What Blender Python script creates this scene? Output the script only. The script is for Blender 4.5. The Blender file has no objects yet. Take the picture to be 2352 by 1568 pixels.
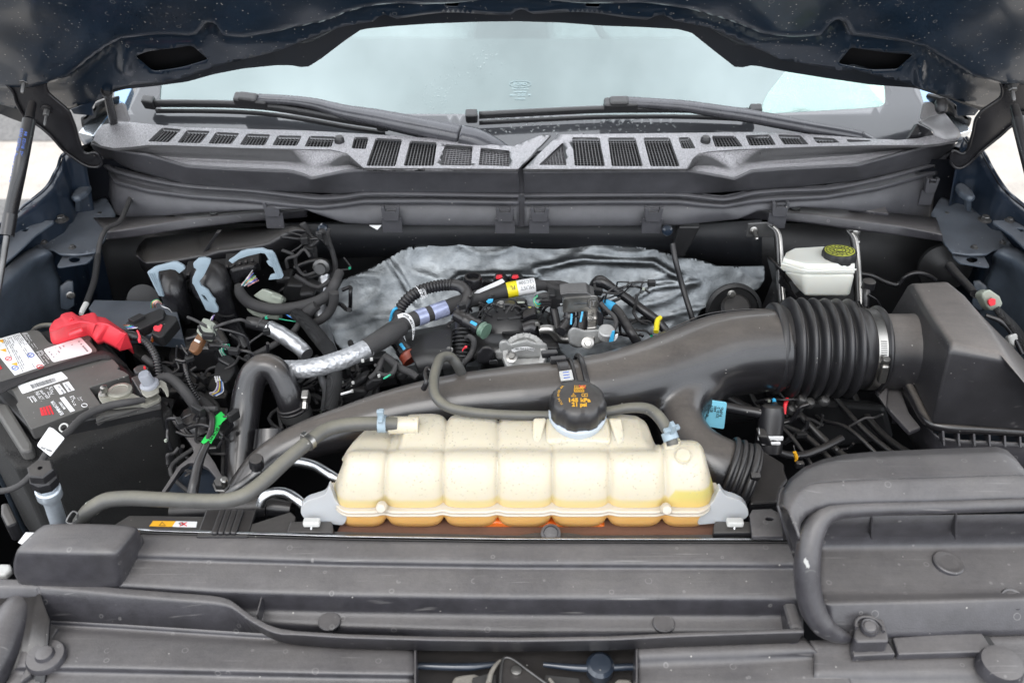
import bpy,bmesh,math,random
from mathutils import Vector,Matrix,noise
from mathutils.geometry import delaunay_2d_cdt
R=math.radians
random.seed(7)
scn=bpy.context.scene
COL=scn.collection

# ------------------------------------------------------------ camera, sky, sun, exposure
CAM=Vector((0.0,0.0,1.88));PITCH=R(35);FOC=2100.0;CU,CV=1176.0,784.0
cd=bpy.data.cameras.new('camera');cam=bpy.data.objects.new('camera',cd);COL.objects.link(cam)
cam.location=CAM;cam.rotation_euler=(R(90)-PITCH,0,0)
cd.sensor_width=36;cd.lens=36*FOC/2352.0;cd.clip_start=0.02;cd.clip_end=500
cd.dof.use_dof=True;cd.dof.focus_distance=1.32;cd.dof.aperture_fstop=5.6
scn.camera=cam
scn.render.resolution_x=1024;scn.render.resolution_y=682
world=bpy.data.worlds.new("World");scn.world=world;world.use_nodes=True
SUN_EL,SUN_AZ=R(58),R(200)       # azimuth measured clockwise from +Y
nt=world.node_tree;nt.nodes.clear()
sky=nt.nodes.new('ShaderNodeTexSky');sky.sky_type='NISHITA';sky.sun_disc=False
sky.sun_elevation=SUN_EL;sky.sun_rotation=SUN_AZ;sky.air_density=1.0;sky.dust_density=6.0;sky.ozone_density=1.0
hs=nt.nodes.new('ShaderNodeHueSaturation');hs.inputs['Saturation'].default_value=0.30
tc=nt.nodes.new('ShaderNodeTexCoord');nz=nt.nodes.new('ShaderNodeTexNoise');nz.inputs['Scale'].default_value=2.2;nz.inputs['Detail'].default_value=7
nz.inputs['Roughness'].default_value=0.6
mr=nt.nodes.new('ShaderNodeMapRange');mr.inputs[1].default_value=0.35;mr.inputs[2].default_value=0.65;mr.inputs[3].default_value=0.68;mr.inputs[4].default_value=1.3
mx=nt.nodes.new('ShaderNodeMix');mx.data_type='RGBA';mx.blend_type='MULTIPLY';mx.inputs[0].default_value=1
bg=nt.nodes.new('ShaderNodeBackground');bg.inputs['Strength'].default_value=0.15
wo=nt.nodes.new('ShaderNodeOutputWorld')
nt.links.new(tc.outputs['Generated'],nz.inputs['Vector']);nt.links.new(nz.outputs['Fac'],mr.inputs[0])
cl=nt.nodes.new('ShaderNodeMix');cl.data_type='RGBA';cl.inputs[0].default_value=0.72;cl.inputs[7].default_value=(15.5,16.2,17.2,1)   # cloud cover over the clear sky
nt.links.new(sky.outputs[0],hs.inputs['Color']);nt.links.new(hs.outputs[0],cl.inputs[6]);nt.links.new(cl.outputs[2],mx.inputs[6]);nt.links.new(mr.outputs[0],mx.inputs[7])
nt.links.new(mx.outputs[2],bg.inputs['Color']);nt.links.new(bg.outputs[0],wo.inputs[0])
sl=bpy.data.lights.new('sun','SUN');so=bpy.data.objects.new('sun',sl);COL.objects.link(so)
sl.energy=0.5;sl.angle=R(30);sl.color=(1.0,0.97,0.93)
sd=Vector((math.sin(SUN_AZ)*math.cos(SUN_EL),math.cos(SUN_AZ)*math.cos(SUN_EL),math.sin(SUN_EL)))
so.rotation_euler=sd.to_track_quat('Z','Y').to_euler()
scn.view_settings.view_transform='Standard';scn.view_settings.look='None';scn.view_settings.gamma=1
scn.view_settings.exposure=0.5

# ------------------------------------------------------------ lifting photo measurements onto real surfaces
_F=Vector((0,math.cos(PITCH),-math.sin(PITCH)));_U=Vector((0,math.sin(PITCH),math.cos(PITCH)));_X=Vector((1,0,0))
def ray(u,v):return _F+_X*((u-CU)/FOC)+_U*(-(v-CV)/FOC)
def PY(u,v,Y):
    d=ray(u,v);return CAM+d*((Y-CAM.y)/d.y)
def PZ(u,v,Z):
    d=ray(u,v);return CAM+d*((Z-CAM.z)/d.z)
class Plane:
    def __init__(s,p,n):s.p=Vector(p);s.n=Vector(n).normalized()
    def __call__(s,u,v):
        d=ray(u,v);return CAM+d*(s.n.dot(s.p-CAM)/s.n.dot(d))
def P(t):
    """(u,v,Y) or ('z',u,v,Z) or Vector"""
    if isinstance(t,Vector):return t.copy()
    if t[0]=='z':return PZ(t[1],t[2],t[3])
    return PY(*t[:3])
def Zl(Z,pts):return [PZ(u,v,Z) for u,v in pts]
def Yl(Y,pts):return [PY(u,v,Y) for u,v in pts]
def dep(p):return _F.dot(p-CAM)
def px(p,n):return n*dep(p)/FOC          # n photo pixels as metres at that depth
def crop(ox,oy,k):
    return lambda x,y:((ox+x*k)*0.79032,(oy+y*k)*0.79032)

# ------------------------------------------------------------ objects
def obj_from(name,me,mat=None,parent=None):
    me.name=name
    o=bpy.data.objects.new(name,me);COL.objects.link(o)
    if mat is not None:
        me.materials.clear();me.materials.append(mat)
    if parent is not None:
        o.parent=parent
        if parent.type=='EMPTY':
            o.location=-parent.location
    return o
def mesh(name,verts,faces,mat=None,parent=None,smooth=True):
    me=bpy.data.meshes.new(name);me.from_pydata([tuple(v) for v in verts],[],faces);me.update()
    if smooth:
        for p in me.polygons:p.use_smooth=True
    return obj_from(name,me,mat,parent)
def tag(o,label,cat,group=None,kind=None):
    o['label']=label;o['category']=cat
    if group:o['group']=group
    if kind:o['kind']=kind
    return o
def thing(name,label,cat,loc,group=None):
    o=bpy.data.objects.new(name,None);COL.objects.link(o);o.location=P(loc);o.empty_display_size=0.02
    return tag(o,label,cat,group)
def struct(o):
    o['kind']='structure';return o
def bevel(o,w,seg=2,ang=35):
    m=o.modifiers.new('bevel','BEVEL');m.width=w;m.segments=seg;m.limit_method='ANGLE';m.angle_limit=R(ang)
    m.harden_normals=False
    return o
def solid(o,t,off=-1):
    m=o.modifiers.new('solid','SOLIDIFY');m.thickness=t;m.offset=off;return o
def subd(o,n=1):
    m=o.modifiers.new('sub','SUBSURF');m.levels=n;m.render_levels=n;return o
def sharp(o,ang=40):
    """smooth shading with hard edges kept above the angle"""
    me=o.data
    bm=bmesh.new();bm.from_mesh(me)
    for e in bm.edges:
        if len(e.link_faces)==2 and e.calc_face_angle(0)>R(ang):e.smooth=False
    bm.to_mesh(me);bm.free();return o

def catmull(pts,sub=6,closed=False):
    pts=[P(p) for p in pts];n=len(pts);out=[]
    if n==2:
        return [pts[0].lerp(pts[1],i/sub) for i in range(sub+1)]
    rng=n if closed else n-1
    for i in range(rng):
        if closed:a,b,c,d=pts[(i-1) % n],pts[i],pts[(i+1) % n],pts[(i+2) % n]
        else:
            b,c=pts[i],pts[i+1]
            a=pts[i-1] if i else b*2-c
            d=pts[i+2] if i+2<n else c*2-b
        def nd(p,q):return max(1e-6,(q-p).length**0.5)
        t0=0;t1=nd(a,b);t2=t1+nd(b,c);t3=t2+nd(c,d)
        for k in range(sub):
            t=t1+(t2-t1)*k/sub
            A1=a*((t1-t)/(t1-t0))+b*((t-t0)/(t1-t0));A2=b*((t2-t)/(t2-t1))+c*((t-t1)/(t2-t1))
            A3=c*((t3-t)/(t3-t2))+d*((t-t2)/(t3-t2))
            B1=A1*((t2-t)/(t2-t0))+A2*((t-t0)/(t2-t0));B2=A2*((t3-t)/(t3-t1))+A3*((t-t1)/(t3-t1))
            out.append(B1*((t2-t)/(t2-t1))+B2*((t-t1)/(t2-t1)))
    if not closed:out.append(pts[-1])
    return out
def frames(path,closed=False,up=None):
    n=len(path);T=[]
    for i in range(n):
        if closed:t=path[(i+1) % n]-path[(i-1) % n]
        else:t=path[min(i+1,n-1)]-path[max(i-1,0)]
        T.append(t.normalized() if t.length>1e-9 else Vector((0,0,1)))
    N=[]
    if up is not None:
        for t in T:
            b=up-t*up.dot(t);N.append(b.normalized())
    else:
        ref=Vector((0,0,1)) if abs(T[0].z)<0.9 else Vector((0,1,0))
        nrm=(ref-T[0]*ref.dot(T[0])).normalized();N.append(nrm)
        for i in range(1,n):
            nrm=(N[-1]-T[i]*N[-1].dot(T[i])).normalized();N.append(nrm)
    return T,N
def sweep(name,path,prof,mat,parent=None,closed=False,cap=True,scale=None,up=None,smooth=True):
    """prof: list of (a,b) in metres in the (normal, binormal) plane"""
    T,N=frames(path,closed,up);vs=[];m=len(prof);n=len(path)
    for i,p in enumerate(path):
        B=T[i].cross(N[i]);s=scale(i/(n-1)) if scale else 1
        for a,b in prof:vs.append(p+N[i]*a*s+B*b*s)
    fs=[]
    for i in range(n if closed else n-1):
        for j in range(m):
            i2=(i+1) % n;fs.append((i*m+j,i*m+(j+1) % m,i2*m+(j+1) % m,i2*m+j))
    if cap and not closed:
        fs.append(tuple(range(m))[::-1]);fs.append(tuple((n-1)*m+j for j in range(m)))
    o=mesh(name,vs,fs,mat,parent,smooth)
    return o
def circ(r,n=14,e=1.0):return [(r*math.cos(2*math.pi*k/n),r*e*math.sin(2*math.pi*k/n)) for k in range(n)]
def tube(name,pts,rpx,mat,parent=None,seg=14,sub=6,corr=None,cap=True,closed=False,wob=0.0,e=1.0):
    """round hose along pts; rpx = radius in photo pixels (number or list per point); corr=(pitch m, depth fraction)"""
    ps=[P(p) for p in pts]
    rr=rpx if isinstance(rpx,(list,tuple)) else [rpx]*len(ps)
    rm=[px(p,r) for p,r in zip(ps,rr)]
    if corr:
        raw=catmull(ps,24,closed)
    else:raw=catmull(ps,sub,closed)
    def rad_at(f):
        x=f*(len(rm)-1);i=min(int(x),len(rm)-2);return rm[i]+(rm[i+1]-rm[i])*(x-i)
    if corr:
        L=[0]
        for i in range(1,len(raw)):L.append(L[-1]+(raw[i]-raw[i-1]).length)
        pitch=corr[0];nr=max(2,int(L[-1]/pitch));path=[];rs=[]
        k=0;tot=nr*6
        for s in range(tot+1):
            d=L[-1]*s/tot
            while k<len(L)-2 and L[k+1]<d:k+=1
            q=(d-L[k])/max(1e-9,L[k+1]-L[k]);path.append(raw[k].lerp(raw[k+1],q))
            f=(k+q)/(len(raw)-1);ph=(s % 6)
            rs.append(rad_at(f)*(1-corr[1]*(0,.12,.6,1,.6,.12)[ph]))
    else:
        path=raw;n=len(raw);rs=[rad_at(i/(n-1 if not closed else n)) for i in range(n)]
    T,N=frames(path,closed);vs=[];n=len(path)
    for i,p in enumerate(path):
        B=T[i].cross(N[i])
        for j in range(seg):
            a=2*math.pi*j/seg
            r=rs[i]
            d=N[i]*math.cos(a)+B*math.sin(a)*e
            if wob:r *= 1+wob*noise.noise(p*60+d*1.5)
            vs.append(p+d*r)
    fs=[]
    for i in range(n if closed else n-1):
        for j in range(seg):
            i2=(i+1) % n;fs.append((i*seg+j,i*seg+(j+1) % seg,i2*seg+(j+1) % seg,i2*seg+j))
    if cap and not closed:
        fs.append(tuple(range(seg))[::-1]);fs.append(tuple((n-1)*seg+j for j in range(seg)))
    o=mesh(name,vs,fs,mat,parent)
    if cap and not closed:sharp(o,60)
    return o

def interp(row,t):
    """row: sorted list of Vectors with parameter by cumulative |dx|"""
    pass
def resample(row,n,smooth=False):
    row=[P(p) for p in row]
    if smooth:row=catmull(row,6)
    L=[0]
    for i in range(1,len(row)):L.append(L[-1]+abs(row[i].x-row[i-1].x)+1e-5)
    out=[];k=0
    for s in range(n):
        d=L[-1]*s/(n-1)
        while k<len(L)-2 and L[k+1]<d:k+=1
        q=min(1,max(0,(d-L[k])/(L[k+1]-L[k])));out.append(row[k].lerp(row[k+1],q))
    return out
def resample_len(row,n,smooth=False):
    row=[P(p) for p in row]
    if smooth:row=catmull(row,6)
    L=[0]
    for i in range(1,len(row)):L.append(L[-1]+(row[i]-row[i-1]).length+1e-6)
    out=[];k=0
    for s in range(n):
        d=L[-1]*s/(n-1)
        while k<len(L)-2 and L[k+1]<d:k+=1
        q=min(1,max(0,(d-L[k])/(L[k+1]-L[k])));out.append(row[k].lerp(row[k+1],q))
    return out
def rnd_line(pl,r):
    """round the corners of a 3D polyline; keeps a constant vertex count"""
    out=[pl[0]]
    for i in range(1,len(pl)-1):
        a,b,c=pl[i-1],pl[i],pl[i+1]
        d1=min(r,(a-b).length*0.45);d2=min(r,(c-b).length*0.45)
        p1=b+(a-b).normalized()*d1 if (a-b).length>1e-9 else b
        p2=b+(c-b).normalized()*d2 if (c-b).length>1e-9 else b
        out+=[p1,p1*.3+b*.5+p2*.2 if False else (p1*.5625+b*.375+p2*.0625),(p1*.25+b*.5+p2*.25),(p1*.0625+b*.375+p2*.5625),p2]
    out.append(pl[-1]);return out
def sheet(name,rows,mat,parent=None,n=60,r=0.004,thick=0.003,smooth=False,by='x',off=-1):
    rs=[(resample if by=='x' else resample_len)(rw,n,smooth) for rw in rows]
    vs=[];m=None
    for i in range(n):
        col=[rw[i] for rw in rs]
        col=rnd_line(col,r) if len(col)>2 and r>0 else col
        m=len(col);vs+=col
    fs=[(i*m+j,i*m+j+1,(i+1)*m+j+1,(i+1)*m+j) for i in range(n-1) for j in range(m-1)]
    o=mesh(name,vs,fs,mat,parent)
    if thick:solid(o,thick,off)
    return o

def pip(p,poly):
    x,y=p;c=False;n=len(poly)
    for i in range(n):
        x1,y1=poly[i];x2,y2=poly[i-1]
        if (y1>y) != (y2>y) and x<(x2-x1)*(y-y1)/(y2-y1)+x1:c=not c
    return c
def rcorner(poly,r,k=3):
    out=[];n=len(poly)
    for i in range(n):
        a,b,c=(Vector(poly[i-1]),Vector(poly[i]),Vector(poly[(i+1) % n]))
        d1=min(r,(a-b).length*.45);d2=min(r,(c-b).length*.45)
        p1=b+(a-b).normalized()*d1;p2=b+(c-b).normalized()*d2
        for s in range(k+1):
            t=s/k;q=p1*(1-t)**2+b*2*t*(1-t)+p2*t*t;out.append((q.x,q.y))
    return out
def plate(name,outline,holes,lift,mat,parent=None,step=None,h=None,thick=0.003,off=-1,smooth=True,bev=0):
    """flat or relief sheet cut to outline with real holes. lift(u,v)->point ; h(u,v)-> offset vector"""
    loops=[outline]+list(holes);vs=[];ed=[]
    for lp in loops:
        b=len(vs)
        pts=[]
        for i,p in enumerate(lp):
            q=lp[(i+1) % len(lp)]
            pts.append(p)
            if step:
                d=math.hypot(q[0]-p[0],q[1]-p[1]);k=int(d/step)
                for s in range(1,k):pts.append((p[0]+(q[0]-p[0])*s/k,p[1]+(q[1]-p[1])*s/k))
        vs+=[Vector(p) for p in pts];m=len(pts)
        ed+=[(b+i,b+(i+1) % m) for i in range(m)]
    if step:
        us=[p[0] for p in outline];wv=[p[1] for p in outline]
        y=min(wv)+step*.6;odd=0
        while y<max(wv):
            x=min(us)+step*(.6+.5*odd)
            while x<max(us):
                if pip((x,y),outline) and not any(pip((x,y),hh) for hh in holes):vs.append(Vector((x,y)))
                x+=step
            y+=step*.87;odd ^= 1
    ov,oe,of,*_=delaunay_2d_cdt(vs,ed,[],0,1e-4)
    fs=[]
    for f in of:
        c=sum((ov[i] for i in f),Vector((0,0)))/len(f)
        if pip(c,outline) and not any(pip(c,hh) for hh in holes):fs.append(list(f))
    pv=[]
    for q in ov:
        p=lift(q.x,q.y)
        if h:p=p+h(q.x,q.y)
        pv.append(p)
    o=mesh(name,pv,fs,mat,parent,smooth)
    bm=bmesh.new();bm.from_mesh(o.data);bmesh.ops.recalc_face_normals(bm,faces=bm.faces)
    # make the sheet face the camera side
    s=sum((f.normal.dot(CAM-f.calc_center_median())*f.calc_area() for f in bm.faces),0)
    if s<0:bmesh.ops.reverse_faces(bm,faces=bm.faces)
    bm.to_mesh(o.data);bm.free()
    if thick:solid(o,thick,off)
    if bev:bevel(o,bev,2)
    return o
def prism(name,top,dvec,mat,parent=None,bev=0.002,smooth=False,seg=2):
    """solid from a 3D outline pushed along dvec"""
    top=[P(p) for p in top];n=len(top);d=Vector(dvec)
    vs=top+[p+d for p in top]
    fs=[tuple(range(n)),tuple(range(2*n-1,n-1,-1))]+[(i,i+n,(i+1) % n+n,(i+1) % n) for i in range(n)]
    o=mesh(name,vs,fs,mat,parent,smooth)
    bm=bmesh.new();bm.from_mesh(o.data);bmesh.ops.recalc_face_normals(bm,faces=bm.faces);bm.to_mesh(o.data);bm.free()
    if bev:bevel(o,bev,seg)
    return o
def loft(name,rings,mat,parent=None,cap=True,smooth=True,closed=True,shp=None):
    m=len(rings[0]);vs=[p for r_ in rings for p in r_];fs=[]
    for i in range(len(rings)-1):
        for j in range(m if closed else m-1):
            fs.append((i*m+j,i*m+(j+1) % m,(i+1)*m+(j+1) % m,(i+1)*m+j))
    if cap:fs.append(tuple(range(m))[::-1]);fs.append(tuple((len(rings)-1)*m+j for j in range(m)))
    o=mesh(name,vs,fs,mat,parent,smooth)
    bm=bmesh.new();bm.from_mesh(o.data);bmesh.ops.recalc_face_normals(bm,faces=bm.faces);bm.to_mesh(o.data);bm.free()
    if shp:sharp(o,shp)
    return o
def basis(z,x=None):
    z=Vector(z).normalized()
    x=Vector(x) if x is not None else (Vector((1,0,0)) if abs(z.x)<.9 else Vector((0,1,0)))
    x=(x-z*x.dot(z)).normalized();y=z.cross(x)
    return Matrix((x,y,z)).transposed()
def boxo(name,c,size,mat,parent=None,z=(0,0,1),x=None,bev=0.002,seg=2,taper=1.0):
    """box centred at c, size along its own x,y,z"""
    B=basis(z,x);c=P(c);vs=[]
    for sz in (-1,1):
        t=taper if sz>0 else 1
        for sx,sy in ((-1,-1),(1,-1),(1,1),(-1,1)):
            vs.append(c+B @ Vector((sx*size[0]/2*t,sy*size[1]/2*t,sz*size[2]/2)))
    fs=[(3,2,1,0),(4,5,6,7),(0,1,5,4),(1,2,6,5),(2,3,7,6),(3,0,4,7)]
    o=mesh(name,vs,fs,mat,parent,False)
    if bev:bevel(o,bev,seg)
    return o
def lathe(name,c,axis,prof,mat,parent=None,seg=24,x=None,shp=35,flute=None):
    """prof: (radius, height) list from bottom to top"""
    B=basis(axis,x);c=P(c);vs=[];n=len(prof)
    for r_,h_ in prof:
        for k in range(seg):
            a=2*math.pi*k/seg;rr=r_
            if flute:rr=r_*(1-flute[1]*(k % flute[0]<flute[0] // 2)) if r_>flute[2] else r_
            vs.append(c+B @ Vector((rr*math.cos(a),rr*math.sin(a),h_)))
    fs=[(i*seg+k,i*seg+(k+1) % seg,(i+1)*seg+(k+1) % seg,(i+1)*seg+k) for i in range(n-1) for k in range(seg)]
    fs+=[tuple(range(seg))[::-1],tuple((n-1)*seg+k for k in range(seg))]
    o=mesh(name,vs,fs,mat,parent)
    return sharp(o,shp)
def join(objs,name=None):
    a=objs[0];bm=bmesh.new()
    for o in objs:
        t=bmesh.new();dg=None
        t.from_mesh(o.data);me=bpy.data.meshes.new('tmp');t.to_mesh(me);t.free();bm.from_mesh(me);bpy.data.meshes.remove(me)
    bm.to_mesh(a.data);bm.free()
    for o in objs[1:]:bpy.data.objects.remove(o)
    if name:a.name=name
    return a
_bolts={}
def bolt(name,at,axis,rpx,mat,parent=None,washer=True,label=None):
    p=P(at);r_=px(p,rpx)
    o=lathe(name,p,axis,([(r_*1.55,0),(r_*1.55,r_*.18),(r_*1.25,r_*.3)] if washer else [])+[(r_,r_*.3),(r_,r_*.95),(r_*.85,r_*1.1)],mat,parent,seg=6 if not washer else 18,shp=30)
    if washer:
        # hexagonal head on a round flange
        me=o.data;o2=lathe('tmp',p,axis,[(r_,r_*.25),(r_,r_*1.05),(r_*.86,r_*1.2)],mat,parent,seg=6,shp=20)
        o1=lathe('tmp',p,axis,[(r_*1.6,0),(r_*1.6,r_*.2),(r_*1.2,r_*.34)],mat,parent,seg=20,shp=30)
        bm=bmesh.new();bm.from_mesh(o1.data);bm.from_mesh(o2.data);bm.to_mesh(me);bm.free()
        bpy.data.objects.remove(o1);bpy.data.objects.remove(o2)
    if label and parent is None:tag(o,label,'bolt')
    return o
FONT=None
def text(name,body,at,xdir,ydir,size,mat,parent=None,align='CENTER',ext=0.0003,width=None,space=1.0,bold=0):
    """flat lettering with its own small thickness, lying on the plane of xdir, ydir"""
    cu=bpy.data.curves.new(name,'FONT');cu.body=body;cu.size=size;cu.align_x=align;cu.align_y='CENTER';cu.extrude=ext;cu.resolution_u=2
    cu.space_line=space;cu.offset=bold
    o=bpy.data.objects.new(name,cu);COL.objects.link(o)
    bpy.context.view_layer.update()
    me=bpy.data.meshes.new_from_object(o.evaluated_get(bpy.context.evaluated_depsgraph_get()))
    bpy.data.objects.remove(o);bpy.data.curves.remove(cu)
    X=Vector(xdir).normalized();Y=Vector(ydir);Y=(Y-X*Y.dot(X)).normalized();Z=X.cross(Y)
    M=Matrix.Translation(P(at)) @ Matrix((X,Y,Z)).transposed().to_4x4()
    if width:
        w=max((v.co.x for v in me.vertices),default=1)-min((v.co.x for v in me.vertices),default=0)
        M=M @ Matrix.Diagonal((width/max(w,1e-6),1,1,1))
    me.transform(M)
    return obj_from(name,me,mat,parent)

# ------------------------------------------------------------ materials
def newmat(name):
    m=bpy.data.materials.new(name);m.use_nodes=True;return m,m.node_tree,m.node_tree.nodes['Principled BSDF']
def N(nt_,t,**kw):
    n=nt_.nodes.new(t)
    for k,v in kw.items():
        if k in n.inputs:n.inputs[k].default_value=v
        else:setattr(n,k,v)
    return n
def matte(name,col,rough=0.5,dust=0.0,dcol=(0.17,0.15,0.13),bump=0.15,bscale=900,metal=0.0,coat=0.0,spec=0.5,mott=0.25,speck=0.0,dscale=9,mscale=25,dlo=.42,rings=0,scr=0):
    """plastic / rubber / metal with mottling, dust on upward faces, scattered specks and fine grain"""
    m,t,b=newmat(name);L=t.links
    geo=N(t,'ShaderNodeNewGeometry');pos=geo.outputs['Position']
    n1=N(t,'ShaderNodeTexNoise',Scale=mscale,Detail=6.0,Roughness=0.65);L.new(pos,n1.inputs['Vector'])
    mr_=N(t,'ShaderNodeMapRange');mr_.inputs[1].default_value=.3;mr_.inputs[2].default_value=.7;mr_.inputs[3].default_value=1-mott;mr_.inputs[4].default_value=1+mott
    L.new(n1.outputs['Fac'],mr_.inputs[0])
    mul=N(t,'ShaderNodeMix');mul.data_type='RGBA';mul.blend_type='MULTIPLY';mul.inputs[0].default_value=1;mul.inputs[6].default_value=(*col,1)
    L.new(mr_.outputs[0],mul.inputs[7]);out=mul.outputs[2]
    rgh=None
    if dust>0:
        sep=N(t,'ShaderNodeSeparateXYZ');L.new(geo.outputs['Normal'],sep.inputs[0])
        up=N(t,'ShaderNodeMapRange');up.inputs[1].default_value=dlo;up.inputs[2].default_value=.97;up.inputs[3].default_value=.05;up.inputs[4].default_value=1;L.new(sep.outputs[2],up.inputs[0])
        n2=N(t,'ShaderNodeTexNoise',Scale=dscale,Detail=9.0,Roughness=0.7);L.new(pos,n2.inputs['Vector'])
        m2=N(t,'ShaderNodeMapRange');m2.inputs[1].default_value=.30;m2.inputs[2].default_value=.70;m2.inputs[3].default_value=.52;m2.inputs[4].default_value=1
        mpn=N(t,'ShaderNodeMapping');mpn.inputs['Scale'].default_value=(14,150,60);mpn.inputs['Rotation'].default_value=(0,0,.35);L.new(pos,mpn.inputs['Vector'])
        n5=N(t,'ShaderNodeTexNoise',Scale=1.0,Detail=5.0,Roughness=.75);L.new(mpn.outputs[0],n5.inputs['Vector'])
        n6=N(t,'ShaderNodeTexNoise',Scale=210.0,Detail=4.0,Roughness=.8);L.new(pos,n6.inputs['Vector'])
        a5=N(t,'ShaderNodeMath',operation='MULTIPLY_ADD');L.new(n5.outputs['Fac'],a5.inputs[0]);a5.inputs[1].default_value=.35;L.new(n2.outputs['Fac'],a5.inputs[2])
        a6=N(t,'ShaderNodeMath',operation='MULTIPLY_ADD');L.new(n6.outputs['Fac'],a6.inputs[0]);a6.inputs[1].default_value=.40;L.new(a5.outputs[0],a6.inputs[2])
        a7=N(t,'ShaderNodeMath',operation='SUBTRACT');L.new(a6.outputs[0],a7.inputs[0]);a7.inputs[1].default_value=.375;L.new(a7.outputs[0],m2.inputs[0])
        mm=N(t,'ShaderNodeMath',operation='MULTIPLY');L.new(up.outputs[0],mm.inputs[0]);L.new(m2.outputs[0],mm.inputs[1])
        mm2=N(t,'ShaderNodeMath',operation='MULTIPLY');L.new(mm.outputs[0],mm2.inputs[0]);mm2.inputs[1].default_value=dust
        mx_=N(t,'ShaderNodeMix');mx_.data_type='RGBA';L.new(mm2.outputs[0],mx_.inputs[0]);L.new(out,mx_.inputs[6]);mx_.inputs[7].default_value=(*dcol,1);out=mx_.outputs[2]
        ra=N(t,'ShaderNodeMapRange');ra.inputs[3].default_value=rough;ra.inputs[4].default_value=min(1,rough+.35);L.new(mm2.outputs[0],ra.inputs[0]);rgh=ra.outputs[0]
    if speck>0:
        v=N(t,'ShaderNodeTexVoronoi',Scale=170.0,Randomness=1.0);L.new(pos,v.inputs['Vector'])
        hs_=N(t,'ShaderNodeSeparateColor');L.new(v.outputs['Color'],hs_.inputs[0])
        sz=N(t,'ShaderNodeMapRange');sz.inputs[1].default_value=1-speck;sz.inputs[2].default_value=1;sz.inputs[3].default_value=0;sz.inputs[4].default_value=.20;L.new(hs_.outputs[0],sz.inputs[0])
        lt=N(t,'ShaderNodeMath',operation='LESS_THAN');L.new(v.outputs['Distance'],lt.inputs[0]);L.new(sz.outputs[0],lt.inputs[1])
        fd=N(t,'ShaderNodeMath',operation='MULTIPLY');L.new(lt.outputs[0],fd.inputs[0]);fd.inputs[1].default_value=.55
        mx2=N(t,'ShaderNodeMix');mx2.data_type='RGBA';L.new(fd.outputs[0],mx2.inputs[0]);L.new(out,mx2.inputs[6]);mx2.inputs[7].default_value=(.42,.4,.37,1);out=mx2.outputs[2]
    if rings>0:         # dried water drops
        v2=N(t,'ShaderNodeTexVoronoi',Scale=75.0);L.new(pos,v2.inputs['Vector'])
        sc_=N(t,'ShaderNodeSeparateColor');L.new(v2.outputs['Color'],sc_.inputs[0])
        rd=N(t,'ShaderNodeMapRange');rd.inputs[1].default_value=1-rings;rd.inputs[3].default_value=-.2;rd.inputs[4].default_value=.30;L.new(sc_.outputs[1],rd.inputs[0])
        sb=N(t,'ShaderNodeMath',operation='SUBTRACT');L.new(v2.outputs['Distance'],sb.inputs[0]);L.new(rd.outputs[0],sb.inputs[1])
        ab_=N(t,'ShaderNodeMath',operation='ABSOLUTE');L.new(sb.outputs[0],ab_.inputs[0])
        l2=N(t,'ShaderNodeMapRange');l2.inputs[1].default_value=.05;l2.inputs[2].default_value=.0;l2.inputs[3].default_value=0;l2.inputs[4].default_value=.42;L.new(ab_.outputs[0],l2.inputs[0])
        m4=N(t,'ShaderNodeMix');m4.data_type='RGBA';L.new(l2.outputs[0],m4.inputs[0]);L.new(out,m4.inputs[6]);m4.inputs[7].default_value=(.28,.27,.26,1);out=m4.outputs[2]
    if scr>0:           # scuffs and fine scratches
        for rot,sca in ((.5,(6,260,60)),(-1.0,(9,340,80))):
            mp2=N(t,'ShaderNodeMapping');mp2.inputs['Rotation'].default_value=(0,0,rot);mp2.inputs['Scale'].default_value=sca;L.new(pos,mp2.inputs['Vector'])
            ns=N(t,'ShaderNodeTexNoise',Scale=1.0,Detail=2.0);L.new(mp2.outputs[0],ns.inputs['Vector'])
            l3=N(t,'ShaderNodeMapRange');l3.inputs[1].default_value=.70;l3.inputs[2].default_value=.78;l3.inputs[4].default_value=scr;L.new(ns.outputs['Fac'],l3.inputs[0])
            m5=N(t,'ShaderNodeMix');m5.data_type='RGBA';L.new(l3.outputs[0],m5.inputs[0]);L.new(out,m5.inputs[6]);m5.inputs[7].default_value=(.26,.25,.24,1);out=m5.outputs[2]
    L.new(out,b.inputs['Base Color'])
    if rgh is not None:L.new(rgh,b.inputs['Roughness'])
    else:
        rv=N(t,'ShaderNodeMapRange');rv.inputs[3].default_value=max(0.02,rough-.08);rv.inputs[4].default_value=min(1,rough+.1);L.new(n1.outputs['Fac'],rv.inputs[0]);L.new(rv.outputs[0],b.inputs['Roughness'])
    b.inputs['Metallic'].default_value=metal;b.inputs['Coat Weight'].default_value=coat;b.inputs['Coat Roughness'].default_value=.12
    b.inputs['Specular IOR Level'].default_value=spec
    if bump>0:
        nb=N(t,'ShaderNodeTexNoise',Scale=bscale,Detail=3.0);L.new(pos,nb.inputs['Vector'])
        bp=N(t,'ShaderNodeBump',Strength=bump,Distance=.0008);L.new(nb.outputs['Fac'],bp.inputs['Height']);L.new(bp.outputs[0],b.inputs['Normal'])
    return m
M={}
M['plastic']=matte('dusty_black_plastic',(.013,.013,.015),.32,.5,(.130,.118,.105),speck=.06)
M['cover']=matte('grey_black_moulded_plastic',(.034,.033,.038),.30,.64,(.180,.167,.158),speck=.07,mott=.3,bscale=500,bump=.35,rings=.35,scr=.5,mscale=40)
M['satin']=matte('satin_black_plastic',(.012,.012,.014),.27,.22,speck=.05)
M['dark']=matte('deep_black_plastic',(.012,.012,.013),.45,.25,(.07,.065,.06),speck=.03)
M['boxp']=matte('air_box_plastic',(.020,.020,.023),.34,.75,(.23,.205,.185),speck=.05,dscale=7,scr=.3)
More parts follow.
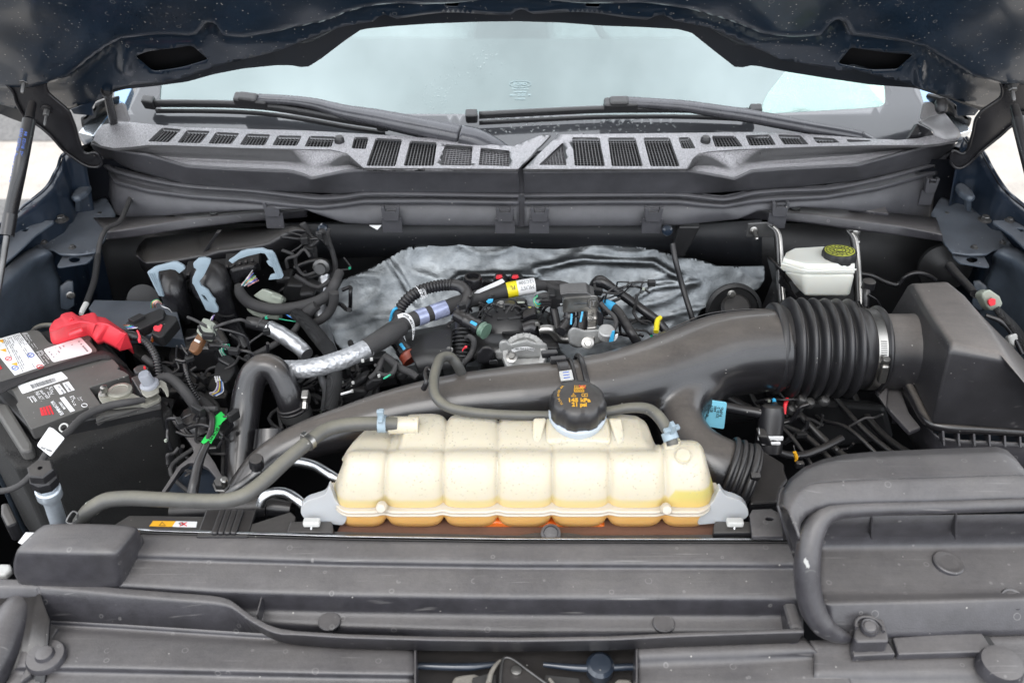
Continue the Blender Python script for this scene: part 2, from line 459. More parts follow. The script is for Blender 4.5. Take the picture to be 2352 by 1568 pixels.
M['duct']=matte('intake_duct_plastic',(.010,.010,.012),.26,.75,(.165,.144,.125),speck=.05,dscale=6,dlo=.62,coat=.35)
M['rubber']=matte('black_rubber',(.014,.014,.016),.36,.45,(.11,.10,.09),speck=.04)
M['hose']=matte('dusty_coolant_hose',(.055,.055,.054),.45,.75,(.21,.195,.145),speck=.05,dscale=14)
M['tape']=matte('cloth_harness_tape',(.030,.029,.030),.7,.4,(.10,.095,.09),bump=.5,bscale=1500)
M['braid']=None
M['paint']=matte('dark_blue_body_paint',(.012,.020,.034),.28,.18,(.10,.10,.10),bump=.03,coat=.7,speck=.07,mott=.15)
M['hoodp']=matte('dark_blue_hood_underside_paint',(.007,.016,.030),.30,0,bump=.04,coat=.45,speck=.7,mott=.2,rings=.22)
M['epaint']=matte('thin_dusty_bay_paint',(.062,.078,.100),.36,.5,(.15,.15,.155),bump=.08,coat=.2,speck=.06)
M['lipp']=matte('hood_edge_sealer',(.006,.009,.014),.42,0,bump=.05,speck=.15)
M['innerf']=matte('painted_inner_shade',(.004,.005,.008),.6,.1,bump=.05,speck=.06,spec=.15)  # darker copy of the fender paint, its unlit side put into the colour
M['void']=matte('painted_shade_black',(.004,.004,.005),.8,0,bump=0,spec=.2)  # near black that paints in the shade of holes and bay depth
M['steel']=matte('zinc_plated_steel',(.42,.41,.39),.34,.3,(.2,.18,.15),metal=1,bump=.2,bscale=500)
M['dsteel']=matte('dull_dark_steel',(.14,.14,.14),.42,.3,metal=.85,bump=.2)
M['alu']=matte('cast_aluminium',(.50,.50,.49),.5,.35,(.22,.2,.17),metal=.55,bump=.6,bscale=1200)
M['alutube']=matte('aluminium_line',(.62,.63,.64),.26,.1,metal=1,bump=.1)
M['white']=matte('white_plastic',(.52,.52,.50),.35,.15,bump=.05,mott=.05)
M['label']=matte('white_label_paper',(.80,.80,.80),.4,.08,bump=.02,mott=.04)
M['cream']=matte('cream_connector_plastic',(.36,.39,.33),.4,.2,bump=.05,mott=.06)
M['clipgrey']=matte('pale_blue_grey_plastic',(.25,.32,.37),.38,.15,(.3,.3,.28),bump=.04,mott=.07)
M['red']=matte('red_plastic',(.80,.045,.065),.36,.12,(.5,.2,.2),bump=.04,mott=.06)
M['blue']=matte('light_blue_tape',(.05,.38,.66),.4,0,bump=.05,mott=.08)
M['cyan']=matte('cyan_label',(.24,.62,.78),.4,0,bump=.02,mott=.04)
M['yellow']=matte('yellow_label',(.80,.66,.02),.4,0,bump=.02,mott=.04)
M['amber']=matte('amber_label',(.83,.42,.02),.4,.05,bump=.02,mott=.04)
M['green']=matte('green_tag',(.03,.52,.09),.35,0,bump=.02,mott=.08)
M['brown']=matte('brown_connector',(.22,.10,.045),.45,.2,bump=.1)
M['rust']=matte('rust_red_plastic',(.28,.055,.030),.45,.3,bump=.1)
M['ink']=matte('printed_black_ink',(.015,.015,.015),.5,0,bump=0)
M['inkred']=matte('printed_red_ink',(.62,.02,.03),.5,0,bump=0)
M['inkblue']=matte('printed_blue_ink',(.05,.12,.45),.5,0,bump=0)
M['inkwhite']=matte('printed_white_ink',(.75,.75,.75),.5,0,bump=0)
M['inkgold']=matte('printed_gold_ink',(.62,.33,.03),.5,0,bump=0)
M['felt']=matte('battery_blanket_felt',(.012,.012,.012),.95,.25,(.06,.055,.05),bump=1.0,bscale=420,speck=.12)
M['strap']=None
M['pcol']=matte('brake_cap_yellow_green_print',(.52,.55,.06),.45,0,bump=0)
for nm,c in (('wgreen',(.03,.45,.25)),('wwhite',(.6,.6,.6)),('worange',(.8,.25,.02)),('wblue',(.06,.2,.6)),('wpink',(.6,.3,.3)),('wyellow',(.65,.6,.08)),('wpurple',(.25,.15,.45)),('wred',(.6,.03,.03)),('wbrown',(.18,.08,.04))):
    M[nm]=matte('wire_'+nm[1:],c,.4,0,bump=0)
def braidmat(name,col,sc=700,bump=1.0,rough=.6,col2=None):
    m,t,b=newmat(name);L=t.links;geo=N(t,'ShaderNodeNewGeometry')
    w1=N(t,'ShaderNodeTexWave',Scale=sc/10,Distortion=0.0);w1.bands_direction='DIAGONAL'
    mp=N(t,'ShaderNodeMapping');mp.inputs['Rotation'].default_value=(0,R(90),R(90))
    w2=N(t,'ShaderNodeTexWave',Scale=sc/10);w2.bands_direction='DIAGONAL'
    L.new(geo.outputs['Position'],w1.inputs['Vector']);L.new(geo.outputs['Position'],mp.inputs['Vector']);L.new(mp.outputs[0],w2.inputs['Vector'])
    mu=N(t,'ShaderNodeMath',operation='MULTIPLY');L.new(w1.outputs['Fac'],mu.inputs[0]);L.new(w2.outputs['Fac'],mu.inputs[1])
    mx_=N(t,'ShaderNodeMix');mx_.data_type='RGBA';mx_.inputs[6].default_value=(*[c*.5 for c in col],1);mx_.inputs[7].default_value=(*(col2 or [c*1.8 for c in col]),1)
    L.new(mu.outputs[0],mx_.inputs[0]);L.new(mx_.outputs[2],b.inputs['Base Color'])
    bp=N(t,'ShaderNodeBump',Strength=bump,Distance=.0015);L.new(mu.outputs[0],bp.inputs['Height']);L.new(bp.outputs[0],b.inputs['Normal']);b.inputs['Roughness'].default_value=rough
    return m
M['braid']=braidmat('braided_sleeve',(.022,.022,.023),2200)
M['strap']=braidmat('woven_strap',(.040,.039,.040),3000,rough=.75)
def foilmat(name,col,rough,sc,strength,sc2=None,dist=.004,dirt=.4,metal=1):
    m,t,b=newmat(name);L=t.links;geo=N(t,'ShaderNodeNewGeometry')
    n1=N(t,'ShaderNodeTexNoise',Scale=sc,Detail=5.0,Roughness=.55,Distortion=.6);L.new(geo.outputs['Position'],n1.inputs['Vector'])
    v=N(t,'ShaderNodeTexVoronoi',Scale=sc2 or sc*1.5);L.new(geo.outputs['Position'],v.inputs['Vector'])
    ad=N(t,'ShaderNodeMath',operation='ADD');L.new(n1.outputs['Fac'],ad.inputs[0]);L.new(v.outputs['Distance'],ad.inputs[1])
    bp=N(t,'ShaderNodeBump',Strength=strength,Distance=dist);L.new(ad.outputs[0],bp.inputs['Height']);L.new(bp.outputs[0],b.inputs['Normal'])
    n2=N(t,'ShaderNodeTexNoise',Scale=14.0,Detail=8.0,Roughness=.7);L.new(geo.outputs['Position'],n2.inputs['Vector'])
    r_=N(t,'ShaderNodeMapRange');r_.inputs[1].default_value=.35;r_.inputs[2].default_value=.7;r_.inputs[3].default_value=1;r_.inputs[4].default_value=1-dirt;L.new(n2.outputs['Fac'],r_.inputs[0])
    mu=N(t,'ShaderNodeMix');mu.data_type='RGBA';mu.blend_type='MULTIPLY';mu.inputs[0].default_value=1;mu.inputs[6].default_value=(*col,1);L.new(r_.outputs[0],mu.inputs[7]);L.new(mu.outputs[2],b.inputs['Base Color'])
    rr=N(t,'ShaderNodeMapRange');rr.inputs[3].default_value=rough;rr.inputs[4].default_value=rough+.3;L.new(n2.outputs['Fac'],rr.inputs[0]);L.new(rr.outputs[0],b.inputs['Roughness'])
    b.inputs['Metallic'].default_value=metal
    return m
M['foil']=foilmat('dull_heat_shield_foil',(.20,.215,.225),.25,90,.12,300,.0012,.55,1)
M['wrap']=foilmat('silver_foil_wrap',(.60,.61,.63),.42,110,.38,160,.004,.25,.85)
M['wrap2']=foilmat('smooth_silver_foil_sleeve',(.72,.73,.75),.26,40,.35,80,.004,.3,.9)
def wetmat(name,base,wetness=.72,rough=.28,bsc=520,strength=.9,dist=.0025):
    m,t,b=newmat(name);L=t.links;geo=N(t,'ShaderNodeNewGeometry');pos=geo.outputs['Position']
    n1=N(t,'ShaderNodeTexNoise',Scale=bsc,Detail=4.0,Roughness=.7);L.new(pos,n1.inputs['Vector'])
    bp=N(t,'ShaderNodeBump',Strength=strength,Distance=dist);L.new(n1.outputs['Fac'],bp.inputs['Height']);L.new(bp.outputs[0],b.inputs['Normal'])
    n2=N(t,'ShaderNodeTexNoise',Scale=18.0,Detail=8.0,Roughness=.7);L.new(pos,n2.inputs['Vector'])
    c=N(t,'ShaderNodeMapRange');c.inputs[1].default_value=.3;c.inputs[2].default_value=.7;c.inputs[3].default_value=.7;c.inputs[4].default_value=1.4;L.new(n2.outputs['Fac'],c.inputs[0])
    mu=N(t,'ShaderNodeMix');mu.data_type='RGBA';mu.blend_type='MULTIPLY';mu.inputs[0].default_value=1;mu.inputs[6].default_value=(*base,1);L.new(c.outputs[0],mu.inputs[7]);L.new(mu.outputs[2],b.inputs['Base Color'])
    rr=N(t,'ShaderNodeMapRange');rr.inputs[3].default_value=rough-.08;rr.inputs[4].default_value=rough+.15;L.new(n2.outputs['Fac'],rr.inputs[0]);L.new(rr.outputs[0],b.inputs['Roughness'])
    b.inputs['Specular IOR Level'].default_value=.8
    sp=N(t,'ShaderNodeSeparateXYZ');L.new(geo.outputs['Normal'],sp.inputs[0])
    up=N(t,'ShaderNodeMapRange');up.inputs[1].default_value=.72;up.inputs[2].default_value=1.0;up.inputs[4].default_value=wetness;L.new(sp.outputs[2],up.inputs[0])
    n3=N(t,'ShaderNodeTexNoise',Scale=900.0,Detail=2.0);L.new(pos,n3.inputs['Vector'])
    g3=N(t,'ShaderNodeMapRange');g3.inputs[1].default_value=.42;g3.inputs[2].default_value=.58;g3.inputs[3].default_value=.35;g3.inputs[4].default_value=1.3;L.new(n3.outputs['Fac'],g3.inputs[0])
    mm=N(t,'ShaderNodeMath',operation='MULTIPLY',use_clamp=True);L.new(up.outputs[0],mm.inputs[0]);L.new(g3.outputs[0],mm.inputs[1])
    dx=N(t,'ShaderNodeMix');dx.data_type='RGBA';L.new(mm.outputs[0],dx.inputs[0]);L.new(mu.outputs[2],dx.inputs[6]);dx.inputs[7].default_value=(.62,.60,.62,1);L.new(dx.outputs[2],b.inputs['Base Color'])
    return m
M['wet']=wetmat('rain_wet_grained_plastic',(.035,.034,.036))
M['wetarm']=wetmat('wet_wiper_plastic',(.010,.010,.011),wetness=.04,rough=.38,bsc=700,strength=.3)
# ============================================================ setting: ground, body shell
def groundmat():
    m,t,b=newmat('pale_concrete_and_asphalt');L=t.links;geo=N(t,'ShaderNodeNewGeometry')
    n1=N(t,'ShaderNodeTexNoise',Scale=3.0,Detail=10.0,Roughness=.75);L.new(geo.outputs['Position'],n1.inputs['Vector'])
    n3=N(t,'ShaderNodeTexNoise',Scale=90.0,Detail=5.0,Roughness=.8);L.new(geo.outputs['Position'],n3.inputs['Vector'])
    ad=N(t,'ShaderNodeMath',operation='ADD');L.new(n1.outputs['Fac'],ad.inputs[0]);L.new(n3.outputs['Fac'],ad.inputs[1])
    r=N(t,'ShaderNodeMapRange');r.inputs[1].default_value=.7;r.inputs[2].default_value=1.3;L.new(ad.outputs[0],r.inputs[0])
    mx_=N(t,'ShaderNodeMix');mx_.data_type='RGBA';mx_.inputs[6].default_value=(.26,.23,.20,1);mx_.inputs[7].default_value=(.52,.48,.43,1)
    L.new(r.outputs[0],mx_.inputs[0]);L.new(mx_.outputs[2],b.inputs['Base Color']);b.inputs['Roughness'].default_value=.85
    bp=N(t,'ShaderNodeBump',Strength=.6,Distance=.01);L.new(n3.outputs['Fac'],bp.inputs['Height']);L.new(bp.outputs[0],b.inputs['Normal'])
    return m
M['ground']=groundmat()
M['asphalt']=matte('worn_asphalt',(.12,.115,.11),.85,0,bump=.8,bscale=120,mott=.5,mscale=60)
g=mesh('ground',[(-60,-60,0),(60,-60,0),(60,60,0),(-60,60,0)],[(0,1,2,3)],M['ground'],smooth=False);struct(g)
rd=mesh('road',[(-60,-60,.004),(-1.6,-60,.004),(-1.6,3.82,.004),(-60,3.82,.004)],[(0,1,2,3)],M['asphalt'],smooth=False);struct(rd)
rd2=mesh('far_road',[(-60,4.5,.004),(-1.9,4.5,.004),(-1.9,30,.004),(-60,30,.004)],[(0,1,2,3)],M['asphalt'],smooth=False);struct(rd2)

PH=Plane((0,1.30,1.52),(0,1.1,1));PHn=Vector((0,1.1,1)).normalized()
def off(pl,d):
    return Plane(pl.p+pl.n*d,pl.n)
# ---------------------------------------------------------------- hood
hood=thing('open_hood','dark blue open hood seen from below, propped over the engine bay','hood',PH(1190,20))
edge=[(-60,292),(0,262),(50,284),(100,288),(161,252),(235,228),(262,212),(285,206),(355,199),(429,189),(490,172),(557,159),(640,151),(672,152),(702,158),(735,138),(790,96),(830,69),(900,62),(993,56),(1100,52),(1189,51),(1290,54),(1381,61),(1470,64),(1560,69),(1590,78),(1649,125),(1693,159),(1730,151),(1798,165),(1899,181),(2001,196),(2102,203),(2149,218),(2203,236),(2247,252),(2300,285),(2360,290),(2420,292)]
inner=[(-60,150),(0,240),(60,262),(100,268),(161,248),(235,223),(262,205),(300,196),(380,186),(440,170),(490,157),(574,138),(635,118),(709,91),(760,72),(790,61),(820,52),(858,44),(870,34),(884,30),(895,34),(912,41),(1040,34),(1172,31),(1185,22),(1197,19),(1208,22),(1225,30),(1360,35),(1486,41),(1502,34),(1516,31),(1530,34),(1545,44),(1581,56),(1629,69),(1690,92),(1751,118),(1798,145),(1860,152),(1933,159),(1960,154),(2051,184),(2149,214),(2203,232),(2247,248),(2300,262),(2360,250),(2420,150)]
vbL=[(-200,200),(60,190),(150,170),(190,142),(250,90),(280,74),(350,74),(440,76),(462,62),(473,42),(487,36),(500,45),(514,66),(560,68),(640,62),(700,52),(745,40),(800,14),(860,2),(1000,-8),(1190,-14),(1380,-8),(1540,2),(1600,12),(1629,22),(1697,47),(1751,64),(1820,68),(1886,69),(1900,52),(1912,38),(1924,34),(1938,44),(1954,76),(2010,79),(2068,81),(2119,91),(2170,128),(2230,160),(2300,180),(2500,200)]
def lerp_row(row,u):
    if u <= row[0][0]:return row[0][1]
    for i in range(1,len(row)):
        if u <= row[i][0]:
            a,b=row[i-1],row[i];return a[1]+(b[1]-a[1])*(u-a[0])/(b[0]-a[0])
    return row[-1][1]
def sstep(x):x=min(1,max(0,x));return x*x*(3-2*x)
def hood_h(u,v):
    vb=lerp_row(vbL,u)
    d=vb-v
    h=-.022*sstep((d+4)/26)                       # pressed pocket above the bead line
    h+=.006*sstep(1-abs(d+16)/14)               # raised bead along the pocket
    if 295<u<330 and 100<v<190:h -= .006*sstep(1-abs(u-290)/20)
    h+=.004*math.sin(u*.02)*math.sin(v*.03)
    for cu,cv in ((287,141),(2113,172)):
        q=((u-cu)/11)**2+((v-cv)/34)**2
        if q<1.5:h -= .008*sstep(1.3-q)
    return -PHn*h*-1
top_ext=[(2420,-60),(2420,-150),(1900,-190),(1190,-200),(450,-190),(-60,-150)]
outl=inner+[(2420,-150),(1600,-165),(800,-165),(-60,-150)]
holeL=rcorner([(309,130),(340,117),(442,105),(480,138),(429,149),(351,161)],9)
holeR=rcorner([(1923,143),(1954,108),(2099,130),(2062,162),(2001,157),(1963,149)],9)
def slot(cu,cv,w,h_):return [(cu+(w/2-h_/2)*s+h_/2*math.cos(a),cv+h_/2*math.sin(a)) for s,aa in ((1,range(-90,91,45)),(-1,range(90,271,45))) for a in [R(x) for x in aa]]
hp=plate('hood_inner_panel',outl,[holeL,holeR,slot(1037,14.5,34,9),slot(1361,15.5,34,9)],PH,M['hoodp'],hood,step=11,h=hood_h,thick=.0015,off=-1)
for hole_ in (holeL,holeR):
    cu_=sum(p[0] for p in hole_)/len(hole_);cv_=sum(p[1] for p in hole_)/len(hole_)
    mesh('painted_hole_shade',[off(PH,.018)(cu_+(u-cu_)*1.12,cv_+(v-cv_)*1.3) for u,v in hole_],[tuple(range(len(hole_)))],M['void'],hood,False)  # black sheet painting in the shade seen through the hole
PHo=off(PH,.035)
# outer skin rear lip: a folded edge from the inner panel out to the skin
n_=160
r1=[PH(u,v)+PHn*.004 for u,v in inner];r2=[]
ex=resample([PHo(u,v)+Vector((0,.0,.0)) for u,v in edge],n_)
in_=resample(r1,n_)
rmid=[a.lerp(b,.55)+PHn*.020 for a,b in zip(in_,ex)]
r3=[e+Vector((0,.006,-.010)) for e in ex]
vs=[];
for i in range(n_):vs+=rnd_line([in_[i],rmid[i],ex[i],ex[i]+PHn*.012+Vector((0,.004,.006))],.004)
m_=len(vs) // n_
lip=mesh('rear_edge_flange',vs,[(i*m_+j,i*m_+j+1,(i+1)*m_+j+1,(i+1)*m_+j) for i in range(n_-1) for j in range(m_-1)],M['lipp'],hood);solid(lip,.0015,0)
# outer skin: follows the rear edge and runs up to the front edge of the hood
sk=[]
for i,e in enumerate(ex):
    row=[]
    for k in range(9):
        t=k/8;y=e.y+(0.50-e.y)*t
        zpl=PHo.p.z-1.1*(y-PHo.p.y)+.025*math.sin(t*math.pi)+.03*(1-(e.x/.95)**2)*math.sin(t*1.5)
        row.append(Vector((e.x*(1-.06*t*t),y,zpl+.008)))
    sk+=row
osk=mesh('hood_outer_skin',sk,[(i*9+j,i*9+j+1,(i+1)*9+j+1,(i+1)*9+j) for i in range(n_-1) for j in range(8)],M['paint'],hood);solid(osk,.002,0)
# inner frame continues to the front edge above the picture
fx=[]
for x in [-.86+1.72*i/20 for i in range(21)]:
    for k in range(7):
        y=1.17-.64*k/6;fx.append(Vector((x,y,1.52-1.1*(y-1.3)+.004)))
mesh('hood_inner_frame',fx,[(i*7+j,i*7+j+1,(i+1)*7+j+1,(i+1)*7+j) for i in range(20) for j in range(6)],M['hoodp'],hood)
# hood bumpers
p=PH(248,214)
bl=thing('hood_bumper_post','slim black rubber post with cupped head standing on left cowl corner','bumper',('z',262,287,1.275))
a=PZ(262,287,1.275);b_=PY(246,213,1.44)
tube('post',[a,a.lerp(b_,.5),b_],[9.5,9.5,8.5],M['satin'],bl,seg=18)
lathe('cup',b_-(b_-a).normalized()*.012,b_-a,[(.006,0),(.0075,.004),(.0095,.018),(.0085,.018),(.004,.010)],M['rubber'],bl,seg=20)
q=PH(2160,222)
br=lathe('hood_bumper',q-PHn*.006,(0,-.7,-.7),[(.008,0),(.0105,.006),(.010,.016),(.007,.022),(.003,.022),(.003,.014)],M['rubber'],seg=20)
tag(br,'round hollow rubber bumper under the right corner of the hood','bumper')

# ---------------------------------------------------------------- hinges
HG=Plane((0,1.385,1.414),(0,.967,.256))
def hinge(pts,label,bolts,side):
    t=thing('hood_hinge_arm',label,'hinge',HG(*pts[0]))  # hood hinge, a pressed arm with studs
    ol=rcorner(pts,10)
    def hh(u,v):return Vector((0,0,0))
    pl=plate('hinge_arm',ol,[],HG,M['satin'],t,thick=.004)
    pl.modifiers[-1].offset=1;bevel(pl,.0015,2)
    path=[HG(u,v)+Vector((0,-.006,.0)) for u,v in ol]
    tube('rolled_edge',[path[i] for i in range(0,len(path),2)],3.0,M['satin'],t,seg=8,sub=3,closed=True)
    for bu,bv,br_ in bolts:
        c=HG(bu,bv)+Vector((0,-.004,0));rr=px(c,br_)
        lathe('washer',c,(0,-.8,-.5),[(rr*1.7,0),(rr*1.7,.003),(rr*1.3,.004)],M['satin'],t)
        lathe('nut',c,(0,-.8,-.5),[(rr,.003),(rr,.012),(rr*.85,.014)],M['dsteel'],t,seg=6,shp=20)
        lathe('stud',c,(0,-.75,-.62),[(rr*.45,.01),(rr*.45,.027),(rr*.3,.03)],M['dsteel'],t,seg=12)
    return t
k4=crop(0,0,400/1254);k5=crop(2600,0,376/1179)
hinge([k4(*p) for p in [(20,590),(240,580),(400,620),(468,690),(425,750),(440,830),(520,900),(640,1000),(700,1150),(750,1350),(800,1400),(880,1365),(945,1450),(930,1505),(850,1515),(760,1480),(690,1430),(600,1370),(490,1240),(400,1160),(330,1110),(240,1060),(160,920),(140,830),(5,680)]],
      'pressed black hood hinge arm at the left edge with two studs',[(60,172,10),(111,247,7)],-1)
hinge([k5(*p) for p in [(935,700),(980,645),(1060,605),(1200,585),(1330,590),(1330,1060),(1179,1100),(1100,1112),(1030,1150),(960,1220),(870,1290),(760,1380),(700,1450),(620,1512),(560,1525),(500,1490),(500,1400),(520,1350),(590,1392),(645,1380),(700,1200),(720,1080),(780,1000),(960,880),(968,800)]],
      'pressed black hood hinge arm at the right edge, in deep shade',[(2320,190,10),(2345,262,8)],1)
# hinge pivots
def strut(pts,label,sgn):
    t=thing('gas_strut',label,'gas strut',pts[0])
    ps=[P(p) for p in pts]
    tube('strut_cylinder',[ps[1],ps[2],ps[3]],14.5,M['satin'],t,seg=24)
    tube('end_fitting',[ps[0],ps[1]],[9.5,11],M['satin'],t,seg=16)
    tube('strut_collar',[ps[3],ps[4]],15.5,M['satin'],t,seg=24)
    tube('piston_rod',[ps[4],ps[5],ps[6]],[7,6.5,6.5],M['dsteel'],t,seg=14)
    return t,ps
gs,ps=strut([('z',74,238,1.372),('z',67,276,1.36),('z',46,388,1.305),('z',24,492,1.245),('z',16,541,1.22),('z',2,632,1.17),('z',-20,760,1.11)],'black gas strut rising along the left edge to the hood hinge',-1)
ax=(ps[3]-ps[2]).normalized();fr=Vector((0,-.8,.5));fr=(fr-ax*fr.dot(ax)).normalized()
for i,(s_,du) in enumerate((('NITROGEN GAS  BV/23  84',-.0035),('DO NOT OPEN  FILLED 0150',.0035))):
    sd_=ax.cross(fr);c_=ps[1].lerp(ps[2],.75)+fr*(px(ps[2],14.5)+.0004)+sd_*du
    text('printed_text',s_,c_,-ax,sd_ if False else fr.cross(-ax),.0065,M['inkblue'],gs)
strut([('z',2330,244,1.372),('z',2337,272,1.36),('z',2366,388,1.305),('z',2392,492,1.245),('z',2400,541,1.22),('z',2415,632,1.17),('z',2440,760,1.11)],'black gas strut cut off by the right edge of the picture',1)

# ---------------------------------------------------------------- windshield and cabin
WN=Vector((0,-.53,.848));PWp=Plane((0,1.50,1.264),WN)
def glassmat():
    m,t,b=newmat('tinted_windshield_glass');t.nodes.remove(b);L=t.links;out=t.nodes['Material Output']
    tr=N(t,'ShaderNodeBsdfTransparent');tr.inputs[0].default_value=(.62,.86,.82,1)
    gl=N(t,'ShaderNodeBsdfGlossy',Roughness=.03);gl.inputs[0].default_value=(.84,.95,.94,1)
    fr_=N(t,'ShaderNodeFresnel',IOR=1.6);mu=N(t,'ShaderNodeMath',operation='MULTIPLY_ADD');mu.inputs[1].default_value=1.6;mu.inputs[2].default_value=.145;mu.use_clamp=True
    L.new(fr_.outputs[0],mu.inputs[0]);mx_=N(t,'ShaderNodeMixShader');L.new(mu.outputs[0],mx_.inputs[0]);L.new(tr.outputs[0],mx_.inputs[1]);L.new(gl.outputs[0],mx_.inputs[2])
    L.new(mx_.outputs[0],out.inputs[0]);return m
M['glass']=glassmat()
def fritmat():
    m,t,b=newmat('black_ceramic_glass_border');L=t.links;b.inputs['Base Color'].default_value=(.045,.047,.052,1);b.inputs['Roughness'].default_value=.10
    b.inputs['Specular IOR Level'].default_value=.8;b.inputs['Coat Weight'].default_value=.6
    geo=N(t,'ShaderNodeNewGeometry');n1=N(t,'ShaderNodeTexNoise',Scale=140.0,Detail=3.0);L.new(geo.outputs['Position'],n1.inputs['Vector'])
    bp=N(t,'ShaderNodeBump',Strength=.05,Distance=.002);L.new(n1.outputs['Fac'],bp.inputs['Height']);L.new(bp.outputs[0],b.inputs['Normal']);return m
M['frit']=fritmat()
def wcurve(u,v):
    x=(u-1190)/1000.0;return Vector((0,.035*x*x,-.012*x*x))
ws=thing('windshield','large tinted windshield reflecting the cloudy sky behind the wipers','windshield',PWp(1190,300))
go_=[(262,345),(262,300),(300,196),(330,60),(420,-60),(1190,-90),(1960,-60),(2060,60),(2128,196),(2160,300),(2165,350),(1190,360)]
gr_=[(345,258,2168),(300,268,2158),(250,282,2142),(196,300,2128),(120,318,2100),(60,335,2060),(-20,370,2000),(-90,420,1960)]
gv=[]
for v,ua,ub in gr_:
    for i in range(41):u=ua+(ub-ua)*i/40;gv.append(PWp(u,v)+wcurve(u,v))
mesh('glass_pane',gv,[(j*41+i,j*41+i+1,(j+1)*41+i+1,(j+1)*41+i) for j in range(7) for i in range(40)],M['glass'],ws)
gi=rcorner([(352,256),(358,180),(385,60),(460,-30),(1190,-60),(1930,-30),(2010,60),(2046,190),(2050,246),(1990,250),(1760,263),(1500,264),(1100,262),(800,262),(590,258)],22)
plate('black_border',go_,[gi],off(PWp,.0022),M["frit"],ws,step=22,h=wcurve,thick=.001)
# fine rain film where the wipers do not reach
def filmmat():
    m,t,b=newmat('fine_rain_on_glass');t.nodes.remove(b);L=t.links;out=t.nodes['Material Output']
    geo=N(t,'ShaderNodeNewGeometry');v_=N(t,'ShaderNodeTexVoronoi',Scale=650.0);L.new(geo.outputs['Position'],v_.inputs['Vector'])
    bp=N(t,'ShaderNodeBump',Strength=.7,Distance=.002,invert=True);L.new(v_.outputs['Distance'],bp.inputs['Height'])
    df=N(t,'ShaderNodeBsdfTranslucent');df.inputs[0].default_value=(.55,.80,.72,1);d2=N(t,'ShaderNodeBsdfDiffuse');d2.inputs[0].default_value=(.45,.78,.66,1);L.new(bp.outputs[0],d2.inputs['Normal'])
    gl=N(t,'ShaderNodeBsdfGlossy',Roughness=.15);gl.inputs[0].default_value=(.8,.97,.93,1);L.new(bp.outputs[0],gl.inputs['Normal'])
    tr=N(t,'ShaderNodeBsdfTransparent');a=N(t,'ShaderNodeMixShader');a.inputs[0].default_value=.5;L.new(d2.outputs[0],a.inputs[1]);L.new(gl.outputs[0],a.inputs[2])
    n2=N(t,'ShaderNodeTexNoise',Scale=9.0,Detail=6.0);L.new(geo.outputs['Position'],n2.inputs['Vector'])
    r=N(t,'ShaderNodeMapRange');r.inputs[1].default_value=.3;r.inputs[2].default_value=.7;r.inputs[3].default_value=.30;r.inputs[4].default_value=.60;L.new(n2.outputs['Fac'],r.inputs[0])
    c=N(t,'ShaderNodeMixShader');L.new(r.outputs[0],c.inputs[0]);L.new(tr.outputs[0],c.inputs[1]);L.new(a.outputs[0],c.inputs[2]);L.new(c.outputs[0],out.inputs[0]);return m
M['film']=filmmat()
fl=plate('rain_film',rcorner([(1752,262),(1757,235),(1770,212),(1790,188),(1812,160),(1960,150),(2044,190),(2047,244),(1990,250)],12),[],off(PWp,.002),M['film'],ws,step=40,h=wcurve,thick=0);
# single drops
rnd=random.Random(3)
dv=[];df_=[]
def drop(u,v,r,pl):
    c=pl(u,v)+wcurve(u,v);B=basis(WN);b0=len(dv);rr=px(c,r);K=7
    dv.append(c+B @ Vector((0,0,rr*.5)))
    for ring,hh_ in ((.6,.38),(1.0,0)):
        for k in range(K):a=2*math.pi*k/K;dv.append(c+B @ Vector((rr*ring*math.cos(a)*1.3,rr*ring*math.sin(a),rr*hh_)))
    for k in range(K):
        df_.append((b0,b0+1+k,b0+1+(k+1) % K));df_.append((b0+1+k,b0+1+K+k,b0+1+K+(k+1) % K,b0+1+(k+1) % K))
PWd=off(PWp,.0015)
for i in range(170):
    u=rnd.uniform(1080,1560);v=rnd.uniform(272,312);drop(u,v,rnd.uniform(1.0,4.0),PWd)
for i in range(60):
    u=rnd.uniform(380,900);v=rnd.uniform(265,296);drop(u,v,rnd.uniform(.8,2.4),PWd)
for i in range(130):
    t_=rnd.random();u=950+170*t_+rnd.gauss(0,30);v=258-150*t_+rnd.gauss(0,16);drop(u,v,rnd.uniform(.4,1.3),PWd)
for i in range(60):
    u=rnd.uniform(1570,1720);v=rnd.uniform(262,304);drop(u,v,rnd.uniform(.8,2.8),PWd)
M['water']=(lambda:(lambda m,t,b:(b.inputs['Base Color'].__setattr__('default_value',(.9,.95,.95,1)),b.inputs['Roughness'].__setattr__('default_value',.04),b.inputs['Transmission Weight'].__setattr__('default_value',.92),b.inputs['IOR'].__setattr__('default_value',1.33),m)[-1])(*newmat('rain_water')))()
dr=mesh('raindrops',dv,df_,M['water'],ws);dr['kind']='stuff'
# etched mark low in the middle of the glass
ic=PWp(1195,208)+wcurve(1195,208)+WN*.0012
gx=Vector((1,0,0));gy=Vector((0,.848,.53))
M['etch']=matte('etched_glass_mark',(.30,.40,.42),.5,0,bump=0)
for s_,dv_,sz in (('FORD',.010,.0070),('SAFETY GLASS',.002,.0034),('LAMINATED',-.003,.0034),('AS1  DOT  M',-.008,.0050),('CARLEX',-.014,.0038)):
    text('etched_mark',s_,ic+gy*dv_*1.35,gx,gy,sz*1.3,M['etch'],ws,ext=.0001)
el=[ic+gy*.0135+gx*(.019*math.cos(a))+gy*(.0070*math.sin(a)) for a in [2*math.pi*k/28 for k in range(28)]]
tube('etched_oval',el,.5,M['etch'],ws,seg=5,sub=1,closed=True)

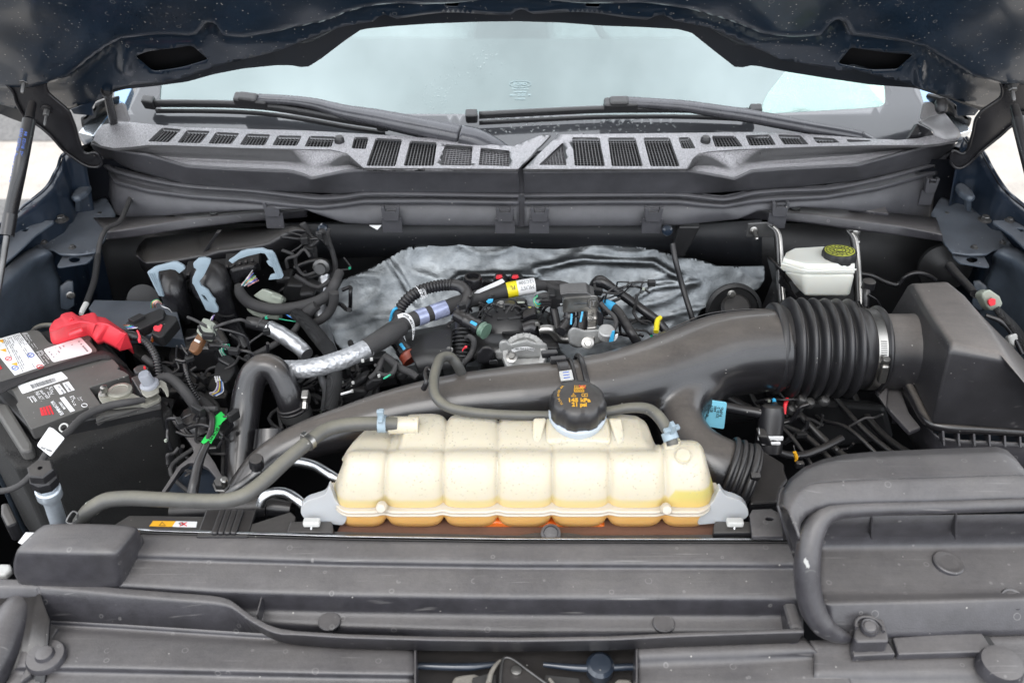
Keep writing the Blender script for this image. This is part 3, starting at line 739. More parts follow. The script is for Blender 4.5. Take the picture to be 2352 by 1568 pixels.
# cabin behind the glass
M['trim']=matte('grey_cabin_trim',(.16,.17,.175),.7,0,bump=.1)
M['trimdk']=matte('dark_dashboard',(.035,.037,.04),.75,0,bump=.1)
cab=thing('truck_cabin','dim truck cabin with seats and bright rear window behind the windshield','cabin',(1190,300,1.9))
mesh('dashboard',[(-.72,1.56,1.235),(.72,1.56,1.235),(.74,2.15,1.235),(-.74,2.15,1.235),(.74,2.22,1.05),(-.74,2.22,1.05)],[(0,1,2,3),(3,2,4,5)],M['trimdk'],cab,False)
mesh('cab_floor',[(-.75,1.56,.75),(.75,1.56,.75),(.75,4.2,.75),(-.75,4.2,.75)],[(0,1,2,3)],M['trimdk'],cab,False)
def seat(x):
    boxo('seat',(Vector((x,2.95,1.02))),(.52,.50,.16),M['trim'],cab,bev=.05,seg=3)
    boxo('seat_back',(Vector((x,3.26,1.32))),(.50,.14,.60),M['trim'],cab,z=(0,.18,1),x=(1,0,0),bev=.05,seg=3)
    boxo('headrest',(Vector((x,3.34,1.70))),(.28,.10,.18),M['trim'],cab,bev=.04,seg=3)
seat(-.38);seat(.38)
sw=[Vector((.38+.185*math.cos(a),2.42+.06*math.sin(a),1.28+.17*math.sin(a))) for a in [2*math.pi*k/20 for k in range(20)]]
tube('steering_wheel',sw,9,M['trimdk'],cab,seg=10,sub=2,closed=True)
mesh('rear_wall',[(-.75,4.2,.75),(.75,4.2,.75),(.75,4.2,1.35),(-.75,4.2,1.35)],[(0,1,2,3)],M['trim'],cab,False)
for x in (-.76,.76):
    mesh('door_inner',[(x,2.1,.75),(x,4.2,.75),(x,4.2,1.32),(x,2.1,1.28)],[(0,1,2,3)],M['trim'],cab,False)
mesh('roof',[(-.62,2.35,1.80),(.62,2.35,1.80),(.62,4.1,1.86),(-.62,4.1,1.86)],[(0,1,2,3)],M['trim'],cab,False)

# ---------------------------------------------------------------- fenders and inner structure
kL=crop(0,450,450/1283);kR=crop(2650,450,326/1278)
M['paintm2']=matte('painted_sky_reflection',(.16,.30,.48),.25,0,bump=.02,metal=.6,mott=.05)  # blue body paint lightened with a painted-in sky reflection
M['paintm']=matte('painted_sky_highlight',(.72,.78,.84),.16,0,bump=.02,metal=.9,coat=1.0,mott=.05)  # dark blue paint made pale, the sky highlight is in the colour
def zrow(Z0,Z1,pts):
    n=len(pts);return [PZ(u,v,Z0+(Z1-Z0)*i/(n-1)) for i,(u,v) in enumerate(pts)]
def fender(side):
    s='left' if side<0 else 'right'
    E=[(184,322),(176,334),(164,345),(147,358),(138,384),(130,398),(119,420),(105,437),(78,459),(60,472),(42,489),(10,512),(-40,560),(-110,640),(-200,760)]
    I=[(224,322),(223,326),(222,330),(215,360),(214,385),(214,395),(210,425),(195,450),(165,485),(150,500),(120,510),(100,530),(40,580),(-50,660),(-160,780)]
    mir=(lambda u:u) if side<0 else (lambda u:2390-u)
    if side>0:E=[(2214,316),(2220,324),(2226,330),(2250,345),(2258,356),(2268,375),(2276,390),(2296,422),(2310,440),(2320,449),(2352,475),(2392,505),(2440,560),(2510,640),(2600,760)]
    if side>0:I=[(2390-a,b+6) for a,b in I]
    t=thing('front_fender',('dark blue front fender with rolled edge along the %s side of the bay' % s),'fender',('z',E[3][0],E[3][1],1.22))
    top=zrow(1.285,1.17,E);low=zrow(1.215,1.06,I)
    out1=[p+Vector((side*.004,.01,-.030)) for p in top];out2=[p+Vector((side*.03,.03,-.18)) for p in top];out3=[p+Vector((side*.05,.03,-.5)) for p in top]
    rows=[low,[a.lerp(b,.55)+Vector((side*.035,0,-.02)) for a,b in zip(low,top)],top,out1,out2,out3]
    sheet('fender_skin',rows[2:],M['paint'],t,n=48,r=.012,thick=.0015,by='l');sheet('inner_flange',rows[:3],M['innerf'],t,n=48,r=.012,thick=.0015,by='l')  # inner flange carries the painted-in shade
    tube('fender_edge',[p+Vector((side*.004,0,0)) for p in top],3.2,M['paint'],t,seg=8,sub=4)
    return t
fender(-1);fender(1)
# A pillar slivers beyond the cowl corners, sky highlight painted into their colour
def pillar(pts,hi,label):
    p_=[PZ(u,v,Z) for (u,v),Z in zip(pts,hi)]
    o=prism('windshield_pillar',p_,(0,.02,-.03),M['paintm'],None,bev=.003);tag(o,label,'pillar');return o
pillar([(178,304),(212,312),(262,246),(266,222),(246,224)],(1.235,)*5,'windshield pillar base with painted-in sky highlight at the left cowl corner')
pillar([(2163,236),(2150,250),(2203,308),(2234,300),(2185,246)],(1.235,)*5,'windshield pillar base with painted-in sky highlight at the right cowl corner')
for q_,lab in ((((262,222),(286,240),(304,200),(300,190),(262,206)),'pillar sliver with painted-in blue sky reflection left of the windshield'),(((2128,205),(2108,205),(2118,236),(2160,246),(2160,224)),'pillar sliver with painted-in blue sky reflection right of the windshield')):
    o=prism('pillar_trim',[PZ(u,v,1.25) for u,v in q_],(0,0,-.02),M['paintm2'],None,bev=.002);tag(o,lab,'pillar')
def mirror(pts,label):
    c=[PY(u,v,1.62) for u,v in pts]
    o=prism('side_mirror',c,(0,.08,-.02),M['dark'],None,bev=.006);tag(o,label,'mirror')
mirror([k4(850,940),(k4(940,905)),k4(935,985),k4(735,1180),k4(720,1060),k4(840,1050)],'dark door mirror glimpsed past the left hinge arm')
mirror([k5(470,880),k5(570,935),k5(575,1050),k5(720,1070),k5(690,1170),k5(440,930)],'dark door mirror glimpsed past the right hinge arm')
def tab(pts,label):
    o=prism('hood_corner_tab',[PY(u,v,1.47) for u,v in pts],(0,.004,0),M['paint'],None,bev=.001);tag(o,label,'bracket')
tab([k4(*p) for p in ((640,995),(930,885),(870,930),(838,985),(850,1058),(670,1040))],'blue curved corner tab below the left end of the hood')
tab([k5(*p) for p in ((470,890),(770,1005),(730,1055),(575,1060),(565,960))],'blue curved corner tab below the right end of the hood')

# fender ledges with bolts, rails
def sidepanel(side):
    s='left' if side<0 else 'right';k=kL if side<0 else None
    mu=(lambda u:u) if side<0 else (lambda u:2404-u)
    L_=lambda pts,Z:[PZ(mu(u),v,Z) for u,v in pts]
    t=thing('inner_fender','dusty dark blue inner fender panel with bolted ledge on the %s of the bay' % s,'inner fender',('z',mu(80),620,1.05))
    # rounded rail top falling to a vertical wall
    a1=[kL(0,960),kL(120,860),kL(250,775),kL(300,770)]
    rail_t=[(-160,760),(-60,672),(0,628),(35,594),(70,570),(92,566)]
    rail_m=[(-140,800),(-40,706),(0,668),(40,632),(80,597),(122,580)]
    rail_b=[(-120,860),(-30,752),(0,728),(45,680),(90,628),(124,606)]
    wall_b=[(-100,1010),(-30,900),(0,880),(60,820),(110,765),(150,730)]
    wall_c=[(-60,1080),(40,960),(60,950),(110,880),(150,820),(180,790)]
    r1_,r2_,r3_=L_(rail_t,1.14),L_(rail_m,1.130),L_(rail_b,1.085)
    r4_=[Vector((p.x,p.y,p.z-.16))+Vector((-side*.008,0,0)) for p in r3_];r5_=[p+Vector((0,0,-.3)) for p in r4_]
    sheet('rail',[r1_,r2_,r3_,r4_,r5_],M['epaint'],t,n=30,r=.018,thick=.002,by='l')
    # ledge at the cowl end
    Pl=Plane(PZ(mu(150),520,1.135),(0,-.10,1))
    led=[kL(*p) for p in ((260,780),(420,620),(580,490),(640,420),(800,400),(880,370),(960,500),(870,700),(810,780),(780,810),(620,830),(500,825),(440,790),(370,785))]
    led=[(mu(u),v) for u,v in led]
    o=plate('upper_ledge',led,[],lambda u,v:Pl(u,v),M['epaint'],t,step=12,thick=.003,
              h=lambda u,v:Vector((0,0,.006*sstep((600-(mu(u) if side>0 else u)*.35-v)/30))))
    tabp=[kL(*p) for p in ((470,925),(520,835),(790,800),(770,850),(720,895),(590,915),(490,932))]
    hl=[(mu(171+13*math.cos(a)),595.5+7*math.sin(a)) for a in [2*math.pi*i/16 for i in range(16)]]
    Pt=Plane(PZ(mu(171),590,1.118),(0,-.10,1))
    plate('drilled_tab',rcorner([(mu(u),v) for u,v in tabp],6),[hl],Pt,M['epaint'],t,thick=.003,bev=.0008)
    # strap plate running to the fender
    sp=[kL(*p) for p in ((0,740),(130,620),(280,540),(445,540),(440,560),(290,665),(150,800),(0,930))]
    Ps=Plane(PZ(mu(60),560,1.165),(0,-.12,1))
    sq=[(mu(u),v) for u,v in [kL(*p) for p in ((170,632),(200,606),(248,606),(215,634))]]
    plate('fender_brace',[(mu(u),v) for u,v in sp],[sq],Ps,M['epaint'],t,thick=.004,bev=.001)
    for bx,by,r_,Z in ((310,548,7.0,1.172),(515,540,9.5,1.165),(365,728,5.0,1.143),(600,768,5.5,1.143),(830,495,5,1.14)):
        u,v=kL(bx,by);bolt('bolt',('z',mu(u),v,Z),(0,-.1,1),r_,M['dsteel'],t)
    u,v=kL(585,1165);bolt('bolt',('z',mu(u),v,1.03),(-side*.6,-.8,.2),6,M['steel'],t)
    # bracket with stud, flanged strip
    st=[kL(*p) for p in ((495,1090),(560,1040),(610,1045),(620,1250),(560,1290),(500,1270))]
    plate('stud_bracket',[(mu(u),v) for u,v in st],[],Plane(PZ(mu(160),680,1.03),(-side*.5,-.8,.25)),M['epaint'],t,thick=.006,bev=.002)
    # lever shaped hinge stop
    lv=[kL(*p) for p in ((585,335),(610,290),(670,240),(720,220),(755,245),(720,300),(650,345),(600,348))]
    lvp=[PZ(mu(u),v,1.195) for u,v in lv]
    prism('hinge_stop',lvp,(0,0,-.012),M['epaint'],t,bev=.005,seg=3)
    a_=PZ(mu(kL(642,350)[0]),kL(642,350)[1],1.19);b_2=PZ(mu(kL(640,470)[0]),kL(640,470)[1],1.15)
    prism('stop_leg',[a_+Vector((-.004,0,0)),a_+Vector((.004,0,0)),b_2+Vector((.004,0,0)),b_2+Vector((-.004,0,0))],(0,.012,0),M['epaint'],t,bev=.001)
    return t
sidepanel(-1);sidepanel(1)
# lower bay: black shells added to stand in for the shade between parts
bay=thing('bay_shade_shell','added black shell standing in for shade below the components','engine bay',(1190,900,1.4))
mesh('bay_shade_floor',[(-.84,.2,.70),(.84,.2,.70),(.84,1.62,.70),(-.84,1.62,.70)],[(0,1,2,3)],M['void'],bay,False)
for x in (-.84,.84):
    mesh('bay_shade_side',[(x,.2,.70),(x,1.62,.70),(x,1.62,.95),(x,.2,.95)],[(0,1,2,3)],M['void'],bay,False)
mesh('bay_shade_rear',[(-.80,1.60,.70),(.80,1.60,.70),(.80,1.60,1.18),(-.80,1.60,1.18)],[(0,1,2,3)],M['void'],bay,False)
mesh('bay_shade_front',[(-.84,.30,.70),(.84,.30,.70),(.84,.30,.95),(-.84,.30,.95)],[(0,1,2,3)],M['void'],bay,False)

# ---------------------------------------------------------------- firewall and heat shield
fw=thing('firewall','shadowed dark firewall behind the engine below the cowl','firewall',(1190,560,1.44))
sheet('firewall_panel',[[PY(u,v,1.475) for u,v in ((180,520),(1190,505),(2210,520))],[PY(u,v,1.470) for u,v in ((180,640),(1190,590),(2210,640))],[PY(u,v,1.50) for u,v in ((180,900),(1190,900),(2210,900))]],M['dark'],fw,n=40,r=.01)
M['fwp']=matte('firewall_paint',(.013,.014,.017),.5,.2,(.08,.075,.07),bump=.1,speck=.12)
for mu_ in (lambda u:u,lambda u:2404-u):
    mesh('cowl_gap_shade',[PY(mu_(u),v,1.50) for u,v in ((150,366),(300,366),(300,600),(120,600))],[(0,1,2,3)],M['innerf'],fw,False)  # dark panels added as shade over the bright gaps at the cowl ends
sheet('firewall_step',[[PY(u,v,1.43) for u,v in ((640,515),(860,516),(1190,520),(1560,520),(1750,505))],[PY(u,v,1.44) for u,v in ((640,600),(860,590),(1190,575),(1560,590),(1750,620))]],M['fwp'],fw,n=40,r=0)
hsP=Plane(PY(1190,640,1.405),(0,-.80,.60))
kE=crop(900,600,1000/2340);kF=crop(1976,600,1000/2340)
fo=[kE(*p) for p in ((215,503),(330,455),(450,400),(560,335),(640,290),(692,268),(700,268),(712,300),(716,268),(900,262),(1130,250),(1340,240),(1600,240),(1850,235),(2100,262),(2340,290))]+[kF(*p) for p in ((0,345),(90,352),(170,372),(250,402),(400,405),(574,400),(582,440),(570,510),(540,555),(500,578),(430,575),(330,562),(270,600),(215,660),(150,700))]+[(1560,800),(1300,860),(1000,870),(780,800),(745,740),(770,680)]
CRE=[(1231,616),(1336,597),(1420,601),(1501,604),(1560,640)]
CRE2=[(1040,650),(1055,634),(1140,632),(1231,636)]
def segd(p,a,b):
    a=Vector(a);b=Vector(b);p=Vector(p);d=b-a;t=max(0,min(1,(p-a).dot(d)/d.dot(d)));return (p-a-d*t).length
def foil_h(u,v):
    q=Vector((u*.011,v*.016,3.1));n1=noise.noise(q*.8)*.0045+noise.noise(q*2.4)*.0012+.0010*max(0,1-6.5*abs(noise.noise(Vector((u*.017+v*.013,v*.03-u*.006,2.2)))))**2
    r_=1-abs(noise.noise(Vector((u*.006+v*.004,v*.012,9.3))))*2.2;n1+=.0035*max(0,r_)**4
    for cr,w,hh_ in ((CRE,6,.007),(CRE2,6,.008),([(895,600),(930,650),(960,700)],5,.004),([(1440,700),(1500,660),(1600,650)],5,.005)):
        d=min(segd((u,v),cr[i],cr[i+1]) for i in range(len(cr)-1));n1+=hh_*math.exp(-(d/w)**2)
    if v<600:n1+=.0
    return Vector((0,-.80,.60))*n1
hs1=plate('heat_shield',rcorner(fo,2,1),[],hsP,M['foil'],None,step=7,h=foil_h,thick=.0015)
tag(hs1,'crumpled dull silver foil heat shield covering the firewall behind the engine','heat shield')
# ============================================================ cowl and wipers
M['cowlface']=matte('grey_cowl_plastic',(.052,.052,.058),.40,.45,(.17,.165,.17),speck=.05,mott=.2,bump=.2)
M['grille']=matte('grille_wire_plastic',(.09,.088,.09),.35,.1,bump=.05)
opL=[[(373,293),(417,297),(388,327),(339,325)],[(429,299),(483,301),(461,329),(407,328)],[(496,303),(551,306),(532,331),(478,330)],[(567,307),(622,309),(608,334),(550,333)],
       [(638,311),(694,312),(682,335),(625,334)],[(711,312),(770,314),(761,338),(699,337)],[(814,315),(847,315),(840,343),(807,341)],[(863,317),(924,320),(908,382),(841,381)],
       [(942,323),(1004,327),(996,381),(927,381)],[(1022,331),(1086,336),(1082,381),(1011,380)],[(1104,339),(1170,346),(1170,382),(1099,380)]]
opR=[[(1293,327),(1302,380),(1237,379)],[(1314,315),(1377,316),(1390,382),(1320,381)],[(1396,316),(1459,316),(1477,382),(1405,382)],[(1477,316),(1538,316),(1562,382),(1494,382)],
       [(1557,316),(1584,315),(1598,341),(1567,342)],[(1634,312),(1688,312),(1707,337),(1643,338)],[(1711,311),(1768,309),(1783,333),(1722,335)],[(1786,309),(1839,311),(1858,332),(1800,332)],
       [(1866,315),(1916,318),(1930,328),(1876,329)],[(1943,320),(1997,322),(2002,325),(1948,327)]]
backL=[(236,287),(262,281),(290,280),(430,293),(700,300),(850,308),(1000,318),(1100,330),(1180,336),(1213,322),(1248,309),(1265,310)]
frontL=[(1190,389),(835,386),(812,366),(798,352),(760,344),(560,340),(400,334),(340,333),(300,338),(262,341),(232,335),(214,322),(222,300)]
backR=[(1284,309),(1600,305),(1760,303),(1860,308),(2000,319),(2040,320),(2060,322)]
frontR=[(2200,322),(2160,330),(2120,334),(1990,334),(1860,337),(1700,343),(1640,347),(1604,352),(1590,366),(1580,388),(1202,388)]
def cowl_Z(u,v):
    z=1.268+.010*(388-v)/80
    if v>340:pass
    return z
def cowl_lift(u,v):return PZ(u,v,cowl_Z(u,v))
def cowl(side):
    s='left' if side<0 else 'right'
    t=thing('cowl_grille_panel','rain speckled grey plastic cowl panel on the %s, %s the diagonal seam' % (s,'up to' if side<0 else 'from'),'cowl panel',('z',700 if side<0 else 1700,340,1.27))
    ops=opL if side<0 else opR
    outl=(backL+frontL) if side<0 else backR+[(2110,318),(2150,306),(2196,306)]+frontR
    holes=[rcorner(o,4,3) for o in ops]
    plate('grille_deck',outl,holes,cowl_lift,M['wet'],t,step=14,thick=.004,bev=.0012)
    for i,o in enumerate(ops):
        wet=(side<0 and i in (9,10)) or (side>0 and i==0)
        bars=[];lf=lambda u,v:cowl_lift(u,v)+Vector((0,0,-.0045))
        vs=[];fs=[]
        def bar(p,q,w,h_):
            d=(q-p).normalized();n_=d.cross(Vector((0,0,1))).normalized()*w;z=Vector((0,0,h_));b0=len(vs)
            for e in (p,q):vs.extend([e-n_,e+n_,e+n_-z,e-n_-z])
            fs.extend([(b0,b0+1,b0+5,b0+4),(b0+1,b0+2,b0+6,b0+5),(b0+2,b0+3,b0+7,b0+6),(b0+3,b0,b0+4,b0+7)])
        if len(o)==4:tl,tr,br,bl_=[Vector(p) for p in o]
        else:tl=Vector(o[0])+Vector((-3,0));tr=Vector(o[0]);br=Vector(o[1]);bl_=Vector(o[2])
        wtop=(br-bl_).length;nv=max(5,int(wtop/7.2));nh=max(4,int((bl_-tl).length/4.2))
        for k in range(nv+1):
            f=k/nv;a=tl.lerp(tr,f);b_=bl_.lerp(br,f)
            if len(o)==3:a=(tl.lerp(tr,1)).lerp(bl_,1-f) if False else bl_.lerp(Vector(o[0]),f);
            bar(lf(a.x,a.y),lf(b_.x,b_.y),.0005,.002)
        vv,ff=vs,fs
        me_o=mesh('grille_bars',vs,fs,M['grille'],t,False)
        vs=[];fs=[]
        for k in range(nh+1):
            f=k/nh;a=tl.lerp(bl_,f);b_=tr.lerp(br,f)
            if len(o)==3:a=Vector(o[0]).lerp(bl_,f)
            q0,q1=lf(a.x,a.y)+Vector((0,0,-.002)),lf(b_.x,b_.y)+Vector((0,0,-.002));bar(q0,q1,.0005,.0022)
        mesh('grille_slats',vs,fs,M['wet'] if wet else M['satin'],t,False)
        # tray below the opening
        mesh('grille_tray',[PZ(u,v,cowl_Z(u,v))+Vector((0,0,-.0085 if wet else -.016)) for u,v in [(p.x,p.y) for p in (tl+Vector((-3,-6)),tr+Vector((3,-6)),br+Vector((3,-6)),bl_+Vector((-3,-6)))]],[(0,1,2,3)],M['wet'] if wet else M['dark'],t,False)
    # dish, ridge and front wall
    if side<0:
        top=[(214,323),(232,336),(262,342),(300,339),(340,334),(400,335),(560,341),(760,345),(798,353),(812,367),(835,387),(1190,390)]
        mid=[(210,325),(232,338),(264,346),(310,355),(380,362),(520,368),(660,374),(715,396),(760,388),(800,378),(836,388.5),(1190,391.5)]
        rid=[(209,328),(236,338),(263,344),(338,354),(429,381),(520,387),(669,393),(700,402),(716,410),(745,403),(790,393),(824,389),(1190,393)]
        low=[(216,345),(236,360),(262,371),(304,389),(422,421),(520,430),(608,437),(716,440),(790,443),(840,440),(1000,441),(1194,443)]
        lip=[(190,312),(197,326),(205,333),(223,342),(234,358),(242,374),(257,389),(338,411),(439,428),(574,437),(675,449),(735,455),(790,452),(837,445),(1000,446),(1175,449),(1192,449)]
        foot=[(244,385),(254,402),(262,416),(338,436),(439,449),(574,458),(675,470),(735,474),(790,468),(837,461),(1000,461),(1175,464),(1192,464)]
        bot=[(246,440),(262,492),(300,505),(420,492),(560,484),(700,480),(712,487),(760,503),(790,513),(860,517),(1000,519),(1192,520)]
    else:
        top=[(1202,390),(1580,389.5),(1590,367),(1604,353),(1640,348),(1700,344),(1860,338),(1990,335),(2120,335),(2160,331),(2196,323)]
        mid=[(1202,391.5),(1580,391),(1600,380),(1640,384),(1690,400),(1720,384),(1760,372),(1860,364),(1960,356),(2060,344),(2136,334),(2194,325)]
        rid=[(1202,393),(1578,390),(1640,402),(1687,411),(1727,392),(1800,387),(1967,379),(2051,356),(2136,334),(2193,327)]
        low=[(1204,443),(1400,443),(1581,444),(1687,437),(1798,430),(1900,420),(1984,411),(2136,376),(2180,350),(2194,340)]
        lip=[(1204,449),(1400,447),(1560,447),(1610,452),(1663,457),(1730,443),(1800,437),(1899,433),(2018,411),(2120,384),(2153,374),(2172,356),(2182,344),(2203,333),(2222,318)]
        foot=[(1204,464),(1400,462),(1560,462),(1610,468),(1663,472),(1730,460),(1800,455),(1899,450),(2018,430),(2120,402),(2153,394)]
        bot=[(1204,520),(1400,520),(1560,518),(1697,504),(1740,486),(1842,476),(1933,482),(2040,492),(2109,500),(2140,500)]
    zr=lambda Z,pts:[PZ(u,v,Z) for u,v in pts]
    T0=[cowl_lift(u,v)+Vector((0,.001,-.001)) for u,v in top]
    sheet('dished_shelf',[T0,zr(1.250,mid),zr(1.258,rid)],M['wet'],t,n=110,r=.010,thick=.002,smooth=False)
    R0=zr(1.258,rid);L0=zr(1.212,low)
    sheet('front_wall',[[p+Vector((0,.004,.0005)) for p in R0],[p+Vector((0,-.003,-.001)) for p in R0],L0,[p+Vector((0,.006,-.006)) for p in L0]],M['cowlface'],t,n=110,r=.004,thick=.002)
    lp=zr(1.208,lip)
    sweep('seal_lip',catmull(lp,4),[(.0018,-.005),(.0026,0),(.0018,.005),(-.001,.006),(-.001,-.006)],M['cowlface'],t,up=Vector((0,0,1)))
    n2=[p for p in lp][2:] if side<0 else lp[:-3]
    f1=zr(1.196,foot)
    sheet('gasket_channel',[[p+Vector((0,.012,.0)) for p in zr(1.206,[(a,b+4) for a,b in foot[:0]] or lip[(4 if side<0 else 0):(None if side<0 else -4)])],[p+Vector((0,.014,0)) for p in f1],[p+Vector((0,-.002,.002)) for p in f1],[p+Vector((0,-.004,-.004)) for p in f1]],M['cowlface'],t,n=90,r=.002,thick=.002)
    yrow=sorted((a,PZ(a,b_,1.196).y) for a,b_ in foot);BT=[PY(u,v,lerp_row(yrow,u)-.004) for u,v in bot]
    sheet('lower_apron',[[p+Vector((0,.002,-.003)) for p in f1],BT,[p+Vector((0,.01,-.004)) for p in BT]],M['cowlface'],t,n=90,r=.004,thick=.002)
    # apron clips
    cl=((626,456,20),(898,466,22),(1160,468,22)) if side<0 else ((1239,468,22),(1500,468,22),(1790,456,20),(2137,402,15))
    if side<0:cl=cl+((262+20,402,13),)
    for cu,cv,w in cl:
        c=PZ(cu,cv+13,1.188)+Vector((0,-.010,0));W=px(c,w)
        B=[(-1,0),(-.62,0),(-.5,.5),(.5,.5),(.62,0),(1,0),(.82,1.15),(.7,1.35),(-.7,1.35),(-.82,1.15)]
        H=px(c,26)
        prism('clip',[c+Vector((W*a,-.001*b_,(.4-b_)*H)) for a,b_ in B],(0,.009,0),M['cowlface'],t,bev=.001)
        for q in (.1,.45):boxo('clip_tooth',c+Vector((0,.001,(.4-q)*H)),(W*1.0,.005,H*.12),M['cowlface'],t,bev=.0004)
        boxo('clip_pad',c+Vector((0,.007,-H*1.55)),(W*2.1,.003,H*1.5),M['cowlface'],t,bev=.001)
    # washer nozzle
    nz_=(780,326) if side<0 else (1620,326)
    c=cowl_lift(*nz_)
    nzo=lathe('washer_nozzle',c,(0,-.1,1),[(.0085,0),(.0082,.006),(.006,.010),(.002,.0115)],M['satin'],t,seg=20)
    return t
cwl=cowl(-1);cwr=cowl(1)
# end caps at the pillars
t=cwr
prism('dark_corner_insert',[PZ(*k5(110,1275),1.272),PZ(*k5(205,1120),1.30),PZ(*k5(330,1185),1.295),PZ(*k5(372,1245),1.272),PZ(*k5(250,1278),1.27)],(0,.01,-.006),M['satin'],t,bev=.002)
M['capsky']=matte('wet_plastic_painted_sky',(.33,.325,.33),.30,0,bump=.6,bscale=700,mott=.15)  # wet cap plastic with sky brightness put into its pale colour
sheet('corner_cap',[[PZ(*k5(*p),1.272) for p in ((375,1262),(470,1295),(560,1280),(590,1240))],[PZ(*k5(*p),1.284) for p in ((340,1190),(430,1200),(520,1190),(556,1180))],[PZ(*k5(*p),1.292) for p in ((212,1118),(300,1080),(400,1060),(460,1060))],[PZ(*k5(*p),1.30) for p in ((225,1095),(300,1040),(380,1020),(420,1000))]],M['capsky'],t,n=14,r=.006,thick=.004,by='l')
prism('corner_fin',[PZ(*k5(*p),q) for p,q in (((235,1085),1.30),((262,955),1.335),((285,938),1.34),((340,938),1.34),((395,995),1.32),((400,1040),1.30),((300,1070),1.298))],(0,.006,0),M['capsky'],t,bev=.002)
t=cwl
M['capsky']=matte('wet_plastic_painted_sky',(.33,.325,.33),.30,0,bump=.6,bscale=700,mott=.15)
prism('corner_fin',[PZ(*k4(*p),q) for p,q in (((1020,1110),1.285),((1028,1060),1.295),((1038,990),1.318),((1070,955),1.33),((1105,942),1.334),((1140,960),1.328),((1152,1010),1.315),((1180,1090),1.29),((1170,1115),1.283))],(0,.006,0),M['capsky'],t,bev=.002)
# seam web between the halves
o=prism('cowl_seam_strip',[PZ(1188,392,1.2565),PZ(1205,390,1.2565),PZ(1210,443,1.211),PZ(1190,443,1.211)],(0,.006,0),M['cowlface'],None,bev=.0005);prism('lower_seam_strip',[PZ(1189,446,1.209),PZ(1206,446,1.209),PZ(1208,521,1.148),PZ(1190,521,1.148)],(0,.006,0),M['cowlface'],o,bev=.001);tag(o,'grey vertical joint strip between the two cowl panels','seam strip')
# side braces under the apron
def brace(pts_t,pts_m,pts_b,label):
    t=thing('cowl_brace',label,'brace',('z',*pts_m[0],1.13))
    a=[PZ(u,v,1.150) for u,v in pts_t];b_=[PZ(u,v,1.152) for u,v in pts_m];c=[PZ(u,v,1.135) for u,v in pts_b]
    sheet('brace_rail',[a,b_,c,[p+Vector((0,.02,-.004)) for p in c]],M['cover'],t,n=40,r=.004,thick=.002)
    return t
b1=brace([(214,500),(300,498),(430,492),(560,480),(705,472)],[(246,533),(300,524),(430,502),(560,488),(707,479)],[(244,552),(300,546),(430,527),(560,511),(704,500)],'tapering grey plastic brace under the left cowl panel')
lathe('rubber_plug',PZ(491,490,1.153),(0,0,1),[(.007,0),(.007,.0015),(.004,.0015),(.004,.0005)],M['rubber'],b1)
b2=brace([(1702,484),(1760,470),(1842,470),(1960,480),(2080,492),(2150,500)],[(1705,485),(1781,484),(1860,489),(1933,500),(2068,518),(2164,539)],[(1700,503),(1798,508),(1860,514),(1933,525),(2068,542),(2166,556)],'tapering grey plastic brace under the right cowl panel')
lathe('rubber_plug',PZ(*kF(785,12),1.153),(0,0,1),[(.009,0),(.009,.0015),(.005,.0015),(.005,.0005)],M['rubber'],b2)
prism('raised_pad',[PZ(*kF(*p),1.156) for p in ((1150,12),(1390,-12),(1420,48),(1280,30))],(0,0,-.006),M['cover'],b2,bev=.001)

# ---------------------------------------------------------------- wipers
PW1=off(PWp,.012);PW2=off(PWp,.028);PW3=off(PWp,.042)
def blade(pts_l,cap1,cap2,joint,label,arm,hub):
    t=thing('windshield_wiper',label,'wiper',PW2(*pts_l[0]))
    path=catmull([PW2(u,v)+wcurve(u,v) for u,v in pts_l],6);k=px(path[0],1)
    prof=[(8*k,1*k),(9*k,6*k),(2*k,9*k),(-9*k,7*k),(-10*k,0),(-4*k,-5*k),(4*k,-5*k)]
    sweep('blade_spoiler',path,prof,M['wetarm'],t,up=Vector((0,-.3,.95)))
    rub=[p-WN*.012+Vector((0,-.004,-.006)) for p in path]
    sweep('rubber_lip',rub,[(4*k,2*k),(4*k,-2*k),(-7*k,-1*k),(-7*k,1*k)],M['rubber'],t,up=Vector((0,-.3,.95)))
    for (u,v),a in ((cap1,0),(cap2,1)):
        c=PW2(u,v)+wcurve(u,v);boxo('end_cap',c,(28*k,22*k,30*k),M['wetarm'],t,z=WN,x=path[-1]-path[0],bev=5*k,seg=3)
    c=PW2(*joint)+wcurve(*joint)+WN*.006
    boxo('joint_block',c,(78*k,26*k,30*k),M['wetarm'],t,z=WN,x=path[-1]-path[0],bev=6*k,seg=3)
    boxo('joint_cover',c+WN*.010-Vector((.004,0,0)),(44*k,24*k,14*k),M['wetarm'],t,z=WN,x=path[-1]-path[0],bev=6*k,seg=3)
    ap=catmull([PW3(u,v)+wcurve(u,v) for u,v,w in arm],6)
    ws_=[w for *_,w in arm]
    def sc(f):
        x=f*(len(ws_)-1);i=min(int(x),len(ws_)-2);return ws_[i]+(ws_[i+1]-ws_[i])*(x-i)
    sweep('wiper_arm',ap,[(.30*k,.5*k),(-.10*k,.62*k),(-.75*k,.45*k),(-.75*k,-.45*k),(-.10*k,-.62*k),(.30*k,-.5*k)],M['armsat'],t,up=WN,scale=sc)
    hp_=catmull([PW3(u,v)+wcurve(u,v)-WN*d for u,v,w,d in hub],6);hw=[w for _,_,w,_ in hub]
    def sc2(f):
        x=f*(len(hw)-1);i=min(int(x),len(hw)-2);return hw[i]+(hw[i+1]-hw[i])*(x-i)
    sweep('arm_head',hp_,[(.42*k,.35*k),(.15*k,.62*k),(-.7*k,.62*k),(-.7*k,-.62*k),(.15*k,-.62*k),(.42*k,-.35*k)],M['armsat'],t,up=WN,scale=sc2)
    return t
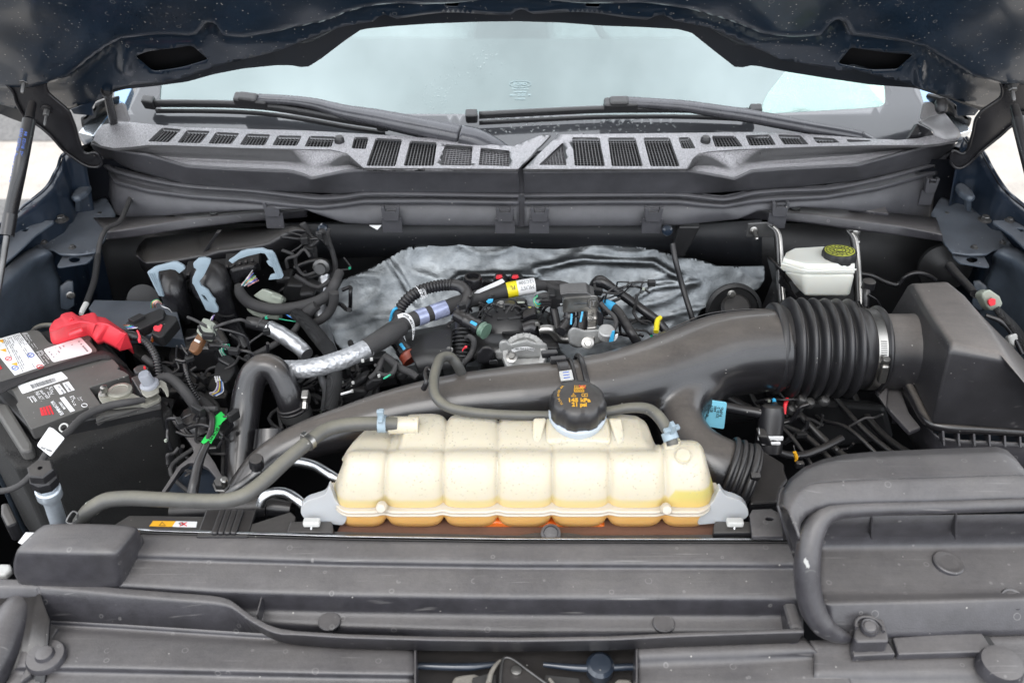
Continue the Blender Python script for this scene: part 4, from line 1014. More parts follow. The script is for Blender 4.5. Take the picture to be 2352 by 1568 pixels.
M['armsat']=matte('satin_black_wiper_metal',(.055,.055,.062),.26,0,bump=.08,coat=.3)
blade([(338,236),(440,236),(540,238),(610,243),(700,256),(790,272),(882,286)],(329,236),(878,285),(575,238),
      'black left wiper with its arm sloping down to the seam',[(585,226,17),(662,230,17),(720,238,20),(790,256,25),(860,268,29),(930,282,32),(1000,296,34),(1056,308,34)],
      [(1058,310,36,0),(1090,316,38,.002),(1130,328,38,.012),(1165,340,34,.026),(1190,350,30,.045)])
blade([(1100,262),(1180,258),(1280,253),(1375,249),(1470,248),(1560,248),(1650,251),(1730,255)],(1083,267),(1738,255),(1425,246),
      'black right wiper with its arm running to the right corner',[(1425,232,18),(1513,237,18),(1581,243,19),(1640,252,21),(1720,264,22),(1800,279,22),(1880,294,21),(1950,306,20),(1995,315,19)],
      [(1990,316,20,.0),(2020,322,18,.008),(2050,330,14,.02)])
# ============================================================ front covers
kB=crop(0,1200,.5);kC=crop(900,1150,1300/2352);kD=crop(1976,1200,.5);k3=crop(2000,1050,400/1254)
rc=thing('radiator_cover','wide dusty black plastic radiator cover stepped across the front of the bay','radiator cover',('z',1100,1320,1.05))
def hz(Z,pts):return [PZ(u,v,Z) for u,v in pts]
rows=[hz(1.045,[(250,1219),(320,1220),(790,1236),(1176,1241),(1860,1243)]),
        hz(1.062,[(250,1220),(320,1222),(790,1238),(1176,1244),(1860,1246)]),
        hz(1.058,[(230,1268),(277,1270),(790,1286),(1176,1292),(1860,1294)]),
        hz(1.050,[(225,1281),(277,1284),(790,1299),(1176,1305),(1860,1306)]),
        hz(1.050,[(220,1290),(277,1293),(790,1308),(1176,1314),(1860,1315)]),
        hz(1.045,[(150,1338),(277,1345),(500,1358),(790,1366),(1176,1372),(1845,1374)]),
        hz(1.017,[(150,1372),(277,1380),(500,1396),(790,1406),(1176,1412),(1845,1414)]),
        hz(1.013,[(150,1400),(277,1408),(500,1424),(790,1440),(1176,1452),(1845,1452)]),
        hz(.98,[(150,1460),(277,1470),(500,1476),(790,1478),(1176,1488),(1845,1490)])]
sheet('stepped_cover',rows,M['cover'],rc,n=60,r=.007,thick=.003)
# end wall of the recess and shallow moulded details
boxo('recess_end_wall',PZ(1812,1420,1.02),(.016,.055,.034),M['cover'],rc,bev=.006,seg=3)
boxo('moulded_rib',PZ(600,1398,1.028),(.0015,.03,.02),M['cover'],rc,bev=.0005)
for u,v in ((757,1426),(1524,1430)):
    c=PZ(u,v+2,1.015);rr=px(c,26);lathe('push_pin',c,(0,0,1),[(rr,0),(rr,.002),(rr*.9,.0032),(rr*.3,.0036)],M['cover'],rc,seg=24)
al=thing('radiator_seal_strip','thin bright aluminium edge along the back of the radiator cover','trim strip',('z',1100,1236,1.06))
sheet('metal_edge',[hz(1.066,[(316,1213),(405,1216),(790,1228),(1176,1234),(1840,1235)]),hz(1.0655,[(316,1217.5),(405,1220.5),(790,1232),(1176,1238),(1840,1239)]),hz(1.056,[(316,1219),(405,1222),(790,1234),(1176,1240),(1840,1241)])],M['alutube'],al,n=40,r=.0006,thick=.001)
sheet('rubber_edge',[hz(1.063,[(316,1219),(790,1235),(1176,1240),(1840,1241)]),hz(1.0645,[(316,1223),(790,1238),(1176,1244),(1840,1245)]),hz(1.058,[(316,1224),(790,1240),(1176,1247),(1840,1248)])],M['rubber'],al,n=40,r=.001,thick=.001)

lc=thing('latch_panel_cover','long grey front panel cover with curved lip at the bottom edge of the bay','front cover',('z',500,1500,1.02))
lipc=[(-120,1326),(0,1327),(79,1329),(180,1338),(277,1348),(400,1358),(480,1364),(510,1368),(533,1377),(573,1408),(612,1430),(640,1440),(680,1446),(790,1453),(1000,1459),(1190,1461),(1400,1458),(1560,1450),(1700,1445),(1846,1440)]
lipf=[(a,b+(18 if a<650 else 13)) for a,b in lipc]
low=[(-120,1440),(0,1432),(60,1424),(111,1424),(277,1433),(420,1442),(573,1452),(790,1465),(950,1473),(1190,1480),(1450,1477),(1560,1470),(1700,1464),(1846,1461)]
L1=hz(1.045,lipc);L2=hz(1.045,lipf);L3=hz(1.012,low)
sheet('curved_lip',[[p+Vector((0,.006,-.03)) for p in L1],L1,L2,L3],M['cover'],lc,n=120,r=.0035,thick=.003)
# left half of the lower deck
def deck(name,loops,parent):
    return sheet(name,loops,M['cover'],parent,n=50,r=.006,thick=.003)
deck('front_deck',[hz(1.012,[(60,1424),(111,1424),(277,1433),(573,1452),(790,1465),(951,1474)]),hz(1.004,[(70,1436),(134,1437),(277,1446),(573,1466),(790,1478),(951,1486)]),hz(1.010,[(60,1450),(134,1452),(277,1462),(573,1480),(790,1492),(951,1498)]),
                    hz(1.012,[(40,1530),(146,1532),(277,1534),(573,1542),(790,1547),(951,1549)]),hz(1.002,[(30,1541),(146,1542),(277,1545),(573,1552),(790,1556),(951,1558)]),hz(1.0,[(-60,1680),(146,1680),(573,1680),(951,1680)])],lc)
deck('front_deck',[hz(1.012,[(1465,1477),(1560,1470),(1700,1464),(1846,1461)]),hz(1.010,[(1465,1506),(1560,1502),(1700,1497),(1876,1494)]),hz(1.000,[(1465,1528),(1560,1524),(1700,1520),(1880,1508)]),hz(1.000,[(1465,1566),(1560,1562),(1700,1562),(1950,1550)]),hz(.99,[(1465,1680),(1560,1680),(1700,1680),(1990,1680)])],lc)
prism('deck_wall',[PZ(951,1480,1.012),PZ(956,1480,1.012),PZ(956,1640,1.012),PZ(951,1640,1.012)],(0,0,-.05),M['cover'],lc,bev=.001)
prism('deck_wall',[PZ(1460,1480,1.012),PZ(1465,1480,1.012),PZ(1465,1640,1.012),PZ(1460,1640,1.012)],(0,0,-.05),M['cover'],lc,bev=.001)
# left corner pocket: slanted wall, tube like bulge, round pin
pw=[hz(1.045,[(-80,1345),(0,1346),(84,1347)]),hz(1.0,[(-60,1420),(20,1424),(108,1440)]),hz(.985,[(-60,1640),(0,1640),(60,1640)])]
sheet('corner_pocket',[hz(1.040,[(-80,1342),(0,1343),(84,1344),(112,1424)]),hz(.985,[(-80,1640),(0,1640),(60,1640),(95,1640)])],M['satin'],lc,n=16,r=.002,by='l')
tube('pocket_bulge',[('z',46,1350,1.025),('z',40,1400,1.02),('z',5,1480,1.01),('z',-45,1570,1.0)],[10,38,50,56],M['cover'],lc,seg=22)
prism('corner_rib',[PZ(80,1346,1.046),PZ(90,1347,1.046),PZ(116,1424,1.014),PZ(106,1430,1.014)],(0,.0,-.01),M['cover'],lc,bev=.002)
prism('diagonal_rib',[PZ(112,1426,1.012),PZ(136,1440,1.012),PZ(70,1548,1.01),PZ(40,1570,1.01)],(0,0,-.01),M['cover'],lc,bev=.003)
c=PZ(108,1512,1.012);rr=px(c,44);lathe('push_pin',c,(0,-.05,1),[(rr,0),(rr,.004),(rr*.92,.007),(rr*.5,.0075),(rr*.42,.012),(rr*.3,.013)],M['cover'],lc,seg=32)

# corner box cover at the left
cc=[(105,1203),(200,1203),(314,1206),(321,1214),(316,1222),(279,1268),(268,1275),(250,1277),(44,1272),(36,1266),(40,1256),(92,1208)]
cb=[(105,1218),(200,1218),(320,1224),(330,1234),(322,1242),(284,1300),(272,1316),(252,1322),(30,1318),(22,1312),(26,1296),(88,1222)]
top=[PZ(u,v,1.098) for u,v in cc];bot=[PZ(u,v,1.066) for u,v in cb]
cen=sum(top,Vector())/len(top)
fc=loft('corner_fuse_cover',[[p+Vector((0,0,-.05)) for p in bot],bot,[b_.lerp(a,.85) for a,b_ in zip(top,bot)],[a+(cen-a)*.03+Vector((0,0,.003)) for a in top],[a+(cen-a)*.30+Vector((0,0,.005)) for a in top]],M['cover'],cap=True);subd(fc,1)
tag(fc,'raised smooth rectangular plastic cap at the left front corner','cover')

# ============================================================ air snorkel on the right
sn=thing('air_intake_snorkel','big grey air intake snorkel with rounded open mouth at right front','intake snorkel',('z',2100,1200,1.15))
fr_p=[(2560,1150,1.160),(2352,1158,1.158),(2115,1165,1.156),(1975,1169,1.154),(1918,1174,1.152),(1884,1192,1.148),(1864,1230,1.135),(1854,1290,1.112),(1856,1350,1.085),(1868,1400,1.062),(1890,1436,1.045),(1925,1458,1.030),(1960,1466,1.018)]
tube('mouth_rim',[('z',*p) for p in fr_p],[15,15,16,18,21,25,28,30,30,29,26,18,8],M['cover'],sn,seg=20,sub=8)
bk=[(1790,1160),(1793,1128),(1812,1096),(1846,1068),(1889,1050),(1937,1039),(1996,1033),(2150,1026),(2289,1021),(2312,1028),(2332,1048),(2360,1085),(2560,1090)]
cr_=[(1812,1170),(1818,1150),(1836,1128),(1856,1114),(1880,1108),(1917,1105),(1996,1101),(2150,1096),(2289,1092),(2318,1091),(2345,1091),(2370,1095),(2560,1098)]
ed=[(1838,1230),(1836,1210),(1840,1190),(1852,1174),(1874,1162),(1906,1154),(1990,1150),(2150,1147),(2289,1143),(2320,1142),(2350,1142),(2375,1142),(2560,1138)]
low_b=[(1800,1240),(1790,1190),(1800,1150),(1850,1110),(1900,1090),(1940,1080),(1996,1076),(2150,1070),(2289,1066),(2330,1070),(2360,1090),(2380,1110),(2580,1130)]
sheet('snorkel_shell',[hz(1.07,low_b),hz(1.150,[(a,b_+3) for a,b_ in bk]),hz(1.172,[(a*.75+c_*.25,b_*.75+d*.25) for (a,b_),(c_,d) in zip(bk,cr_)]),hz(1.178,cr_),hz(1.166,ed),hz(1.158,[(a,b_+12) for a,b_ in ed])],M['cover'],sn,n=110,r=.007,thick=.003,by='l')
tube('parting_line',[('z',a,b_-1,1.1795) for a,b_ in cr_[2:]],1.1,M['cover'],sn,seg=6)
sheet('shell_side',[hz(1.150,[(1790,1162),(1793,1130),(1800,1116)]),hz(1.13,[(1800,1200),(1812,1180),(1822,1160)]),hz(1.08,[(1835,1300),(1838,1260),(1840,1220)])],M['cover'],sn,n=14,r=.004,by='l')
o=prism('scuff_mark',[PZ(1853+(4+(k % 3))*math.cos(a)+4*math.sin(a),1292+(9+4*(k % 2))*math.sin(a),1.139) for k,a in [(k,2*math.pi*k/14) for k in range(14)]],(0,0,-.001),M['white'],sn,bev=0)
# throat
sheet('throat_floor',[hz(1.115,[(1880,1186),(2150,1184),(2560,1180)]),hz(1.062,[(1880,1235),(2150,1232),(2560,1226)]),hz(1.048,[(1880,1260),(2150,1258),(2560,1250)]),hz(1.044,[(1880,1362),(2150,1362),(2560,1352)]),hz(1.052,[(1890,1384),(2150,1378),(2560,1366)]),hz(1.046,[(1900,1398),(2150,1394),(2560,1382)]),hz(1.018,[(1900,1466),(2150,1460),(2560,1448)]),hz(1.008,[(1900,1472),(2150,1466),(2560,1454)])],M['cover'],sn,n=40,r=.006,thick=.002)
for u in (2003,2196,2390):
    prism('throat_rib',[PZ(u-2,1180,1.12),PZ(u+3,1180,1.12),PZ(u+3,1240,1.075),PZ(u-2,1240,1.075)],(0,.012,0),M['cover'],sn,bev=.0008)
c=PZ(2178,1292,1.047);rr=px(c,36);lathe('recessed_boss',c,(.1,0,1),[(rr,-.003),(rr*.97,.0010),(rr*.90,.0022),(rr*.80,.0022),(rr*.66,.0004),(rr*.3,.0002)],M['cover'],sn,seg=28)
for (u,v),r_,lab in (((1996,1442),21,0),((2324,1379),28,1)):
    c=PZ(u,v,1.040);rr=px(c,r_)
    lathe('retainer_pin',c,(0,-.2,1),[(rr,0),(rr,.003),(rr*.9,.005),(rr*.75,.0038),(rr*.6,.0055),(rr*.2,.006)],M['cover'],sn,seg=26)
    a0=[c+Vector((rr*1.45*math.cos(R(x)),rr*1.35*math.sin(R(x)),.002)) for x in range(-25,206,21)]
    tube('pin_collar',a0,4.5,M['cover'],sn,seg=8,sub=3)
tb=[kD(*p) for p in ((1010,1300),(1022,1215),(1060,1180),(1130,1172),(1190,1200),(1212,1290),(1215,1325),(1030,1330))]
prism('mount_tab',[PZ(u,v,1.036) for u,v in tb],(0,0,-.02),M['cover'],sn,bev=.003,seg=3)
rf=thing('right_front_deck','dusty grey front deck panel below the snorkel mouth at the lower right','front cover',('z',2100,1520,1.0))
deck('deck_plate',[hz(1.012,[(1860,1470),(2040,1463),(2257,1448),(2520,1440)]),hz(1.006,[(1870,1500),(2040,1496),(2257,1488),(2520,1478)]),hz(1.004,[(1870,1545),(2110,1545),(2330,1540),(2520,1530)]),hz(.995,[(1870,1568),(2110,1568),(2330,1566),(2520,1560)]),hz(.99,[(1950,1690),(2110,1690),(2330,1690),(2520,1690)])],rf)
for p0,p1 in (((2042,1460),(2062,1502)),((2257,1448),(2288,1494)),((1968,1474),(1976,1504))):
    a=PZ(*p0,1.0145);b_=PZ(*p1,1.0105);d=Vector((.0035,0,0))
    prism('joint_rib',[a-d,a+d,b_+d,b_-d],(0,0,-.006),M['dark'],rf,bev=.0008)
prism('raised_pad',[PZ(*kD(*p),1.018) for p in ((990,1335),(1215,1330),(1255,1400),(1010,1412))],(0,0,-.01),M['cover'],rf,bev=.002)
prism('raised_pad',[PZ(*kD(*p),1.018) for p in ((1235,1300),(1750,1265),(1830,1385),(1270,1402))],(0,0,-.01),M['cover'],rf,bev=.002)
c=PZ(2296,1532,1.012);rr=px(c,50);lathe('push_pin',c,(0,-.05,1),[(rr*1.05,-.004),(rr,.004),(rr*.9,.010),(rr*.5,.012),(rr*.2,.012)],M['cover'],rf,seg=32)

# ============================================================ latch opening at the bottom middle
lt=thing('hood_latch','dusty hood latch in the dark rectangular opening at the bottom edge','latch',('z',1190,1530,.98))
mesh('opening_floor',[PZ(940,1482,.955),PZ(1475,1482,.955),PZ(1475,1660,.955),PZ(940,1660,.955)],[(0,1,2,3)],M['satin'],lt,False)
tube('pressed_bar',[('z',955,1528,.975),('z',1080,1530,.975),('z',1142,1524,.975)],[8,9,6],M['paint'],lt,seg=14)
tube('pressed_bar',[('z',1248,1525,.975),('z',1340,1533,.975),('z',1458,1530,.975)],[6,9,8],M['paint'],lt,seg=14)
lathe('bar_boss',PZ(1378,1530,.975),(0,-.2,1),[(.016,-.01),(.016,.004),(.012,.008),(.004,.009)],M['paint'],lt,seg=24)
M['dirt']=matte('dirt_caked_metal',(.18,.165,.14),.9,.4,(.3,.28,.25),bump=1.0,bscale=300,mott=.5)
prism('latch_striker_plate',[PZ(u,v,.985) for u,v in ((1146,1600),(1150,1516),(1162,1506),(1176,1508),(1262,1572),(1262,1600))],(0,0,-.006),M['satin'],lt,bev=.001)
tube('latch_striker_edge',[('z',1148,1600,.987),('z',1152,1530,.987),('z',1158,1510,.987),('z',1172,1510,.987),('z',1215,1540,.987),('z',1262,1574,.987)],3.5,M['dsteel'],lt,seg=8,sub=5)
lathe('rivet',PZ(1186,1540,.986),(0,0,1),[(.006,0),(.006,.002),(.003,.003)],M['steel'],lt)
for pts in (((1035,1568),(1044,1552),(1060,1548),(1090,1545),(1110,1552),(1118,1600),(1030,1600)),((1408,1568),(1420,1556),(1450,1558),(1462,1600),(1400,1600))):
    prism('dirt_caked_bracket',[PZ(u,v,.972) for u,v in pts],(0,0,-.008),M['dirt'],lt,bev=.003)
prism('latch_side_plate',[PZ(u,v,.975) for u,v in ((1085,1555),(1120,1545),(1140,1548),(1140,1600),(1080,1600))],(0,0,-.01),M['dsteel'],lt,bev=.001)
prism('latch_side_plate',[PZ(u,v,.975) for u,v in ((1252,1548),(1330,1556),(1340,1600),(1245,1600))],(0,0,-.01),M['dsteel'],lt,bev=.001)
tube('latch_hook',[('z',1122,1568,.985),('z',1128,1545,.985),('z',1140,1525,.985),('z',1150,1515,.985)],[7,6,5,3],M['rust2'] if 'rust2' in M else M['dirt'],lt,seg=8)
tube('latch_hook',[('z',1262,1595,.985),('z',1270,1572,.985),('z',1262,1558,.985)],[7,6,4],M['dirt'],lt,seg=8)

# ============================================================ coolant reservoir
def tankmat():
    m,t,b=newmat('milky_tank_plastic_over_coolant');L=t.links;geo=N(t,'ShaderNodeNewGeometry');pos=geo.outputs['Position']
    sp=N(t,'ShaderNodeSeparateXYZ');L.new(pos,sp.inputs[0])
    # coolant level: a touch higher in the last chamber
    st=N(t,'ShaderNodeMapRange');st.inputs[1].default_value=.187;st.inputs[2].default_value=.194;st.inputs[3].default_value=1.0995;st.inputs[4].default_value=1.1130;L.new(sp.outputs[0],st.inputs[0])
    su=N(t,'ShaderNodeMath',operation='SUBTRACT');L.new(st.outputs[0],su.inputs[0]);L.new(sp.outputs[2],su.inputs[1])
    r=N(t,'ShaderNodeMapRange');r.inputs[1].default_value=-.0025;r.inputs[2].default_value=.0025;L.new(su.outputs[0],r.inputs[0])
    c0=N(t,'ShaderNodeMix');c0.data_type='RGBA';L.new(r.outputs[0],c0.inputs[0]);c0.inputs[6].default_value=(.53,.48,.375,1)
    yv=N(t,'ShaderNodeMapRange');yv.inputs[1].default_value=.15;yv.inputs[2].default_value=.2;L.new(sp.outputs[0],yv.inputs[0])
    yc=N(t,'ShaderNodeMix');yc.data_type='RGBA';L.new(yv.outputs[0],yc.inputs[0]);yc.inputs[6].default_value=(.46,.44,.24,1);yc.inputs[7].default_value=(.52,.44,.14,1);L.new(yc.outputs[2],c0.inputs[7])
    oz=N(t,'ShaderNodeMapRange');oz.inputs[1].default_value=1.104;oz.inputs[2].default_value=1.074;L.new(sp.outputs[2],oz.inputs[0])
    cr=N(t,'ShaderNodeMix');cr.data_type='RGBA';L.new(oz.outputs[0],cr.inputs[0]);L.new(c0.outputs[2],cr.inputs[6]);cr.inputs[7].default_value=(.70,.40,.13,1)
    v_=N(t,'ShaderNodeTexVoronoi',Scale=200.0);L.new(pos,v_.inputs['Vector'])
    n2=N(t,'ShaderNodeTexNoise',Scale=28.0,Detail=3.0);L.new(pos,n2.inputs['Vector'])
    zr_=N(t,'ShaderNodeMapRange');zr_.inputs[1].default_value=1.098;zr_.inputs[2].default_value=1.120;L.new(sp.outputs[2],zr_.inputs[0])
    mk=N(t,'ShaderNodeMapRange');mk.inputs[1].default_value=.38;mk.inputs[2].default_value=.52;L.new(n2.outputs['Fac'],mk.inputs[0])
    dr_=N(t,'ShaderNodeMapRange');dr_.inputs[1].default_value=.28;dr_.inputs[2].default_value=.10;dr_.inputs[3].default_value=0;dr_.inputs[4].default_value=1;L.new(v_.outputs['Distance'],dr_.inputs[0])
    m1=N(t,'ShaderNodeMath',operation='MULTIPLY');L.new(mk.outputs[0],m1.inputs[0]);L.new(zr_.outputs[0],m1.inputs[1])
    m2=N(t,'ShaderNodeMath',operation='MULTIPLY');L.new(m1.outputs[0],m2.inputs[0]);L.new(dr_.outputs[0],m2.inputs[1])
    m3=N(t,'ShaderNodeMath',operation='MULTIPLY');L.new(m2.outputs[0],m3.inputs[0]);m3.inputs[1].default_value=.85
    mx_=N(t,'ShaderNodeMix');mx_.data_type='RGBA';L.new(m3.outputs[0],mx_.inputs[0]);L.new(cr.outputs[2],mx_.inputs[6]);mx_.inputs[7].default_value=(.36,.33,.26,1)
    L.new(mx_.outputs[2],b.inputs['Base Color'])
    b.inputs['Subsurface Weight'].default_value=.45;b.inputs['Subsurface Radius'].default_value=(.03,.022,.010);b.inputs['Subsurface Scale'].default_value=.35
    b.inputs['Roughness'].default_value=.34
    bp=N(t,'ShaderNodeBump',Strength=.25,Distance=.002);L.new(m2.outputs[0],bp.inputs['Height']);L.new(bp.outputs[0],b.inputs['Normal'])
    return m
M['tank']=tankmat()
def milkmat(name,col,sss=.6,tr=.15):
    m,t,b=newmat(name);b.inputs['Base Color'].default_value=(*col,1);b.inputs['Subsurface Weight'].default_value=sss;b.inputs['Subsurface Radius'].default_value=(.03,.025,.02);b.inputs['Subsurface Scale'].default_value=.3
    b.inputs['Roughness'].default_value=.32;return m
M['ear']=milkmat('frosted_tank_flange',(.50,.45,.38));M['frost']=milkmat('frosted_ear_plastic',(.38,.39,.40));M['ring']=milkmat('frosted_neck_ring',(.42,.47,.52))
rs=thing('coolant_reservoir','lumpy cream coolant tank with orange coolant low in its seven chambers','coolant tank',('z',1200,1150,1.08))
xs_p=[761,882,1017,1142,1268,1399,1528,1650]
def X(u,Y,Z):return ((u-CU)/FOC)*dep(Vector((0,Y,Z)))
x_of=lambda u:X(u,.80,1.11)
xp=[x_of(u) for u in xs_p]
x0,x1=xp[0]-.005,xp[-1]+.001
topZ=[(761,1.126),(800,1.131),(880,1.132),(900,1.132),(918,1.150),(1000,1.152),(1150,1.151),(1300,1.151),(1430,1.151),(1480,1.148),(1510,1.138),(1530,1.130),(1650,1.130)]
def ringat(x,sc):
    u=CU+(x)*FOC/dep(Vector((0,.80,1.11)))
    lobe=0
    for i in range(7):
        if xp[i] <= x <= xp[i+1]:
            t_=(x-xp[i])/(xp[i+1]-xp[i]);a_=abs(2*t_-1)
            if (i==0 and t_<.5) or (i==6 and t_>.5):a_=0
            lobe=a_**4.5+.45*a_**24
    zt=lerp_row(topZ,u);last=sstep((u-1505)/22)
    back=1-last
    pr=[(.785,1.049),(.784,1.072),(.783,1.100),(.787,1.121),(.796,1.139),(.810,1.1465),(.820,1.147),(.829,1.1405),(.836,min(zt,1.1455)),(.848,zt-.003),(.864,zt),(.884,zt-.002),(.898,zt-.010),(.906,zt-.024),(.908,1.09),(.905,1.060),(.89,1.044),(.86,1.040),(.805,1.038)]
    if last>0:
        alt=[(.785,1.049),(.784,1.072),(.784,1.100),(.788,1.120),(.798,1.137),(.812,1.147),(.826,1.150),(.838,1.147),(.848,1.140),(.856,1.128),(.862,1.118),(.866,1.108),(.868,1.098),(.868,1.088),(.866,1.075),(.862,1.066),(.855,1.055),(.84,1.040),(.805,1.038)]
        pr=[(a*(1-last)+c_*last,b_*(1-last)+d*last) for (a,b_),(c_,d) in zip(pr,alt)]
    cy=sum(a for a,b_ in pr)/len(pr);cz=sum(b_ for a,b_ in pr)/len(pr)
    out=[]
    for i,(a,b_) in enumerate(pr):
        k=1-.135*lobe*(1 if b_>1.07 else .5)
        k *= sc
        dz_=max(0,b_-1.085);sh=.26*dz_*(math.exp(-(x-x0)/.05)-.7*math.exp(-(x1-x)/.035))
        sh+=max(0,a-.86)*.8*(math.exp(-(x-x0)/.03)-math.exp(-(x1-x)/.03))
        out.append(Vector((x+sh,cy+(a-cy)*k,cz+(b_-cz)*k+(.007*lobe if b_<1.07 else 0))))
    return out
st=[];NS=230
for i in range(NS+1):
    f=i/NS;x=x0+(x1-x0)*f;de=max(0,min(x-x0,x1-x))/.030
    sc=(1-(1-min(1,de))**2.6)**(1/2.6) if de<1 else 1
    st.append(ringat(x,max(.52,sc)))
tk=loft('tank_body',st,M['tank'],rs);subd(tk,1)
# seam flange with ears
fl_f=[(752,1105),(757,1138),(764,1156),(790,1165),(882,1166),(1017,1169),(1142,1172),(1268,1172),(1399,1171),(1528,1169),(1620,1163),(1644,1152),(1655,1130),(1657,1105)]
Zf=1.0880
fo_=[]
for i in range(200):
    f=i/199;x=x0-.006+(x1-x0+.012)*f;lobe=sum(math.exp(-((x-q)/.007)**2) for q in xp[1:-1]);e=max(0,min(x-(x0-.006),(x1+.006)-x))
    y=.7765+.003*lobe+(.040*max(0,1-min(1,e/.035))**2.2)
    fo_.append(Vector((x,y,Zf)))
outl_f=fo_+[Vector((x1+.004,.828,Zf)),Vector((x0-.004,.828,Zf))]
prism('seam_flange',outl_f,(0,0,-.0040),M['ear'],rs,bev=.0016,seg=3)
prism('seam_rim',[p+Vector((0,-.0012,-.0044)) for p in fo_]+[Vector((x1+.004,.828,Zf-.0044)),Vector((x0-.004,.828,Zf-.0044))],(0,0,-.0030),M['ear'],rs,bev=.0013,seg=2)
earL=[(756,1112),(748,1136),(724,1144),(704,1150),(692,1162),(690,1176),(697,1190),(716,1197),(790,1207),(800,1180),(770,1150)]
earR=[(1654,1118),(1664,1138),(1690,1145),(1708,1154),(1718,1168),(1720,1182),(1712,1192),(1690,1197),(1600,1206),(1610,1180),(1640,1150)]
for e_ in (earL,earR):prism('mounting_ear',[PY(u,v,.788+.00035*(1160-v)*.3) for u,v in rcorner(e_,10)],(0,.010,0),M['frost'],rs,bev=.004,seg=3)
for u,v in ((875,1172),(1532,1176)):
    c=PY(u,v,.772);lathe('flange_boss',c+Vector((0,.006,0)),(0,-1,.5),[(.0065,-.004),(.0065,.004),(.0050,.007),(.002,.0075)],M['ear'],rs,seg=16)
# filler saddle ribs and neck
cap_c=PZ(1326,950,1.160)
for du in (-1,1):
    bx_=cap_c+Vector((du*.050,-.020,-.012))
    prism('neck_rib',[bx_+Vector((0,-.030,-.010)),bx_+Vector((du*.008,-.030,-.012)),bx_+Vector((du*.004,.012,.012)),bx_+Vector((-du*.012,.012,.012))],(0,.012,-.012),M['tank'],rs,bev=.003,seg=3)
boxo('saddle_pad',cap_c+Vector((0,-.016,-.016)),(.080,.040,.016),M['tank'],rs,z=(0,-.25,1),bev=.006,seg=3)
lathe('filler_neck',cap_c+Vector((0,0,-.014)),(0,-.08,1),[(.033,0),(.0335,.010),(.0355,.012),(.0355,.016),(.033,.018)],M['ring'],rs,seg=40)
lathe('level_dimple',PZ(1570,1044,1.149),(0,-.4,1),[(.010,-.003),(.008,.0006),(.003,.0012)],M['tank'],rs,seg=24)
lathe('hose_spout',PZ(905,976,1.152),(-1,0,0),[(.011,-.03),(.011,.006)],M['tank'],rs,seg=20)
lathe('hose_spout',PZ(1543,1020,1.146),(0,.3,1),[(.010,-.01),(.010,.006)],M['tank'],rs,seg=20)
# cap
axc=Vector((0,-.10,1)).normalized();cc_=cap_c+Vector((0,-.001,.003))
prof=[(.0335,0),(.0352,.002),(.0352,.016),(.0325,.0235),(.0290,.0275),(.020,.0295),(.004,.0298)]
cpt=lathe('cap',cc_,axc,prof,M['plastic'],rs,seg=72,shp=50,flute=(9,.045,.0315))
tp=cc_+axc*.0303;cx=Vector((1,0,0));cy=(Vector((0,1,0))-axc*axc.y).normalized()
text('cap_text','145 kPa',tp+cy*-.0095,cx,cy,.0088,M['inkgold'],cpt,width=.026,bold=.00035)
text('cap_text','21 psi',tp+cy*-.0170,cx,cy,.0088,M['inkgold'],cpt,width=.018,bold=.00035)
def ln(name,pts,w,mat,parent,closed=False):
    ps=[tp+cx*a*.001+cy*b_*.001+axc*.0002 for a,b_ in pts]
    return tube(name,ps,w,mat,parent,seg=5,sub=1,closed=closed)
ln('warning_triangle',[(-9,-3),(-3.2,-3),(-6,2.2)],.9,M['inkgold'],cpt,True)
ln('warning_mark',[(-6,.8),(-6,-1.6)],.9,M['inkgold'],cpt)
ln('book_icon',[(4,-3),(4,1.6),(7.3,1.2),(10.6,1.6),(10.6,-3),(7.3,-2.5)],.9,M['inkgold'],cpt,True);ln('book_icon',[(7.3,1.2),(7.3,-2.5)],.8,M['inkgold'],cpt)
ln('tank_icon',[(-5,5),(7,5),(7,11),(-5,11)],1.0,M['inkgold'],cpt,True)
for k in range(4):ln('tank_icon',[(-4.2+2.9*k,6),(-4.2+2.9*k,9.2),(-2.6+2.9*k,9.2),(-2.6+2.9*k,6)],.8,M['inkgold'],cpt)
for k in range(3):ln('steam_icon',[(-4+2*k,12),(-4+2*k,16)],.8,M['inkgold'],cpt)
ln('hand_icon',[(2,12),(5,15.5),(10,15.5),(7,12.5),(3,12.2)],1.2,M['inkgold'],cpt,True)
ln('red_cross',[(1.5,16),(9,11.5)],1.2,M['inkred'],cpt);ln('red_cross',[(1.5,11.5),(9,16.2)],1.2,M['inkred'],cpt)
for i,ch in enumerate('FL34-8100-AA'):
    a=R(212-i*6.5);q=tp+cx*.0255*math.cos(a)*.95+cy*.0255*math.sin(a)*-.0+cy*.0255*math.sin(a)
    q=q-axc*.0018
    text('cap_code',ch,q,cx*-math.sin(a)*-1+cy*math.cos(a)*-1,cx*math.cos(a)+cy*math.sin(a),.0042,M['inkgold'],cpt)

